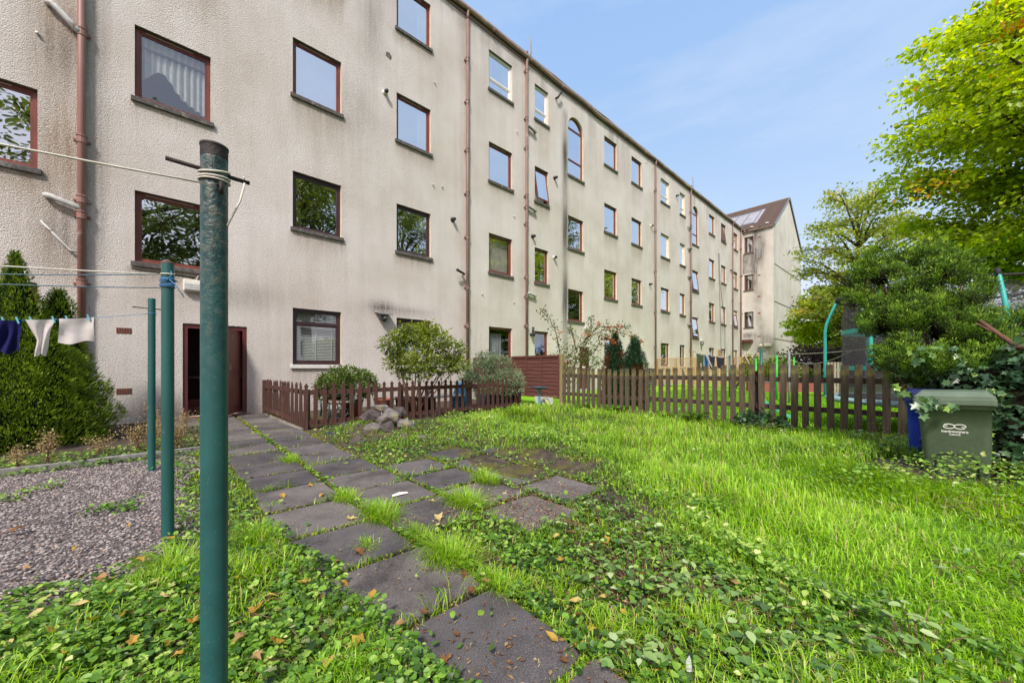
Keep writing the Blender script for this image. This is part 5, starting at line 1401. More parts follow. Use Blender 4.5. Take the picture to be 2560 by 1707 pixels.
# ================================================================== next garden
lt = thing('lattice_fence', 'golden timber fence with diamond lattice top in the next garden', 'fence', W(22.2, -10.8, 0), ROT - R(90))
LL = 4.6
for k in range(5): MB().box(k * LL / 4 - .05, k * LL / 4 + .05, -.05, .05, -.1, 1.70).build('post', M['lattice'], lt)
lm = MB()
for k in range(4):
    x0 = k * LL / 4 + .05; x1 = (k + 1) * LL / 4 - .05; z0, z1 = 1.18, 1.66
    lm.box(x0, x1, -.02, .02, z1, z1 + .04); lm.box(x0, x1, -.02, .02, z0 - .04, z0)
    wv = x1 - x0; hh = z1 - z0; st = .125; q = -hh
    while q < wv:
        a0 = max(q, 0); b0 = min(q + hh, wv)
        if b0 > a0:
            lm.bar((x0 + a0, .008, z0 + (a0 - q)), (x0 + b0, .008, z0 + (b0 - q)), .022, .012)
            lm.bar((x0 + a0, -.008, z1 - (a0 - q)), (x0 + b0, -.008, z1 - (b0 - q)), .022, .012)
        q += st
lm.build('lattice_top', M['lattice'], lt)
for k in range(22):
    MB().box(.08 + k * .205, .20 + k * .205, -.012, .012, .15 + .02 * (k % 3), 1.13).build('board', M['lattice'], lt)
MB().box(0, LL, .013, .05, .35, .43).box(0, LL, .013, .05, .9, .98).build('rail', M['lattice'], lt)
far_poles = [(1824, 14.0, 888, 'pole', 'thin green pole in front of the lattice fence'), (1903, 9.7, 872, 'pole', 'stout grey-green pole carrying two knotted lines in the next garden'),
             (1942, 13.0, 888, 'toy_green', 'bright green pole before the green bush in the next garden'), (1973, 12.0, 879, 'pipe_grey', 'grey metal pole at the right of the next garden'),
             (1890, 15.0, 896, 'toy_green', 'short bright green pole left of the stout pole'), (1985, 17.0, 893, 'toy_green', 'farthest bright green pole near the purple hedge'),
             (1731, 14.0, 875, 'post_green', 'weathered wooden pole with dark washing beside it')]
FP = {}
for px, t, py, mt, lab in far_poles:
    p = pt(px, py, t); FP[px] = p
    o = thing('clothes_pole', lab, 'clothes pole', (p.x, p.y, 0), 0, 'clothes poles in the next garden')
    MB().tube([(0, 0, -.1), (0, 0, p.z)], .033, 12).build('tube', M[mt], o, smooth=True)
    MB().tube([(-.12, 0, p.z - .07), (.12, 0, p.z - .07)], .008, 6).build('hook_bar', M['iron'], o)
def fline(a, b, sag_, label):
    k = 20; a = Vector(a); b = Vector(b); P = [a.lerp(b, i / k) - Vector((0, 0, sag_ * 4 * (i / k) * (1 - i / k))) for i in range(k + 1)]
    line_thing('washing_line', label, P, .005, M['rope'])
    return P
fp = lambda px, dz=-.08: FP[px] + Vector((0, 0, dz))
fline(fp(1903), fp(1973), .10, 'slack cream line between the stout pole and the grey pole')
fline(fp(1903, -.12), fp(1942), .04, 'cream line between the stout pole and the green pole behind it')
fline(fp(1973), (8.9, 9.2, 1.62), .03, 'taut cream line running from the grey pole behind the trampoline')
fline(fp(1973, -.25), (8.2, 9.0, 1.55), .22, 'sagging cream line between the grey pole and the trampoline')
dl = fline(fp(1731), fp(1824), .05, 'line of dark washing beside the lattice fence')
def hang_far(name, label, cat, u0, u1, drop, mat, legs=False, seed=0):
    a = FP[1731] + Vector((0, 0, -.1)); b = FP[1824] + Vector((0, 0, -.1)); V = []; F = []; nx, nz_ = 8, 6
    for j in range(nz_ + 1):
        for i in range(nx + 1):
            u = u0 + (u1 - u0) * i / nx; p = a.lerp(b, u); v = j / nz_
            sh = (1 - .25 * v) if not legs else 1
            V.append((p.x + (u0 + u1 - 2 * u) * .15 * v, p.y - .02 + .03 * math.sin(i * 2 + seed) * v, p.z - drop * v - .04 * math.sin(PI * (u - u0) / (u1 - u0))))
    for j in range(nz_):
        for i in range(nx):
            if legs and i == nx // 2 and j > 2: continue
            F.append((j * 9 + i, j * 9 + i + 1, j * 9 + i + 10, j * 9 + i + 9))
    return tag(MB().add(V, F).build(name, mat, smooth=True), label, cat)
hang_far('olive_trousers', 'olive trousers hanging nearest the wooden pole', 'trousers', .12, .30, .62, M['olive'], True, 1)
hang_far('blue_jeans', 'bright blue jeans hanging in the next garden', 'trousers', .31, .43, .85, M['denim'], True, 2)
hang_far('dark_trousers', 'dark navy trousers hanging right of the jeans', 'trousers', .44, .60, .5, M['charcoal'], True, 3)
hang_far('dark_shirt', 'charcoal shirt sagging on the line before the lattice fence', 'shirt', .63, .86, .42, M['charcoal'], False, 4)
pr = MB().tube([pt(1764, 884, 13.9), pt(1790, 940, 13.6)], .025, 8).build('clothes_prop', M['bench_slat'], smooth=True); tag(pr, 'slanting wooden clothes prop under the dark washing', 'clothes prop')
pr = MB().tube([pt(1858, 880, 16), pt(1878, 920, 15.6)], .03, 8).build('clothes_prop', M['bench_slat'], smooth=True); tag(pr, 'slanting wooden clothes prop near the red door', 'clothes prop')
lw = thing('low_brick_wall', 'low red-painted brick wall across the next garden', 'wall', (0, 0, 0))
a = pt(1868, 978, 17.6); b_ = pt(2060, 978, 17.2)
MB().bar((a.x, a.y, .22), (b_.x, b_.y, .22), .22, .46).build('wall', M['brick_low'], lw)
MB().bar((a.x, a.y, .475), (b_.x, b_.y, .475), .27, .05).build('coping', M['kerb'], lw)
wfn = thing('wooden_gate', 'pale wooden gate beside the purple hedge behind the trampoline', 'gate', pt(2082, 975, 14.5).xy.to_3d(), R(10))
for i in range(6): MB().box(-.4 + i * .15, -.30 + i * .15, -.01, .01, .05, 1.35).build('board', M['bench_slat'], wfn)
MB().box(-.42, .47, .012, .04, .3, .38).box(-.42, .47, .012, .04, 1.0, 1.08).build('rail', M['bench_slat'], wfn)

# child's slide
ts = thing('toy_slide', 'bright green plastic toddler slide behind the weathered fence', 'toy', pt(1885, 1050, 8.1).xy.to_3d(), R(-25))
for sx in (-1, 1):
    MB().prism([(-.02 * 0 + .0, 0), (.12, 0), (.16, .40), (.10, .55), (.02, .58), (-.05, .50), (-.04, .1)], sx * .17 - .02, sx * .17 + .02).build('side_panel', M['toy_green'], ts, bevel=.012)
MB().box(-.04, .12, -.15, .15, .12, .15).box(-.02, .10, -.15, .15, .27, .30).build('step', M['toy_teal'], ts, bevel=.008)
sl_ = MB()
for i in range(9):
    u0, u1 = i / 9, (i + 1) / 9
    f_ = lambda u: (.10 + .62 * u, .40 * (1 - u) ** 1.25 + .05)
    (xa, za), (xb, zb) = f_(u0), f_(u1)
    sl_.add([(xa, -.14, za), (xa, .14, za), (xb, .14, zb), (xb, -.14, zb)], [(0, 1, 2, 3)])
    for sy in (-.14, .14): sl_.add([(xa, sy, za), (xb, sy, zb), (xb, sy, zb + .07), (xa, sy, za + .07)], [(0, 1, 2, 3)])
sl_.build('chute', M['toy_teal'], ts)
tb_ = thing('toy_ball', 'pink and white ball on the lawn of the next garden', 'ball', pt(1608, 985, 13.0).xy.to_3d() + Vector((0, 0, .16)))
MB().lathe([(.16 * math.sin(PI * i / 10) + .0005, -.16 * math.cos(PI * i / 10)) for i in range(11)], (0, 0, 0), 18).build('ball', M['toy_pink'], tb_, smooth=True)
# ================================================================== plants
def lumps_foliage(name, lumps, n, size, tmpl, mat, parent, up=.3, out_=.9, shell=.55, width=1.0, droop=0.0, rb=.35, clump=None):
    """leaves spread through overlapping ellipsoids: lumps = [(centre, radii)]"""
    vol = np.array([r[0] * r[1] * r[2] for c, r in lumps]) ** .72; vol /= vol.sum()
    idx = rng.choice(len(lumps), n, p=vol)
    C_ = np.array([list(c) for c, r in lumps])[idx]; R_ = np.array([list(r) for c, r in lumps])[idx]
    d = rdir(n); rad = shell + (1 - shell) * rng.random(n) ** .6
    k = 6 if clump is None else clump
    wob = 1 + .13 * np.sin(d[:, 0] * k + idx * 1.7) * np.cos(d[:, 1] * k * 1.2 + idx) + .10 * np.sin(d[:, 2] * k * 1.5 + idx * 2.3 + d[:, 0] * 4)
    P = C_ + R_ * d * (rad * wob)[:, None] + rng.normal(0, size * .35, (n, 3))
    # thin out what lies deep inside another lump, and below ground
    keep = P[:, 2] > .02
    P, d, rad, idx = P[keep], d[keep], rad[keep], idx[keep]; n = len(P)
    F = d * out_ + rng.normal(0, .45, (n, 3)); F[:, 2] += up - droop
    U = d * .6 + rng.normal(0, .45, (n, 3)); U[:, 2] += .6
    S = size * rng.uniform(.6, 1.25, n)
    lump_r = np.array([((i * 37) % 11) / 11 for i in range(len(lumps))])[idx]
    rnd = .18 + rb * (rad - shell) / (1 - shell + 1e-6) * (.55 + .45 * d[:, 2]) + .22 * lump_r + rng.normal(0, .13, n) + .12 * np.sin(P[:, 0] * 9) * np.sin(P[:, 2] * 8 + P[:, 1] * 7)  # inner and lower leaves darker: shading put into the leaf tone
    return leaf_mesh(name, P, F, U, np.stack([S, S * width], 1), rnd, tmpl, mat, parent)

def conifer(base, prof, n, size, mat, label, name='conifer', lean=(0, 0), sq=(1, 1), core=True, group=None, brown=0.0, seed=1):
    """prof: [(z, r)] outline; sprays point outwards and up"""
    o = thing(name, label, 'conifer', base, 0, group)
    zs = np.array([p[0] for p in prof]); rs = np.array([p[1] for p in prof])
    zz = np.linspace(zs[0], zs[-1], 200); ww = np.interp(zz, zs, rs) + .03; ww /= ww.sum()
    z = rng.choice(zz, n, p=ww) + rng.uniform(-.02, .02, n); a = rng.uniform(0, 2 * PI, n)
    lump = 1 + .06 * np.sin(a * 5 + z * 3 + seed) + .06 * np.sin(a * 9 - z * 6 + seed) + .05 * np.sin(z * 14 + a * 3) + .04 * np.sin(a * 23 + z * 17)
    q = rng.random(n); rr_ = np.interp(z, zs, rs) * lump * (1.04 - .42 * q ** 2.0)
    d = np.stack([np.cos(a), np.sin(a), np.zeros(n)], 1)
    H = zs[-1]
    P = d * rr_[:, None] * np.array([sq[0], sq[1], 1]); P[:, 2] = z; P[:, 0] += lean[0] * z / H; P[:, 1] += lean[1] * z / H
    F = d * .75 + rng.normal(0, .30, (n, 3)); F[:, 2] += .75 + .5 * (z / H)
    U = d + rng.normal(0, .5, (n, 3))
    S = size * rng.uniform(.6, 1.3, n)
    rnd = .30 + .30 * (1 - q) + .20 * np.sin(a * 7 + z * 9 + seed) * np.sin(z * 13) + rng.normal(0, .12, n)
    if brown: rnd = np.where((z < H * brown) & (np.sin(a * 3 + seed) > -.3), .72 + .28 * rng.random(n), np.minimum(rnd, .62))
    leaf_mesh('foliage', P, F, U, np.stack([S, S * .55], 1), rnd, NEEDLE, mat, o)
    if core:
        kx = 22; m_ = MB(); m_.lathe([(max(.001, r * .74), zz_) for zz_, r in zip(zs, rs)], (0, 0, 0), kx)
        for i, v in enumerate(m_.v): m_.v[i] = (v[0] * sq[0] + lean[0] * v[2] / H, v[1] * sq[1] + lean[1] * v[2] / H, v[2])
        m_.build('shade_core', plain('conifer_shade', (.012, .022, .008), (.006, .010, .004), 1, 20, spec=0), o)  # near-black solid core stands in for the shade inside the crown
    MB().tube([(0, 0, -.1), (lean[0] * .6, lean[1] * .6, H * .6)], [.05, .02], 8).build('trunk', M['bark'], o)
    return o

# conifers at the left
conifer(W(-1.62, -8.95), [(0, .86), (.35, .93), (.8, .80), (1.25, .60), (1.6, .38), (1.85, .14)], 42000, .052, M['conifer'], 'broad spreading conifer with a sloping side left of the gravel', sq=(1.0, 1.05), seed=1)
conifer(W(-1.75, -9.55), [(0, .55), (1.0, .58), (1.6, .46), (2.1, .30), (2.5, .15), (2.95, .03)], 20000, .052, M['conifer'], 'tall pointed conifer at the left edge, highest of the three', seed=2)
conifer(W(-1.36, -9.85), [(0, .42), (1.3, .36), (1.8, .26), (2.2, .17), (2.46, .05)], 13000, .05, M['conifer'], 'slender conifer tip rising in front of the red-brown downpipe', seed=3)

# trees ---------------------------------------------------------------
def make_tree(name, label, base, H, tr, crown_c, crown_r, limbs, subs, leaves, lsize, mat, seed, droop=.35, group=None, spread=.30, flat=.45, start=None):
    r2 = np.random.default_rng(seed); o = thing(name, label, 'tree', base, 0, group)
    cc = np.array(crown_c); cr = np.array(crown_r)
    tk = MB(); st = start if start is not None else cc[2] - cr[2] * .8
    trunk = [(0, 0, -.3), (0, 0, .3)] + [(cc[0] * u ** 1.5, cc[1] * u ** 1.5, .3 + (H * .92 - .3) * u) for u in np.linspace(.12, 1, 9)]
    tk.tube(trunk, [tr * 1.5, tr * 1.15] + [tr * (1 - .85 * u) for u in np.linspace(.12, 1, 9)], 12)
    TP = np.array(trunk)
    P_, F_, U_, R_ = [], [], [], []
    lb = MB()
    for i in range(limbs):
        u = (i + .5) / limbs; ang = i * 2.39996 + r2.uniform(-.3, .3)
        zc = 1 - 1.75 * u + r2.uniform(-.1, .1)         # from crown top to bottom
        zc = max(-.95, min(.97, zc)); rad = math.sqrt(max(.02, 1 - zc * zc))
        end = cc + cr * np.array([math.cos(ang) * rad, math.sin(ang) * rad, zc]) * r2.uniform(.82, 1.05)
        zs_ = min(max(st, end[2] - r2.uniform(.2, .5) * cr[2]), H * .85)
        sx = np.array([np.interp(zs_, TP[:, 2], TP[:, 0]), np.interp(zs_, TP[:, 2], TP[:, 1]), zs_])
        mid = (sx + end) / 2 + np.array([0, 0, cr[2] * r2.uniform(.05, .22)])
        cur = [(1 - t) ** 2 * sx + 2 * t * (1 - t) * mid + t * t * end for t in np.linspace(0, 1, 9)]
        L_ = np.linalg.norm(end - sx)
        lb.tube([tuple(c) for c in cur], [max(.008, tr * .38 * (1 - .92 * t) * min(1, L_ / cr[0])) for t in np.linspace(0, 1, 9)], 6)
        for j in range(subs):
            t = .22 + .78 * (j + r2.random()) / subs; k = min(7, int(t * 8)); p = cur[k] + (cur[k + 1] - cur[k]) * (t * 8 - k)
            dr = cur[k + 1] - cur[k]; dr /= np.linalg.norm(dr) + 1e-9
            side = np.array([-dr[1], dr[0], 0]) * (1 if j % 2 else -1)
            dv = dr * r2.uniform(.3, .9) + side * r2.uniform(.5, 1.1) + np.array([0, 0, r2.uniform(-.25, .35)])
            dv /= np.linalg.norm(dv); ln = cr[0] * r2.uniform(.22, .42) * (1.1 - .4 * t)
            q = [p + dv * ln * s_ + np.array([0, 0, -droop * ln * s_ * s_]) for s_ in (0, .35, .7, 1)]
            lb.tube([tuple(c) for c in q], [.014 * cr[0] / 3, .010 * cr[0] / 3, .006 * cr[0] / 3, .003], 4, cap=False)
            n = int(leaves * r2.uniform(.5, 1.4)); sg = r2.random(n) ** .7
            pts_ = p + dv * ln * sg[:, None] + np.array([0, 0, -1.0]) * (droop * ln * sg ** 2)[:, None]
            w_ = ln * spread * (.35 + .65 * np.sin(sg * PI * .8 + .2))[:, None]
            pts_ = pts_ + r2.normal(0, 1, (n, 3)) * w_ * np.array([1, 1, flat])
            f = dv * .7 + r2.normal(0, .6, (n, 3)); f[:, 2] -= droop
            uu = r2.normal(0, .45, (n, 3)); uu[:, 2] += 1
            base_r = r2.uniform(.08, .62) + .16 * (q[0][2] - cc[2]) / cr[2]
            P_.append(pts_); F_.append(f); U_.append(uu); R_.append(base_r + r2.normal(0, .16, n) + (.5 * (r2.random() < .05)))
    P_ = np.concatenate(P_); F_ = np.concatenate(F_); U_ = np.concatenate(U_); R_ = np.concatenate(R_)
    S = lsize * r2.uniform(.6, 1.25, len(P_))
    tk.build('trunk', M['bark'], o, smooth=True); lb.build('limbs', M['bark'], o, smooth=True)
    leaf_mesh('crown', P_, F_, U_, np.stack([S, S * .95], 1), R_, KITE if lsize < .2 else OVATE, mat, o)
    return o
big = make_tree('broadleaf_tree', 'large autumn tree with yellow-green leaves filling the upper right', (19.0, 12.3, 0), 15.5, .42, (-.6, -.5, 8.6), (4.6, 4.6, 6.6), 64, 13, 125, .175, M['tree_near'], 3, droop=.42, spread=.34)
mid = make_tree('broadleaf_tree', 'dull green tree with browning top between the gabled block and the large tree', (22.3, 24.0, 0), 12.6, .26, (0, 0, 7.4), (3.3, 3.3, 5.4), 38, 10, 46, .19, M['tree_mid'], 8, droop=.25, spread=.40, start=2.0)
t3 = make_tree('broadleaf_tree', 'bright lime tree low behind the trampoline pole', (22.5, 26.5, 0), 6.8, .16, (0, 0, 4.0), (2.5, 2.5, 2.8), 22, 8, 60, .24, M['tree_near'], 15, droop=.4, spread=.36, start=1.0)
t4 = make_tree('broadleaf_tree', 'dark green tree touching the far edge of the gabled block', (34.5, 40.0, 0), 11.0, .24, (0, 0, 6.0), (3.4, 3.4, 5.2), 28, 8, 55, .34, M['tree_back'], 21, droop=.3, spread=.38, start=1.5)
t5 = copy_tree(t4); t5.location = (33.0, 33.5, 0); t5.rotation_euler = (0, 0, 2.0); t5.scale = (1.05, 1.05, .55); t5['label'] = 'dark green tree behind the lime tree, right of the gabled block'
# trees across the court, seen mirrored in the window panes
tr0 = make_tree('broadleaf_tree', 'tall tree standing across the court, mirrored in the windows', W(8.6, 13.0), 19.5, .40, (0, 0, 10.5), (5.6, 5.6, 7.0), 40, 11, 66, .24, M['tree_back'], 31, droop=.35, spread=.36, group='trees across the court')
for (s, n, sc, rz) in ((-2.0, 14.0, 1.05, 1.0), (18.5, 15.0, 1.0, 2.2), (27.0, 11.0, 1.0, 3.6), (38.5, 9.5, 1.15, 4.6), (50.0, 12.0, 1.1, .6)):
    c = copy_tree(tr0); c.location = W(s, n); c.rotation_euler = (0, 0, rz); c.scale = (sc, sc, sc)

# shrubs in the plot --------------------------------------------------------
o = thing('clipped_shrub', 'low rounded glossy shrub clipped to a dome behind the brown fence', 'shrub', W(2.98, -8.75))
zt = .0
lumps = [(Vector((0, 0, .80)), (.60, .60, .34)), (Vector((-.28, -.1, .70)), (.36, .36, .27)), (Vector((.30, .12, .72)), (.36, .36, .28)), (Vector((.0, -.25, .74)), (.35, .3, .28))]
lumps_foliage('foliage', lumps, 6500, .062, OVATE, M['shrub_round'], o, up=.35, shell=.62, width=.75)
sm = MB()
for i in range(9):
    a = i * 2.4; sm.tube([(0, 0, 0), (.08 * math.cos(a), .08 * math.sin(a), .25), (.40 * math.cos(a), .40 * math.sin(a), .72)], [.02, .016, .006], 6)
sm.build('stems', M['bark_dark'], o, smooth=True)
o = thing('small_tree', 'small lime-green tree with several bare stems growing through the brown fence', 'tree', W(4.15, -7.80))
lumps = []; r2 = random.Random(12); sm = MB()
b0 = W(4.15, -7.80)
for (px, py, t, rx, rz_) in ((985, 862, 8.4, .34, .26), (1035, 838, 8.6, .42, .28), (1085, 850, 8.5, .40, .28), (1130, 880, 8.7, .36, .30), (1000, 905, 8.5, .34, .24), (1050, 900, 8.3, .40, .26), (1105, 915, 8.6, .34, .24), (1060, 930, 8.3, .22, .16), (1145, 912, 8.7, .26, .2), (1015, 935, 8.5, .2, .14), (1070, 826, 8.5, .25, .2), (1010, 840, 8.5, .22, .18)):
    p = pt(px, py, t) - b0; lumps.append((p, (rx, rx, rz_)))
    if rx > .25:
        s0 = Vector((r2.uniform(-.08, .08), r2.uniform(-.08, .08), 0)); m_ = s0.lerp(p, .5) + Vector((r2.uniform(-.08, .08), r2.uniform(-.08, .08), -.05))
        sm.tube([s0, s0.lerp(m_, .5) + Vector((0, 0, .05)), m_, p], [.026, .02, .015, .005], 7)
        for q in range(3): sm.tube([m_.lerp(p, .3 + .2 * q), p + Vector((r2.uniform(-.3, .3), r2.uniform(-.3, .3), r2.uniform(-.1, .25)))], [.009, .003], 5)
lumps_foliage('crown', lumps, 6200, .082, OVATE, M['shrub_lime'], o, up=.1, shell=.25, width=.62, droop=.1)
sm.build('stems', M['bark_red'], o, smooth=True)
o = thing('grey_green_shrub', 'spreading feathery grey-green shrub beside the panel fence', 'shrub', W(6.85, -8.15)); b0 = W(6.85, -8.15)
lumps = []
for (px, py, t, rx, rz_) in ((1200, 930, 10.6, .50, .34), (1245, 912, 10.7, .44, .28), (1275, 945, 10.5, .40, .26), (1175, 955, 10.6, .36, .26), (1230, 960, 10.4, .50, .26), (1290, 965, 10.3, .26, .18), (1215, 895, 10.8, .28, .2), (1255, 980, 10.3, .34, .16)):
    lumps.append((pt(px, py, t) - b0, (rx, rx, rz_)))
lumps_foliage('foliage', lumps, 8500, .075, KITE, M['shrub_grey'], o, up=.35, shell=.35, width=.42)
sm = MB()
for i, (p, r_) in enumerate(lumps): sm.tube([(.1 * math.cos(i), .1 * math.sin(i), 0), p * .5 + Vector((0, 0, .05)), p], [.02, .012, .004], 6)
sm.build('stems', M['bark_dark'], o, smooth=True)

# firethorn arching over the weathered fence
o = thing('firethorn', 'straggling firethorn with arching branches and orange-red berry bunches by the pale post', 'shrub', W(8.75, -7.1)); b0 = W(8.75, -7.1)
T = 11.3
arcs = [[(1412, 960), (1405, 905), (1440, 872), (1480, 838), (1515, 824), (1555, 832), (1600, 852)], [(1410, 940), (1398, 870), (1388, 825), (1372, 795), (1352, 776)],
        [(1420, 950), (1450, 880), (1470, 850), (1476, 815), (1477, 792)], [(1415, 955), (1440, 910), (1485, 880), (1500, 850), (1520, 842)], [(1410, 960), (1395, 920), (1378, 890)],
        [(1440, 872), (1430, 830), (1425, 822)], [(1420, 960), (1470, 920), (1500, 905)], [(1455, 858), (1500, 815), (1540, 818), (1572, 817)], [(1405, 930), (1425, 900), (1460, 895), (1475, 880)]]
sm = MB(); LP = []; LF = []
for ai, arc in enumerate(arcs):
    P3 = [pt(x, y, T + .25 * math.sin(ai * 2 + i)) - b0 for i, (x, y) in enumerate(arc)]
    Q = []
    for i in range(len(P3) - 1):
        for u in (0, .25, .5, .75): Q.append(P3[i].lerp(P3[i + 1], u) + Vector((r2.uniform(-.015, .015), 0, r2.uniform(-.015, .015))))
    Q.append(P3[-1]); sm.tube(Q, [.020 - .015 * i / len(Q) for i in range(len(Q))], 6)
    for i, q in enumerate(Q):
        for _ in range(16 if i > 2 else 10):
            sp = .05 + .07 * (1 - i / len(Q)); LP.append(q + Vector((r2.gauss(0, sp), r2.gauss(0, sp), r2.gauss(0, sp)))); LF.append((r2.gauss(0, 1), r2.gauss(0, 1), r2.gauss(.2, 1)))
for (x, y) in ((1420, 905), (1440, 895), (1415, 880), (1455, 905), (1468, 905), (1408, 905), (1480, 895), (1465, 885), (1425, 935), (1415, 925), (1400, 915)):
    for _ in range(45): LP.append(pt(x, y, T) - b0 + Vector((r2.gauss(0, .12), r2.gauss(0, .12), r2.gauss(0, .10)))); LF.append((r2.gauss(0, 1), r2.gauss(0, 1), r2.gauss(.2, 1)))
LP = np.array([tuple(p) for p in LP]); LF = np.array(LF)
leaf_mesh('foliage', LP, LF, rdir(len(LP), .8), rng.uniform(.04, .075, len(LP)), rng.normal(.5, .22, len(LP)), OVATE, M['berry_leaf'], o)
sm.build('branches', M['bark_red'], o, smooth=True)
bm_ = bmesh.new()
for (x, y, k, sp) in ((1465, 835, 22, .07), (1498, 810, 20, .05), (1525, 820, 20, .05), (1543, 818, 22, .06), (1512, 843, 26, .07), (1532, 850, 14, .04), (1537, 858, 14, .05), (1582, 842, 24, .06), (1592, 860, 30, .08), (1600, 852, 16, .05), (1402, 830, 10, .04), (1393, 845, 8, .04), (1430, 823, 5, .03), (1440, 850, 8, .05), (1425, 905, 6, .05), (1545, 832, 10, .04), (1410, 905, 8, .06)):
    c = pt(x, y, T - .05) - b0
    for _ in range(k):
        mt = Matrix.Translation(c + Vector((r2.gauss(0, sp), r2.gauss(0, sp), r2.gauss(0, sp * .8))))
        bmesh.ops.create_icosphere(bm_, subdivisions=1, radius=r2.uniform(.014, .021), matrix=mt)
me = bpy.data.meshes.new('berries'); bm_.to_mesh(me); bm_.free(); me.materials.append(M['berry'])
bo = bpy.data.objects.new('berries', me); COL.objects.link(bo); bo.parent = o

# browning cypress pair beyond the fence
conifer(pt(1537, 1010, 11.4).xy.to_3d(), [(0, .36), (.5, .40), (1.0, .38), (1.5, .26), (1.9, .13), (2.2, .04)], 5200, .09, M['cypress'], 'left of two dwarf cypresses, green with browned lower branches', brown=.72, seed=4)
conifer(pt(1586, 1010, 11.0).xy.to_3d(), [(0, .38), (.5, .42), (.95, .40), (1.4, .28), (1.75, .14), (2.02, .04)], 5200, .09, M['cypress'], 'right of two dwarf cypresses, green with browned lower branches', brown=.60, seed=6)

# big juniper over the bins -----------------------------------------------
jb0 = Vector((5.15, 4.25, G(5.15, 4.25)))
o = thing('juniper_bush', 'big dark green juniper with upright plumes above the wheeled bins', 'shrub', jb0)
LL_ = [(2166, 750, 4.9, .20, .28), (2200, 690, 4.8, .20, .30), (2165, 690, 4.9, .16, .22), (2255, 735, 4.7, .24, .28), (2312, 675, 4.6, .15, .28), (2345, 690, 4.5, .20, .28), (2400, 690, 4.5, .16, .17), (2380, 750, 4.4, .22, .24),
       (2198, 812, 4.8, .22, .28), (2230, 800, 4.6, .30, .34), (2300, 790, 4.5, .32, .36), (2370, 830, 4.3, .30, .30), (2242, 888, 4.6, .22, .24), (2270, 900, 4.4, .30, .30), (2340, 910, 4.2, .30, .28), (2440, 740, 4.4, .12, .13), (2435, 830, 4.2, .24, .2),
       (2275, 948, 4.4, .18, .18), (2182, 648, 4.9, .10, .20), (2226, 640, 4.85, .09, .18), (2322, 622, 4.6, .10, .22), (2368, 640, 4.5, .09, .18), (2420, 655, 4.5, .08, .14), (2145, 690, 4.95, .07, .14), (2470, 715, 4.4, .06, .1), (2420, 900, 4.1, .28, .24), (2490, 860, 4.1, .22, .16), (2540, 800, 4.2, .18, .16), (2270, 650, 4.7, .08, .14), (2550, 880, 4.0, .2, .2), (2452, 780, 4.3, .11, .1)]
lumps = [(pt(x, y, t) - jb0, (rx, rx, rz_)) for (x, y, t, rx, rz_) in LL_]
# each plume is a cluster of upright sprays
PP, FF, UU, SS, RR_ = [], [], [], [], []
r3 = np.random.default_rng(17)
for li, (c, r_) in enumerate(lumps):
    np_ = int(48 * (r_[0] / .25) ** 2) + 8
    d = rdir(np_); d[:, 2] = np.abs(d[:, 2]) * .9 - .25; d = norm(d)
    tips = np.array(list(c)) + d * np.array(r_) * r3.uniform(.75, 1.15, np_)[:, None]
    for j in range(np_):
        n = int(r3.integers(70, 115)); ax = d[j] * .50 + np.array([0, 0, .85]) + r3.normal(0, .16, 3); ax /= np.linalg.norm(ax)
        L_ = r3.uniform(.13, .24); u = r3.random(n)
        w_ = (.042 * np.sqrt(np.clip(u * 1.6, 0, 1)) * (1 - u) ** .5 + .005)
        off = r3.normal(0, 1, (n, 3)); off -= (off @ ax)[:, None] * ax
        p = tips[j] + ax * ((u - .75) * L_)[:, None] + off * w_[:, None]
        PP.append(p); FF.append(ax * 1.0 + norm(off) * .55); UU.append(r3.normal(0, 1, (n, 3)) + np.array([0, 0, .3])); SS.append(r3.uniform(.018, .036, n))
        lit_side = np.clip((d[j] @ np.array([-.6, -.6, .5]) + .6) / 1.4, 0, 1)  # left, upper and camera-side plumes painted lighter, as if lit
        RR_.append(.0 + .62 * u ** 1.5 * (.35 + .65 * lit_side) + .24 * lit_side + r3.uniform(-.20, .20) + r3.normal(0, .07, n))  # spray bases darkened as shade inside each plume
PP = np.concatenate(PP); FF = np.concatenate(FF); UU = np.concatenate(UU); SS = np.concatenate(SS); RR_ = np.concatenate(RR_)
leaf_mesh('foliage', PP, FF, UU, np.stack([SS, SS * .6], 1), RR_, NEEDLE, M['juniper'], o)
bm_ = bmesh.new()
for (c, r_) in lumps:
    if r_[0] > .19: bmesh.ops.create_icosphere(bm_, subdivisions=2, radius=1, matrix=Matrix.Translation(c) @ Matrix.Diagonal((r_[0] * .48, r_[1] * .48, r_[2] * .42, 1)))
for v in bm_.verts: v.co += Vector((mn.noise(v.co * 9), mn.noise(v.co * 9 + Vector((5, 0, 0))), mn.noise(v.co * 9 + Vector((0, 7, 0))))) * .05
me = bpy.data.meshes.new('shade_core'); bm_.to_mesh(me); bm_.free(); me.materials.append(plain('juniper_shade', (.018, .016, .010), (.010, .010, .006), 1, 20, spec=0))  # near-black lumps stand in for the shade between plumes
io = bpy.data.objects.new('shade_core', me); COL.objects.link(io); io.parent = o
sm = MB()
for (c, r_) in lumps[:15]: sm.tube([(0, 0, -.1), c * .45 + Vector((0, 0, -.05)), c], [.045, .03, .008], 7)
sm.build('stems', M['bark_red'], o, smooth=True)
lg = MB().tube([pt(2448, 800, 4.0), pt(2500, 838, 3.9), pt(2545, 868, 3.8), pt(2640, 885, 3.6)], [.016, .022, .026, .03], 8).tube([pt(2440, 808, 4.0), pt(2490, 835, 3.92), pt(2540, 868, 3.82)], .010, 7)
tag(lg.build('bare_branch', M['bark_red'], smooth=True), 'bare reddish branch slanting out of the juniper at the right edge', 'branch')

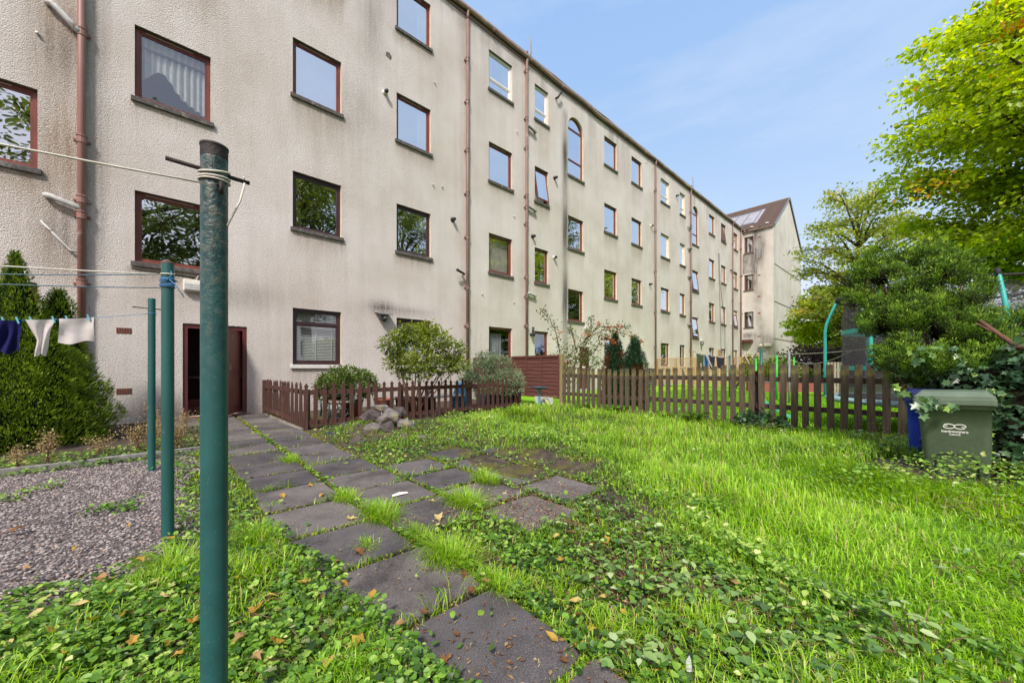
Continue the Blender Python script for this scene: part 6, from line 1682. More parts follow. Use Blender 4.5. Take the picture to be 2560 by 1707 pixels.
# ivy bank around the bins
o = thing('ivy_bank', 'dark ivy tumbling over the bank behind and beside the green bin', 'ivy', jb0)
lumps = [(pt(x, y, t) - jb0, r_) for (x, y, t, r_) in ((2480, 960, 3.9, (.42, .42, .26)), (2540, 1010, 3.7, (.40, .40, .30)), (2470, 1050, 3.75, (.20, .26, .34)), (2540, 1100, 3.5, (.32, .32, .30)), (2430, 930, 4.1, (.34, .3, .16)), (2360, 930, 4.25, (.36, .24, .14)), (2600, 950, 3.7, (.4, .4, .4)), (2500, 1140, 3.45, (.24, .24, .16)))]
lumps_foliage('ivy_leaves', lumps, 3400, .075, IVY, M['ivy'], o, up=-.2, out_=.6, shell=.75, droop=.25, rb=.30)
bm_ = bmesh.new()
for (c, r_) in lumps: bmesh.ops.create_icosphere(bm_, subdivisions=2, radius=1, matrix=Matrix.Translation(c) @ Matrix.Diagonal((r_[0] * .74, r_[1] * .74, r_[2] * .74, 1)))
me = bpy.data.meshes.new('ivy_shade_core'); bm_.to_mesh(me); bm_.free(); me.materials.append(bpy.data.materials['juniper_shade'])  # solid near-black lumps painted as shade beneath the ivy leaves
io = bpy.data.objects.new('ivy_shade_core', me); COL.objects.link(io); io.parent = o
# ivy sprigs hanging over the bin lid and juniper
spr = []
for (x, y, t) in ((2310, 870, 4.0), (2325, 880, 4.0), (2340, 872, 4.0), (2290, 892, 3.95), (2282, 895, 3.95), (2380, 870, 3.95), (2395, 880, 3.95), (2410, 900, 3.9), (2420, 918, 3.85), (2400, 930, 3.85), (2475, 978, 3.6), (2490, 985, 3.6), (2500, 978, 3.6), (2430, 945, 3.8), (2380, 955, 3.8), (2300, 1003, 3.33), (2318, 1008, 3.33), (2335, 1000, 3.33), (2362, 1008, 3.32), (2380, 1010, 3.32), (2318, 1030, 3.36), (2440, 1010, 3.4), (2465, 1030, 3.4), (2475, 1060, 3.4), (2470, 1085, 3.4), (2475, 1100, 3.4), (2466, 1110, 3.4), (2230, 965, 4.0), (2245, 975, 4.0), (2262, 985, 3.9)):
    for _ in range(3): spr.append(tuple(pt(x + r2.uniform(-9, 9), y + r2.uniform(-8, 8), t) - jb0))
spr = np.array(spr); n = len(spr); F = rng.normal(0, .6, (n, 3)); F[:, 2] -= .4; U = rng.normal(0, .3, (n, 3)) + np.array([-.6, -.6, .6])
leaf_mesh('ivy_sprigs', spr, F, U, rng.uniform(.05, .085, n), rng.uniform(.3, 1.0, n), IVY, M['ivy'], o)

# far hedges and bushes
def bush(name, label, cat, base, lumps, n, size, mat, tmpl=KITE, **k):
    o = thing(name, label, cat, base)
    lumps_foliage('foliage', [(Vector(c) - Vector(base), r_) for c, r_ in lumps], n, size, tmpl, mat, o, **k)
    c0 = Vector(lumps[0][0]) - Vector(base)
    MB().tube([(0, 0, -.1), c0 * .5, c0], [.05, .035, .01], 6).build('stems', M['bark_dark'], o)
    return o
B = lambda x, y, t: tuple(pt(x, y, t))
bush('purple_hedge', 'dull purple hedge behind the far clothes poles', 'hedge', (18.4, 22.5, 0), [(B(x, 905, 22.5), (1.3, .8, .95)) for x in (2000, 2035, 2070, 2105, 2140)] + [(B(x, 940, 22.0), (1.4, .8, .9)) for x in (2005, 2055, 2110)], 6500, .17, M['hedge_purple'], shell=.5)
bush('green_bush', 'rounded green bush behind the bright green pole', 'shrub', (12.6, 18.3, 0), [(B(1945, 925, 18.5), (.75, .7, .65)), (B(1965, 935, 18), (.6, .6, .5)), (B(1925, 935, 18.4), (.5, .5, .5))], 1800, .13, M['tree_back'], shell=.5)
bush('yellow_bush', 'yellow-green bush in front of the red door of the gabled block', 'shrub', (11.6, 19.5, 0), [(B(1880, 912, 19), (.45, .4, .5)), (B(1895, 925, 18.6), (.5, .4, .45)), (B(1868, 925, 18.8), (.3, .3, .35))], 1100, .12, M['shrub_lime'], shell=.45)
bush('laurel_hedge', 'dark leafy hedge low behind the far clothes poles', 'hedge', (13.5, 20.5, 0), [(B(x, 945, 20.5), (.9, .6, .65)) for x in (1900, 1925, 1950, 1980, 2010)], 2600, .14, M['tree_back'], shell=.5)

hl = []
for i in range(16):
    u = i / 15; cx, cy = 24.5 + 6.5 * u, 24.0 - 26.0 * u
    hl.append(((cx, cy, 1.3), (1.5, 1.5, 1.5))); hl.append(((cx + .6, cy, 2.5), (1.3, 1.3, 1.2)))
bush('boundary_hedge', 'long dark leafy hedge closing the court behind the large tree', 'hedge', (27.5, 11.0, 0), hl, 15000, .20, M['tree_back'], shell=.55)
# dry weeds below the hedge, planted as separate plants
def dry_weed(base, h, n, label, seed, green=.35):
    r4 = random.Random(seed); o = thing('dry_weed', label, 'weed', base)
    sm = MB(); P = []; F = []
    for i in range(n):
        a = r4.uniform(0, 2 * PI); l = r4.uniform(.05, .45) * h; hh = h * r4.uniform(.6, 1.0); b = Vector((l * math.cos(a), l * math.sin(a), hh)); m_ = Vector((l * .3 * math.cos(a), l * .3 * math.sin(a), hh * .55))
        sm.tube([(r4.uniform(-.04, .04), r4.uniform(-.04, .04), 0), m_, b], [.004, .003, .0015], 4)
        for j in range(46):
            u = r4.uniform(.4, 1.02); p = (m_.lerp(b, (u - .5) * 2) if u > .5 else m_ * (u * 2)); sp = .028 + .03 * (1 - u)
            P.append(tuple(p + Vector((r4.gauss(0, sp), r4.gauss(0, sp), r4.gauss(0, sp))))); F.append((r4.gauss(0, 1), r4.gauss(0, 1), r4.gauss(.6, 1)))
    sm.build('stems', M['bark_red'], o)
    P = np.array(P); leaf_mesh('seed_heads', P, np.array(F), rdir(len(P), .4), rng.uniform(.012, .030, len(P)), rng.normal(.55, .22, len(P)), KITE, M['weed_dry'], o)
    return o
for i, (s, n, h, k, lab) in enumerate(((-1.02, -6.78, .42, 9, 'tallest pale dry weed, standing alone before the broad conifer'), (-1.22, -6.72, .30, 6, 'short dry weed left of the tallest one'), (-.30, -7.2, .42, 14, 'bushy dry weed at the right foot of the broad conifer'), (-.05, -7.5, .48, 16, 'pale dry weed clump between conifer and farthest pole'),
                                     (-.15, -8.3, .62, 10, 'tall thin dry weed against the house wall'), (.10, -7.1, .34, 10, 'dry weed clump just behind the farthest pole'), (-.62, -7.0, .30, 8, 'grey dry weed in the middle of the hedge foot'), (.22, -8.6, .40, 9, 'dry weed at the wall near the close door'))):
    dry_weed(W(s, n), h, k, lab, 40 + i)
# ================================================================== grass, creepers, leaves on the ground
def scatter(n, x0, x1, y0, y1, mask, fall=1.2, ref=2.6):
    """n candidate points; kept where mask (0..1) and thinned with distance"""
    y = y0 * (y1 / y0) ** rng.random(n)                     # denser near the camera
    w = (y / ref) ** (2 - fall - 1) ; w = np.minimum(w, 1)
    x = rng.uniform(x0, x1, n) * 1.0
    x = y * rng.uniform(-1.46, 1.46, n)
    s, nn = sn(x, y)
    k = (rng.random(n) < mask(s, nn, x, y))
    return x[k], y[k], s[k], nn[k]
def fbm(x, y, f, sd=0):
    return (np.sin(x * f * 1.0 + y * f * .7 + sd) * np.sin(y * f * 1.1 - x * f * .5 + sd * 2.1) + .6 * np.sin(x * f * 2.3 - y * f * 1.9 + sd * .7) * np.sin(y * f * 2.7 + x * f * 1.3 + sd)) / 1.6
def path_edge(n):                            # how far the weeds creep over the left edge of the path
    return np.interp(n, [-8, -4.4, -3.2, -2.25, -1.7, -1.2, 1], [.48, .47, .50, .60, .64, .68, .74])
def on_slab(s, n):
    r = np.zeros(len(s), bool)
    for (a, b, c, d) in SLABS: r |= (s > a + .02) & (s < b - .02) & (n > c + .02) & (n < d - .02)
    return r
def lawn_edge(n):                            # s beyond which the long grass begins
    return np.interp(n, [-7.2, -5.5, -4.2, -3.5, -2.4, -1.3, -.3, 1.5], [4.3, 3.3, 2.9, 3.5, 3.25, 2.35, 1.95, 1.7])
def lawn_mask(s, n, x, y):
    e = lawn_edge(n) + .22 * fbm(x, y, 3.1, 1)
    m_ = smooth(0, .5, s - e) * (s < 8.05) * smooth(-7.1, -6.7, n)
    bare = 1 - .75 * smooth(.45, .75, fbm(x, y, 1.7, 4)) * (y < 7)
    far = 1 - .55 * (1 - smooth(3.6, 5.6, s)) * smooth(-3.6, -4.4, n)
    return m_ * bare * far
x, y, s, n = scatter(300000, 0, 0, 1.15, 12, lawn_mask)
tall = .75 + .40 * fbm(x, y, 1.3, 2) + .45 * fbm(x, y, 3.7, 5)
h = (.065 + .11 * np.clip(tall, .1, 1.6)) * (.35 + .65 * smooth(0, 1.1, s - lawn_edge(n))) * rng.uniform(.55, 1.35, len(x)) * (1 + .25 * smooth(-4, -6.5, n))
k = (np.hypot(x - 4.03, y - 3.36) > .42) & (np.hypot(x - 3.9, y - 3.6) > .35); x, y, s, n, h = x[k], y[k], s[k], n[k], h[k]
xf, yf = rng.uniform(-1, 9, 190000), rng.uniform(-3.5, 6.5, 190000); sf, nf = sn(xf, yf)
kf = ((yf < 1.15) | (np.abs(xf / np.maximum(yf, .01)) > 1.46)) & (sf > 1.9) & (sf < 8.05) & (nf < 4.2) & (nf > -3) & (rng.random(len(xf)) < .75) & (np.hypot(xf - 4.03, yf - 3.36) > .42)
xf, yf = xf[kf], yf[kf]
h = np.concatenate([h, rng.uniform(.06, .20, len(xf))]); x = np.concatenate([x, xf]); y = np.concatenate([y, yf])
P = np.stack([x, y, gz(x, y) - .01], 1)
rnd = .48 + .18 * fbm(x, y, 1.1, 7) + .14 * fbm(x, y, 4, 3) + rng.normal(0, .22, len(x)) + .6 * (rng.random(len(x)) < .05 + .10 * (fbm(x, y, 2.2, 13) > .5))
az = rng.uniform(0, 2 * PI, len(x)) * .6 + 2.5 * fbm(x, y, .9, 9)
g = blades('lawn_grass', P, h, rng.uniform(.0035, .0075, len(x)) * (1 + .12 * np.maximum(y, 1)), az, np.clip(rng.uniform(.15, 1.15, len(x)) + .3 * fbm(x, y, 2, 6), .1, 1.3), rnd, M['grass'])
tag(g, 'long bright green grass of the unmown garden', kind='stuff')

# short grass and moss-green blades between the creepers, left of and along the path
def weedy_mask(s, n, x, y):
    left = (s < path_edge(n) + .03 * fbm(x, y, 7, 1)) * smooth(-3.3, -2.6, n) * (.16 + .60 * smooth(-.05, .4, fbm(x, y, 2.3, 3)))
    strip = (s > .05) * (s < .55) * (n > -6.3) * .35
    mid_ = (s > 1.7) * (s < lawn_edge(n) + .3) * (n > -6.9) * (.12 + .5 * smooth(0, .5, fbm(x, y, 2.0, 15))) * (n < -3.1)
    mid2 = (s > 1.35) * (s < lawn_edge(n) + .3) * (n > -2.4) * (.16 + .55 * smooth(-.1, .5, fbm(x, y, 3.0, 16)))
    joint = (np.abs(s - 1.143 - .10 * smooth(-2.6, -1.2, n)) < .035) * (n > -8) * .45
    ct = np.zeros(len(s), bool)
    for (a_, b_, c_, d_) in SLABS: ct |= (s > a_) & (s < b_) & (np.abs(n - d_ - .008) < .030 + .018 * fbm(x, y, 6, 2))
    joint = np.maximum(joint, ct * (n > -8) * np.clip(.35 + .9 * fbm(x, y, 2.7, 11), 0, .8))
    return np.maximum.reduce([left, strip, mid_, mid2, joint]) * ~(on_slab(s, n) & (s > path_edge(n) + .03) & ~ct)
x, y, s, n = scatter(260000, 0, 0, 1.1, 9.5, weedy_mask)
k = ~inside_gravel(s, n) | (rng.random(len(s)) < .01); x, y = x[k], y[k]
P = np.stack([x, y, gz(x, y) - .005], 1)
h = (.03 + .10 * np.clip(.4 + .7 * fbm(x, y, 3.3, 8), .08, 1.2)) * rng.uniform(.5, 1.4, len(x))
g = blades('wild_grass', P, h, rng.uniform(.0028, .0055, len(x)) * (1 + .15 * y), rng.uniform(0, 2 * PI, len(x)), rng.uniform(.2, 1.0, len(x)), .5 + .2 * fbm(x, y, 2, 1) + rng.normal(0, .24, len(x)) + .6 * (rng.random(len(x)) < .06), M['grass'])
tag(g, 'short wild grass among the creepers beside the path', kind='stuff')

# yellow-green moss cushions packed into the slab joints
P_ = []
for (a_, b_, c_, d_) in SLABS:
    for (p0, p1) in (((a_, d_), (b_, d_)), ((b_, c_), (b_, d_)), ((a_, c_), (a_, d_))):
        L_ = math.hypot(p1[0] - p0[0], p1[1] - p0[1]); k_ = int(L_ * 190); u = rng.random(k_); w_ = rng.normal(0, .010, (k_, 2))
        ss = p0[0] + (p1[0] - p0[0]) * u + w_[:, 0]; nn = p0[1] + (p1[1] - p0[1]) * u + w_[:, 1]
        kk = rng.random(k_) < np.clip(.45 + .9 * fbm(ss, nn, 4.3, 3), 0, 1); P_.append(np.stack([ss[kk], nn[kk]], 1))
P_ = np.concatenate(P_); x = P_[:, 0] * D[0] + P_[:, 1] * N[0]; y = P_[:, 0] * D[1] + P_[:, 1] * N[1]; k = (y > 1.1) & (y < 9); x, y = x[k], y[k]; c = len(x)
F = rdir(c, .5); S = rng.uniform(.006, .016, c) * (1 + .1 * y)
g = leaf_mesh('joint_moss', np.stack([x, y, rng.uniform(.02, .036, c)], 1), F, rdir(c, 1.0), S, rng.random(c), KITE, foliage('moss_cushion', [(0, (.10, .13, .012)), (.5, (.26, .32, .02)), (1, (.42, .46, .05))], .15, .9, .1))
tag(g, 'yellow-green moss in the slab joints', kind='stuff')

# mown lawn of the next garden
xx = rng.uniform(2.5, 14, 120000); yy = rng.uniform(4, 20, 120000); s, n = sn(xx, yy)
k = (s > 8.2) & (n > -8) & (s < 20) & (np.abs(xx / yy) < 1.4) & (rng.random(len(xx)) < .75); xx, yy = xx[k], yy[k]
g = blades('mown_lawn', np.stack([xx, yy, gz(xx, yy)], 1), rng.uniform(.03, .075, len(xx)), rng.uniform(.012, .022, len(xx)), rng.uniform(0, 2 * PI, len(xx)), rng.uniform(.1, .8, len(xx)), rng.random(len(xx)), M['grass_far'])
tag(g, 'bright mown lawn of the next garden', kind='stuff')

# creeping ground cover ------------------------------------------------
def creeper_mask(s, n, x, y):
    left = (s < path_edge(n) + .05 + .07 * fbm(x, y, 7, 2)) * smooth(-3.2, -2.5, n) * (.50 + .50 * smooth(-.35, .2, fbm(x, y, 2.1, 5)))
    strip = (s > -.02) * (s < .60) * (n > -7) * .5
    joints = (np.abs(s - 1.143 - .10 * smooth(-2.6, -1.2, n)) < .075 + .05 * fbm(x, y, 4, 1)) * (n > -9) * .95
    for b in (1.775, 2.40, 3.0): joints = np.maximum(joints, (np.abs(s - b) < .105) * (n > -4.6) * (n < -.9) * (.5 + .5 * smooth(-.2, .2, fbm(x, y, 3, 4))))
    heap = smooth(1.75, 2.1, s) * (s < 4.9 + .4 * fbm(x, y, 2, 2)) * smooth(-7.35, -7.1, n) * (n < -3.2) * (.55 + .45 * smooth(-.4, .1, fbm(x, y, 2.6, 6)))
    edge = smooth(1.28, 1.6, s) * (s < lawn_edge(n) + .45) * (n > -3.5) * (n < .8) * (.30 + .65 * smooth(-.15, .35, fbm(x, y, 2.9, 9)))
    inlawn = (s > lawn_edge(n)) * (s < 8) * (n > -6.5) * .22 * smooth(.15, .6, fbm(x, y, 2.4, 14))
    fence = (s > 7.3) * (s < 8.3) * (n > -6.7) * .35 * smooth(.0, .5, fbm(x, y, 2.5, 3) + .25)
    hedge = (n < -6.35) * (n > -7.6) * (s < .5) * (s > -2.4) * .8
    door = (s > -.2) * (s < .55) * (n < -6.6) * (n > -9.5) * .5
    tbl = (s > 4.3) * (s < 7.9) * (n < -6.6) * (n > -7.35) * .45
    bank = np.exp(-((x - 3.75) ** 2 + (y - 3.15) ** 2) / .55) * .6
    m_ = np.maximum.reduce([left, strip, joints, heap, edge, fence, hedge, door, tbl, bank, inlawn])
    m_ = np.maximum(m_, inside_gravel(s, n) * .5 * smooth(.42, .62, fbm(x, y, 3.3, 5)))
    return np.where(on_slab(s, n) & (s > path_edge(n) + .05 + .07 * fbm(x, y, 7, 2)), m_ * .02 * (s > 1.5) + .004, m_)
x, y, s, n = scatter(150000, 0, 0, 1.05, 10.5, creeper_mask)
k = np.ones(len(s), bool); x, y, s, n = x[k], y[k], s[k], n[k]
c = len(x)
hgt = np.where(s > lawn_edge(n) + .3, rng.uniform(.08, .17, c), rng.uniform(.0, .085, c) * (.35 + .9 * np.clip(.5 + .7 * fbm(x, y, 13, 4), 0, 1.2))) * np.clip(.7 + .5 * fbm(x, y, 3, 2), .2, 1.4) + .20 * rng.random(c) ** 1.5 * np.exp(-((x - 3.75) ** 2 + (y - 3.10) ** 2) / .22)
P = np.stack([x, y, gz(x, y) + .015 + hgt + .03 * on_slab(s, n)], 1)
az = rng.uniform(0, 2 * PI, c); F = np.stack([np.cos(az), np.sin(az), rng.normal(-.05, .30, c)], 1); U = rng.normal(0, .42, (c, 3)); U[:, 2] += 1
S = rng.uniform(.010, .028, c) * (1 + .09 * y)
rnd = .36 + 2.6 * (np.minimum(hgt, .09) - .03) + .20 * fbm(x, y, 2.2, 8) + rng.normal(0, .22, c)
kind_a = rng.random(c) < .5
g = leaf_mesh('ground_creeper', P[kind_a], F[kind_a], U[kind_a], S[kind_a], rnd[kind_a], ROUNDY, M['creeper'])
S2 = S[~kind_a] * rng.uniform(.6, 1.35, (~kind_a).sum())
g2 = leaf_mesh('ground_nettle', P[~kind_a], F[~kind_a], U[~kind_a], np.stack([S2 * 1.15, S2], 1), rnd[~kind_a] + .06, OVATE, M['creeper'])
tag(g2, 'small pointed weed leaves mixed into the creepers', kind='stuff')
tag(g, 'low creeping leaves covering the soil and path joints', kind='stuff')

# trailing bramble leaves (larger, in threes) as separate plants ----------
def bramble(base, r, n, size, label, seed, mat='bramble', hmax=.22, tm=OVATE):
    r5 = np.random.default_rng(seed); o = thing('bramble_plant', label, 'bramble', base)
    P, F, U, S, Q = [], [], [], [], []
    sm = MB()
    for i in range(n):
        a = r5.uniform(0, 2 * PI); l = r * r5.random() ** .6; hh = hmax * r5.uniform(.25, 1) * (1.1 - .6 * l / r)
        x, y = l * math.cos(a), l * math.sin(a); tip = np.array([x, y, hh + G(base[0] + x, base[1] + y) - base[2]])
        sm.tube([(x * .3, y * .3, 0), (x * .7, y * .7, hh * .8), tuple(tip)], [.003, .0025, .0015], 4)
        az = r5.uniform(0, 2 * PI)
        for j, da in enumerate((0, 1.25, -1.25)):
            f = np.array([math.cos(az + da), math.sin(az + da), r5.normal(-.12, .15)]); P.append(tip + f * .006 + r5.normal(0, .008, 3)); F.append(f)
            u = r5.normal(0, .22, 3); u[2] += 1; U.append(u); S.append(size * .72 * r5.uniform(.45, 1.25) * (1.15 if j == 0 else .9)); Q.append(.5 + r5.normal(0, .27) + (hh / hmax - .5) * .5)
    sm.build('stems', M['bark_red'], o)
    S = np.array(S); leaf_mesh('leaves', np.array(P), np.array(F), np.array(U), np.stack([S, S * .95], 1), np.array(Q), tm, M[mat], o)
    return o
def gp(px, py):
    t = H_CAM * 930 / (py - 918); v = Vector(((px - 1280) / 930 * t, t, 0)); v.z = G(v.x, v.y); return v
for i, (px, py, r, n_, sz, hm, lab) in enumerate((
        (1520, 1330, .42, 46, .060, .16, 'bramble patch beside the bare soil at the right of the path'), (1600, 1470, .42, 60, .062, .16, 'dense bramble patch in the middle of the lawn edge'),
        (1760, 1530, .34, 44, .060, .17, 'bramble patch right of the dense one, among the long grass'), (1930, 1640, .28, 34, .066, .16, 'large-leaved bramble at the bottom of the lawn'),
        (1600, 1690, .22, 34, .060, .11, 'bramble in the bottom foreground beside the last slab'), (2080, 1560, .25, 20, .062, .18, 'bramble with pale leaves in the long grass'),
        (2300, 1650, .34, 40, .066, .20, 'pale-leaved bramble in the lower right foreground'), (2500, 1500, .32, 30, .06, .24, 'bramble at the right edge of the lawn'),
        (2480, 1330, .34, 26, .06, .24, 'bramble trailing in front of the ivy bank'), (2190, 1130, .34, 40, .075, .34, 'pale arching bramble in front of the blue bin'),
        (2320, 1190, .45, 56, .07, .24, 'bramble and ivy mat in front of the green bin'), (1900, 1090, .42, 40, .075, .22, 'dark bramble at the foot of the weathered fence'), (1700, 1035, .45, 30, .08, .2, 'bramble under the ferns by the fence'),
        (560, 1560, .30, 40, .045, .08, 'leafy creeper clump between the nearest pole and the path'), (330, 1560, .30, 36, .045, .08, 'leafy creeper clump in the lower left corner'), (780, 1640, .26, 34, .048, .09, 'leafy creeper clump at the bottom beside the path'))):
    b_ = gp(px, py); bramble(b_, r, n_, sz, lab, 60 + i, 'creeper' if px < 900 else 'bramble', hm, IVY if px < 900 else OVATE)

# grass tufts growing out of the joints --------------------------------------
def tuft(base, r, h, n, label, seed):
    r5 = np.random.default_rng(seed); o = thing('grass_tuft', label, 'grass tuft', base, 0, 'grass tufts growing in the path joints')
    a = r5.uniform(0, 2 * PI, n); l = r * .45 * r5.random(n) ** .7
    ea, eb = N * 1.35, D * .7
    P = np.stack([l * (np.cos(a) * ea[0] + np.sin(a) * eb[0]) + r5.normal(0, .02, n), l * (np.cos(a) * ea[1] + np.sin(a) * eb[1]) + r5.normal(0, .02, n), np.full(n, -.005)], 1)
    blades('blades', P, h * r5.uniform(.3, 1.1, n), r5.uniform(.0025, .005, n), a + r5.normal(0, .5, n), r5.uniform(.35, 1.25, n) * (.55 + .7 * l / (r * .45)), np.where(r5.random(n) < .06, .98, r5.normal(.55, .2, n)), M['grass'], o)
    return o
for i, (px, py, r, h, n_, lab) in enumerate(((725, 1160, .22, .14, 380, 'small round tuft far up the path near the stones'), (862, 1256, .24, .13, 420, 'tuft at the slab corner, second along the middle joint'), (950, 1303, .30, .17, 650, 'bushy tuft at a slab corner in the middle of the path'),
                                            (1040, 1352, .22, .11, 420, 'low tuft just below the bushy middle one'), (922, 1375, .15, .08, 240, 'little tuft alone on the left slabs'), (1120, 1410, .33, .17, 850, 'big spreading tuft on the near middle joint'),
                                            (1245, 1480, .22, .12, 500, 'yellowish tuft nearest the camera on the joint'), (1160, 1270, .34, .18, 800, 'wide tuft between the path and the broken slabs'), (1215, 1212, .24, .17, 500, 'upright yellow-green tuft behind the wide one'),
                                            (680, 1272, .12, .06, 150, 'tiny tuft at the left edge of the path'), (640, 1360, .28, .16, 420, 'long-bladed tuft left of the path by the nearest pole'), (420, 1440, .34, .17, 600, 'long-bladed tuft behind the nearest pole at the gravel edge'))):
    b_ = gp(px, py); b_.z = .012; tuft(b_, r, h, n_, lab, 80 + i)

# ferns at the weathered fence ---------------------------------------------------
def fern(base, n, L_, label, seed):
    r5 = random.Random(seed); o = thing('fern', label, 'fern', base); P, F, U, S = [], [], [], []; sm = MB()
    for i in range(n):
        a = i * 2 * PI / n + r5.uniform(-.3, .3); l = L_ * r5.uniform(.7, 1.1); Q = []
        for k in range(13):
            u = k / 12; Q.append(Vector((math.cos(a) * l * .62 * u, math.sin(a) * l * .62 * u, l * (.95 * u - .55 * u * u))))
        sm.tube(Q, [.004 * (1 - .8 * k / 12) for k in range(13)], 4)
        for k in range(2, 13):
            d = (Q[k] - Q[k - 1]).normalized(); sd = d.cross(Vector((0, 0, 1))).normalized(); wl = .20 * l * math.sin(PI * (k / 13) ** .8) + .015
            for sg in (-1, 1):
                for q in range(2):
                    P.append(tuple(Q[k] - d * q * .02)); F.append(tuple(sd * sg + d * .45)); U.append((0, 0, 1)); S.append((wl, .03))
    sm.build('stems', M['bark_dark'], o); leaf_mesh('fronds', np.array(P), np.array(F), np.array(U), np.array(S), rng.uniform(.1, .9, len(P)), KITE, M['fern'], o)
fern(W(7.85, -4.9), 9, .52, 'small fern at the foot of the fence near the pale post', 1)
fern(W(7.85, -3.05), 10, .55, 'green fern in the middle of the weathered fence', 2)
fern(W(7.8, -3.6), 8, .45, 'low drooping fern left of the middle fern', 3)
fern(W(7.95, -5.9), 8, .50, 'dark fern behind the birdbath side of the fence', 4)
fern(gp(2540, 1250), 7, .42, 'yellowing fern at the right edge below the ivy', 5)
# dark ivy hummock under the fence
o = thing('ivy_clump', 'dark glossy ivy hummock at the foot of the weathered fence', 'ivy', W(7.85, -1.9))
lumps_foliage('leaves', [(Vector((0, 0, .12)), (.42, .36, .20)), (Vector((.35, .25, .10)), (.25, .25, .14))], 520, .085, IVY, M['ivy'], o, up=.1, shell=.6)
# broad dock leaves beside the birdbath
o = thing('dock_plant', 'broad-leaved dock growing at the foot of the birdbath', 'weed', W(7.25, -6.7))
k = 34; az = rng.uniform(0, 2 * PI, k); F = np.stack([np.cos(az), np.sin(az), rng.uniform(.2, 1.4, k)], 1); U = np.stack([-np.cos(az) * .5, -np.sin(az) * .5, np.ones(k)], 1)
l = rng.uniform(.14, .30, k); leaf_mesh('leaves', np.stack([rng.normal(0, .22, k), rng.normal(0, .12, k), rng.uniform(.0, .12, k)], 1), F, U, np.stack([l, l * .5], 1), rng.uniform(.4, 1, k), OVATE, M['creeper'], o)

# fallen leaves: fine litter as stuff, big ones one by one --------------------------
def litter_mask(s, n, x, y):
    bare = smooth(1.15, 1.3, s) * (s < lawn_edge(n) + .2) * (n > -2.4) * (n < .9) * .95
    pth = (s > .5) * (s < 1.8) * (n > -2.2) * .34 + (s > .5) * (s < 3) * (n > -4) * .05
    left = (s < .8) * (n > -3.2) * .22 + inside_gravel(s, n) * .10
    return np.maximum.reduce([bare, pth, left, .03 * (y < 6)])
x, y, s, n = scatter(16000, 0, 0, 1.2, 8, litter_mask); c = len(x)
F = rdir(c); F[:, 2] *= .25; U = rng.normal(0, .3, (c, 3)); U[:, 2] += 1; S = rng.uniform(.010, .030, c)
P = np.stack([x, y, gz(x, y) + np.where(on_slab(s, n), .040, .012) + rng.uniform(0, .01, c) + .04 * rng.random(c) * (s < .7)], 1)
# a thick drift of brown bits on the bare soil right of the path
s2 = rng.uniform(1.22, 2.75, 9000); n2 = rng.uniform(-2.5, .3, 9000); q2 = rng.random(9000) < np.clip(.75 + .4 * fbm(s2, n2, 5, 1) - .35 * smooth(1.9, 2.7, s2), 0, 1)
s2, n2 = s2[q2], n2[q2]; x2 = s2 * D[0] + n2 * N[0]; y2 = s2 * D[1] + n2 * N[1]; c2 = len(x2)
P = np.concatenate([P, np.stack([x2, y2, gz(x2, y2) + .008 + .016 * rng.random(c2) + .03 * on_slab(s2, n2)], 1)]); c = len(P)
F = rdir(c); F[:, 2] *= .25; U = rng.normal(0, .3, (c, 3)); U[:, 2] += 1; S = rng.uniform(.010, .030, c)
g = leaf_mesh('leaf_litter', P, F, U, np.stack([S, S * rng.uniform(.25, .8, c)], 1), rng.random(c), KITE, M['litter'])
tag(g, 'fine brown leaf litter and twigs on soil and slabs', kind='stuff')
lv = [(680, 1520), (560, 1330), (720, 1600), (820, 1690), (690, 1640), (640, 1560), (420, 1660), (480, 1600), (380, 1500), (200, 1560), (90, 1580), (20, 1680), (180, 1700), (270, 1520), (440, 1690), (890, 1640), (350, 1420), (600, 1480), (760, 1390), (860, 1480),  (1410, 1680), (1060, 1560), (1110, 1680), (1420, 1350), (1350, 1400), (775, 1225), (705, 1252), (805, 1250), (880, 1310), (1098, 1310), (1078, 1265), (1095, 1330), (1030, 1372),  (1140, 1612), (1178, 1503), (1450, 1570),  (1520, 1370), (1405, 1420),  (1480, 1600), (1455, 1650), (1380, 1620), (1560, 1560), (1700, 1580), (930, 1510), (800, 1520), (665, 1355), (900, 1400), (50, 1340), (320, 1330), (430, 1365), (190, 1390), (30, 1610), (230, 1610), (140, 1640), (330, 1660), (300, 1600), (60, 1445), (250, 1470), (480, 1320), (1000, 1590), (960, 1640), (870, 1560), (760, 1480), (1645, 1700), (1020, 1700), (1440, 1530), (1510, 1520), (1390, 1360), (1210, 1480), (600, 1640), (640, 1690), (1830, 1480), (1960, 1490), (2080, 1290), (2290, 1330), (2250, 1450), (2470, 1190), (2450, 1500), (120, 1520), (410, 1540), (1160, 1455)]
first = None
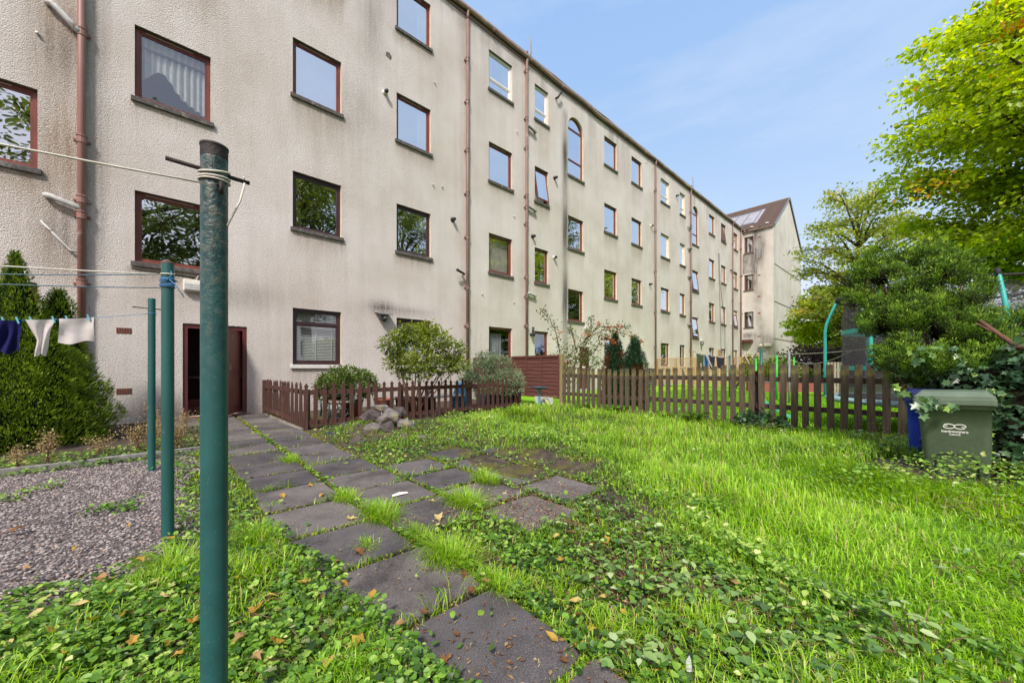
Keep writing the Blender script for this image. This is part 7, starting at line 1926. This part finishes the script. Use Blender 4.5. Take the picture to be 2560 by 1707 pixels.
for i, (px, py) in enumerate(lv):
    b_ = gp(px, py); s_, n_ = sn(b_.x, b_.y); onp = bool(on_slab(np.array([s_]), np.array([n_]))[0])
    kind_ = i % 4
    if kind_ == 0 or first is None:
        r5 = np.random.default_rng(500 + i); V = np.array(IVY[0] if i % 8 else OVATE[0], float) * np.array([1, .9, 1]); V[:, 2] += .16 * np.abs(V[:, 1]) ** 1.3 * 2 + .10 * np.sin(V[:, 0] * 6 + i) ; V[:, 0] -= .45
        F_ = IVY[1] if i % 8 else OVATE[1]
        yel = i % 12 < 5 or i == 8
        me = MB().add([tuple(v) for v in V], F_)
        mtl = M['leaf_yellow'] if yel else M['litter']
        o = me.build('fallen_leaf', mtl); at = o.data.attributes.new('rnd', 'FLOAT', 'POINT'); at.data.foreach_set('value', np.full(len(V), float(r5.uniform(.2, .95)), np.float32))
        cur = o.data; first = o
    else:
        o = bpy.data.objects.new('fallen_leaf', cur); COL.objects.link(o)
    sc = random.uniform(.045, .085) * (.8 + .2 * b_.y) * .8
    o.location = (b_.x, b_.y, b_.z + (.046 if onp else .055)); o.scale = (sc, sc, sc); o.rotation_euler = (random.uniform(-.35, .35), random.uniform(-.35, .35), random.uniform(0, 6.28))
    tag(o, 'fallen autumn leaf lying on the slabs, gravel or weeds', 'leaf', 'fallen autumn leaves')
# a scrap of white paper and a shiny wrapper
o = MB().add([(-.09, -.03, 0), (.0, -.045, .012), (.09, -.02, .004), (.085, .03, .012), (.0, .04, .024), (-.08, .03, .006)], [(0, 1, 4, 5), (1, 2, 3, 4)]).build('paper_scrap', M['white_mark'], loc=gp(1000, 1247) + Vector((0, 0, .04)), rz=.6)
o.scale = (.8, .6, .6)
tag(o, 'scrap of white paper lying on the slabs', 'paper')
o = MB().add([(-.02, 0, 0), (.02, -.01, .0), (.025, .01, .05), (.01, .012, .10), (-.015, .012, .06)], [(0, 1, 2, 4), (4, 2, 3)]).build('foil_wrapper', M['bag_white'], loc=gp(1722, 1690) + Vector((0, 0, .02)))
o.scale = (.55, .55, .55)
tag(o, 'pale shiny wrapper stuck among the brambles', 'wrapper')

# ================================================================== light, sky, camera
SUN_EL, SUN_AZ = R(48), None
sd = Vector((-.72 * D[0] + .57 * N[0], -.72 * D[1] + .57 * N[1], 0)).normalized()
sun_dir = Vector((sd.x * math.cos(SUN_EL), sd.y * math.cos(SUN_EL), math.sin(SUN_EL)))
sl = bpy.data.lights.new('sun', 'SUN'); sl.energy = 4.6; sl.angle = R(8); sl.color = (1.0, .945, .875)
so = bpy.data.objects.new('sun', sl); COL.objects.link(so)
so.rotation_euler = (-sun_dir).to_track_quat('-Z', 'Y').to_euler()
w = bpy.data.worlds.new('World'); bpy.context.scene.world = w; w.use_nodes = True
nt = w.node_tree
for n_ in list(nt.nodes): nt.nodes.remove(n_)
L = nt.links.new
sk = nt.nodes.new('ShaderNodeTexSky'); sk.sky_type = 'NISHITA'; sk.sun_disc = False
sk.sun_elevation = SUN_EL; sk.sun_rotation = math.atan2(sun_dir.x, sun_dir.y); sk.altitude = 0; sk.air_density = 1.0; sk.dust_density = 1.5; sk.ozone_density = 2.0
bg = nt.nodes.new('ShaderNodeBackground'); bg.inputs['Strength'].default_value = .15
wo = nt.nodes.new('ShaderNodeOutputWorld')
# per-channel power and gain brighten the sky towards an even pale blue
sp = nt.nodes.new('ShaderNodeSeparateColor'); cm_ = nt.nodes.new('ShaderNodeCombineColor')
L(sk.outputs[0], sp.inputs[0])
for ch, (gm, gain) in enumerate(((.62, 1.33), (.38, 1.05), (.14, 1.07))):
    a1 = nd(nt, 'ShaderNodeMath', operation='MULTIPLY'); a1.inputs[1].default_value = .15; L(sp.outputs[ch], a1.inputs[0])
    a2 = nd(nt, 'ShaderNodeMath', operation='POWER'); a2.inputs[1].default_value = gm; L(a1.outputs[0], a2.inputs[0])
    a3 = nd(nt, 'ShaderNodeMath', operation='MULTIPLY'); a3.inputs[1].default_value = gain / .15; L(a2.outputs[0], a3.inputs[0]); L(a3.outputs[0], cm_.inputs[ch])  # gain scaled up to offset the low background strength
tcw = nt.nodes.new('ShaderNodeTexCoord'); mpw = nt.nodes.new('ShaderNodeMapping'); mpw.inputs['Scale'].default_value = (1.2, 1.2, 4.5); mpw.inputs['Rotation'].default_value = (.25, .35, .4)
L(tcw.outputs['Generated'], mpw.inputs['Vector'])
nw = nd(nt, 'ShaderNodeTexNoise', Scale=1.6, Detail=9, Roughness=.62); L(mpw.outputs[0], nw.inputs['Vector'])
rw = ramp(nt, [(.42, (0, 0, 0)), (.75, (.42, .42, .42))]); L(nw.outputs['Fac'], rw.inputs[0])
mw = nd(nt, 'ShaderNodeMixRGB'); L(rw.outputs[0], mw.inputs[0]); L(cm_.outputs[0], mw.inputs[1]); mw.inputs[2].default_value = (5.6, 6.0, 6.6, 1)
L(mw.outputs[0], bg.inputs['Color']); L(bg.outputs[0], wo.inputs['Surface'])

cam = bpy.data.cameras.new('camera'); co = bpy.data.objects.new('camera', cam); COL.objects.link(co)
co.location = (0, 0, H_CAM); co.rotation_euler = (R(90), 0, 0)
cam.sensor_width = 36; cam.lens = 930 / 2560 * 36; cam.shift_y = 64.5 / 2560; cam.clip_end = 2000; cam.clip_start = .02
sc = bpy.context.scene; sc.camera = co
sc.view_settings.view_transform = 'Standard'; sc.view_settings.look = 'None'; sc.view_settings.exposure = 0
sc.cycles.transparent_max_bounces = 16; sc.cycles.max_bounces = 8
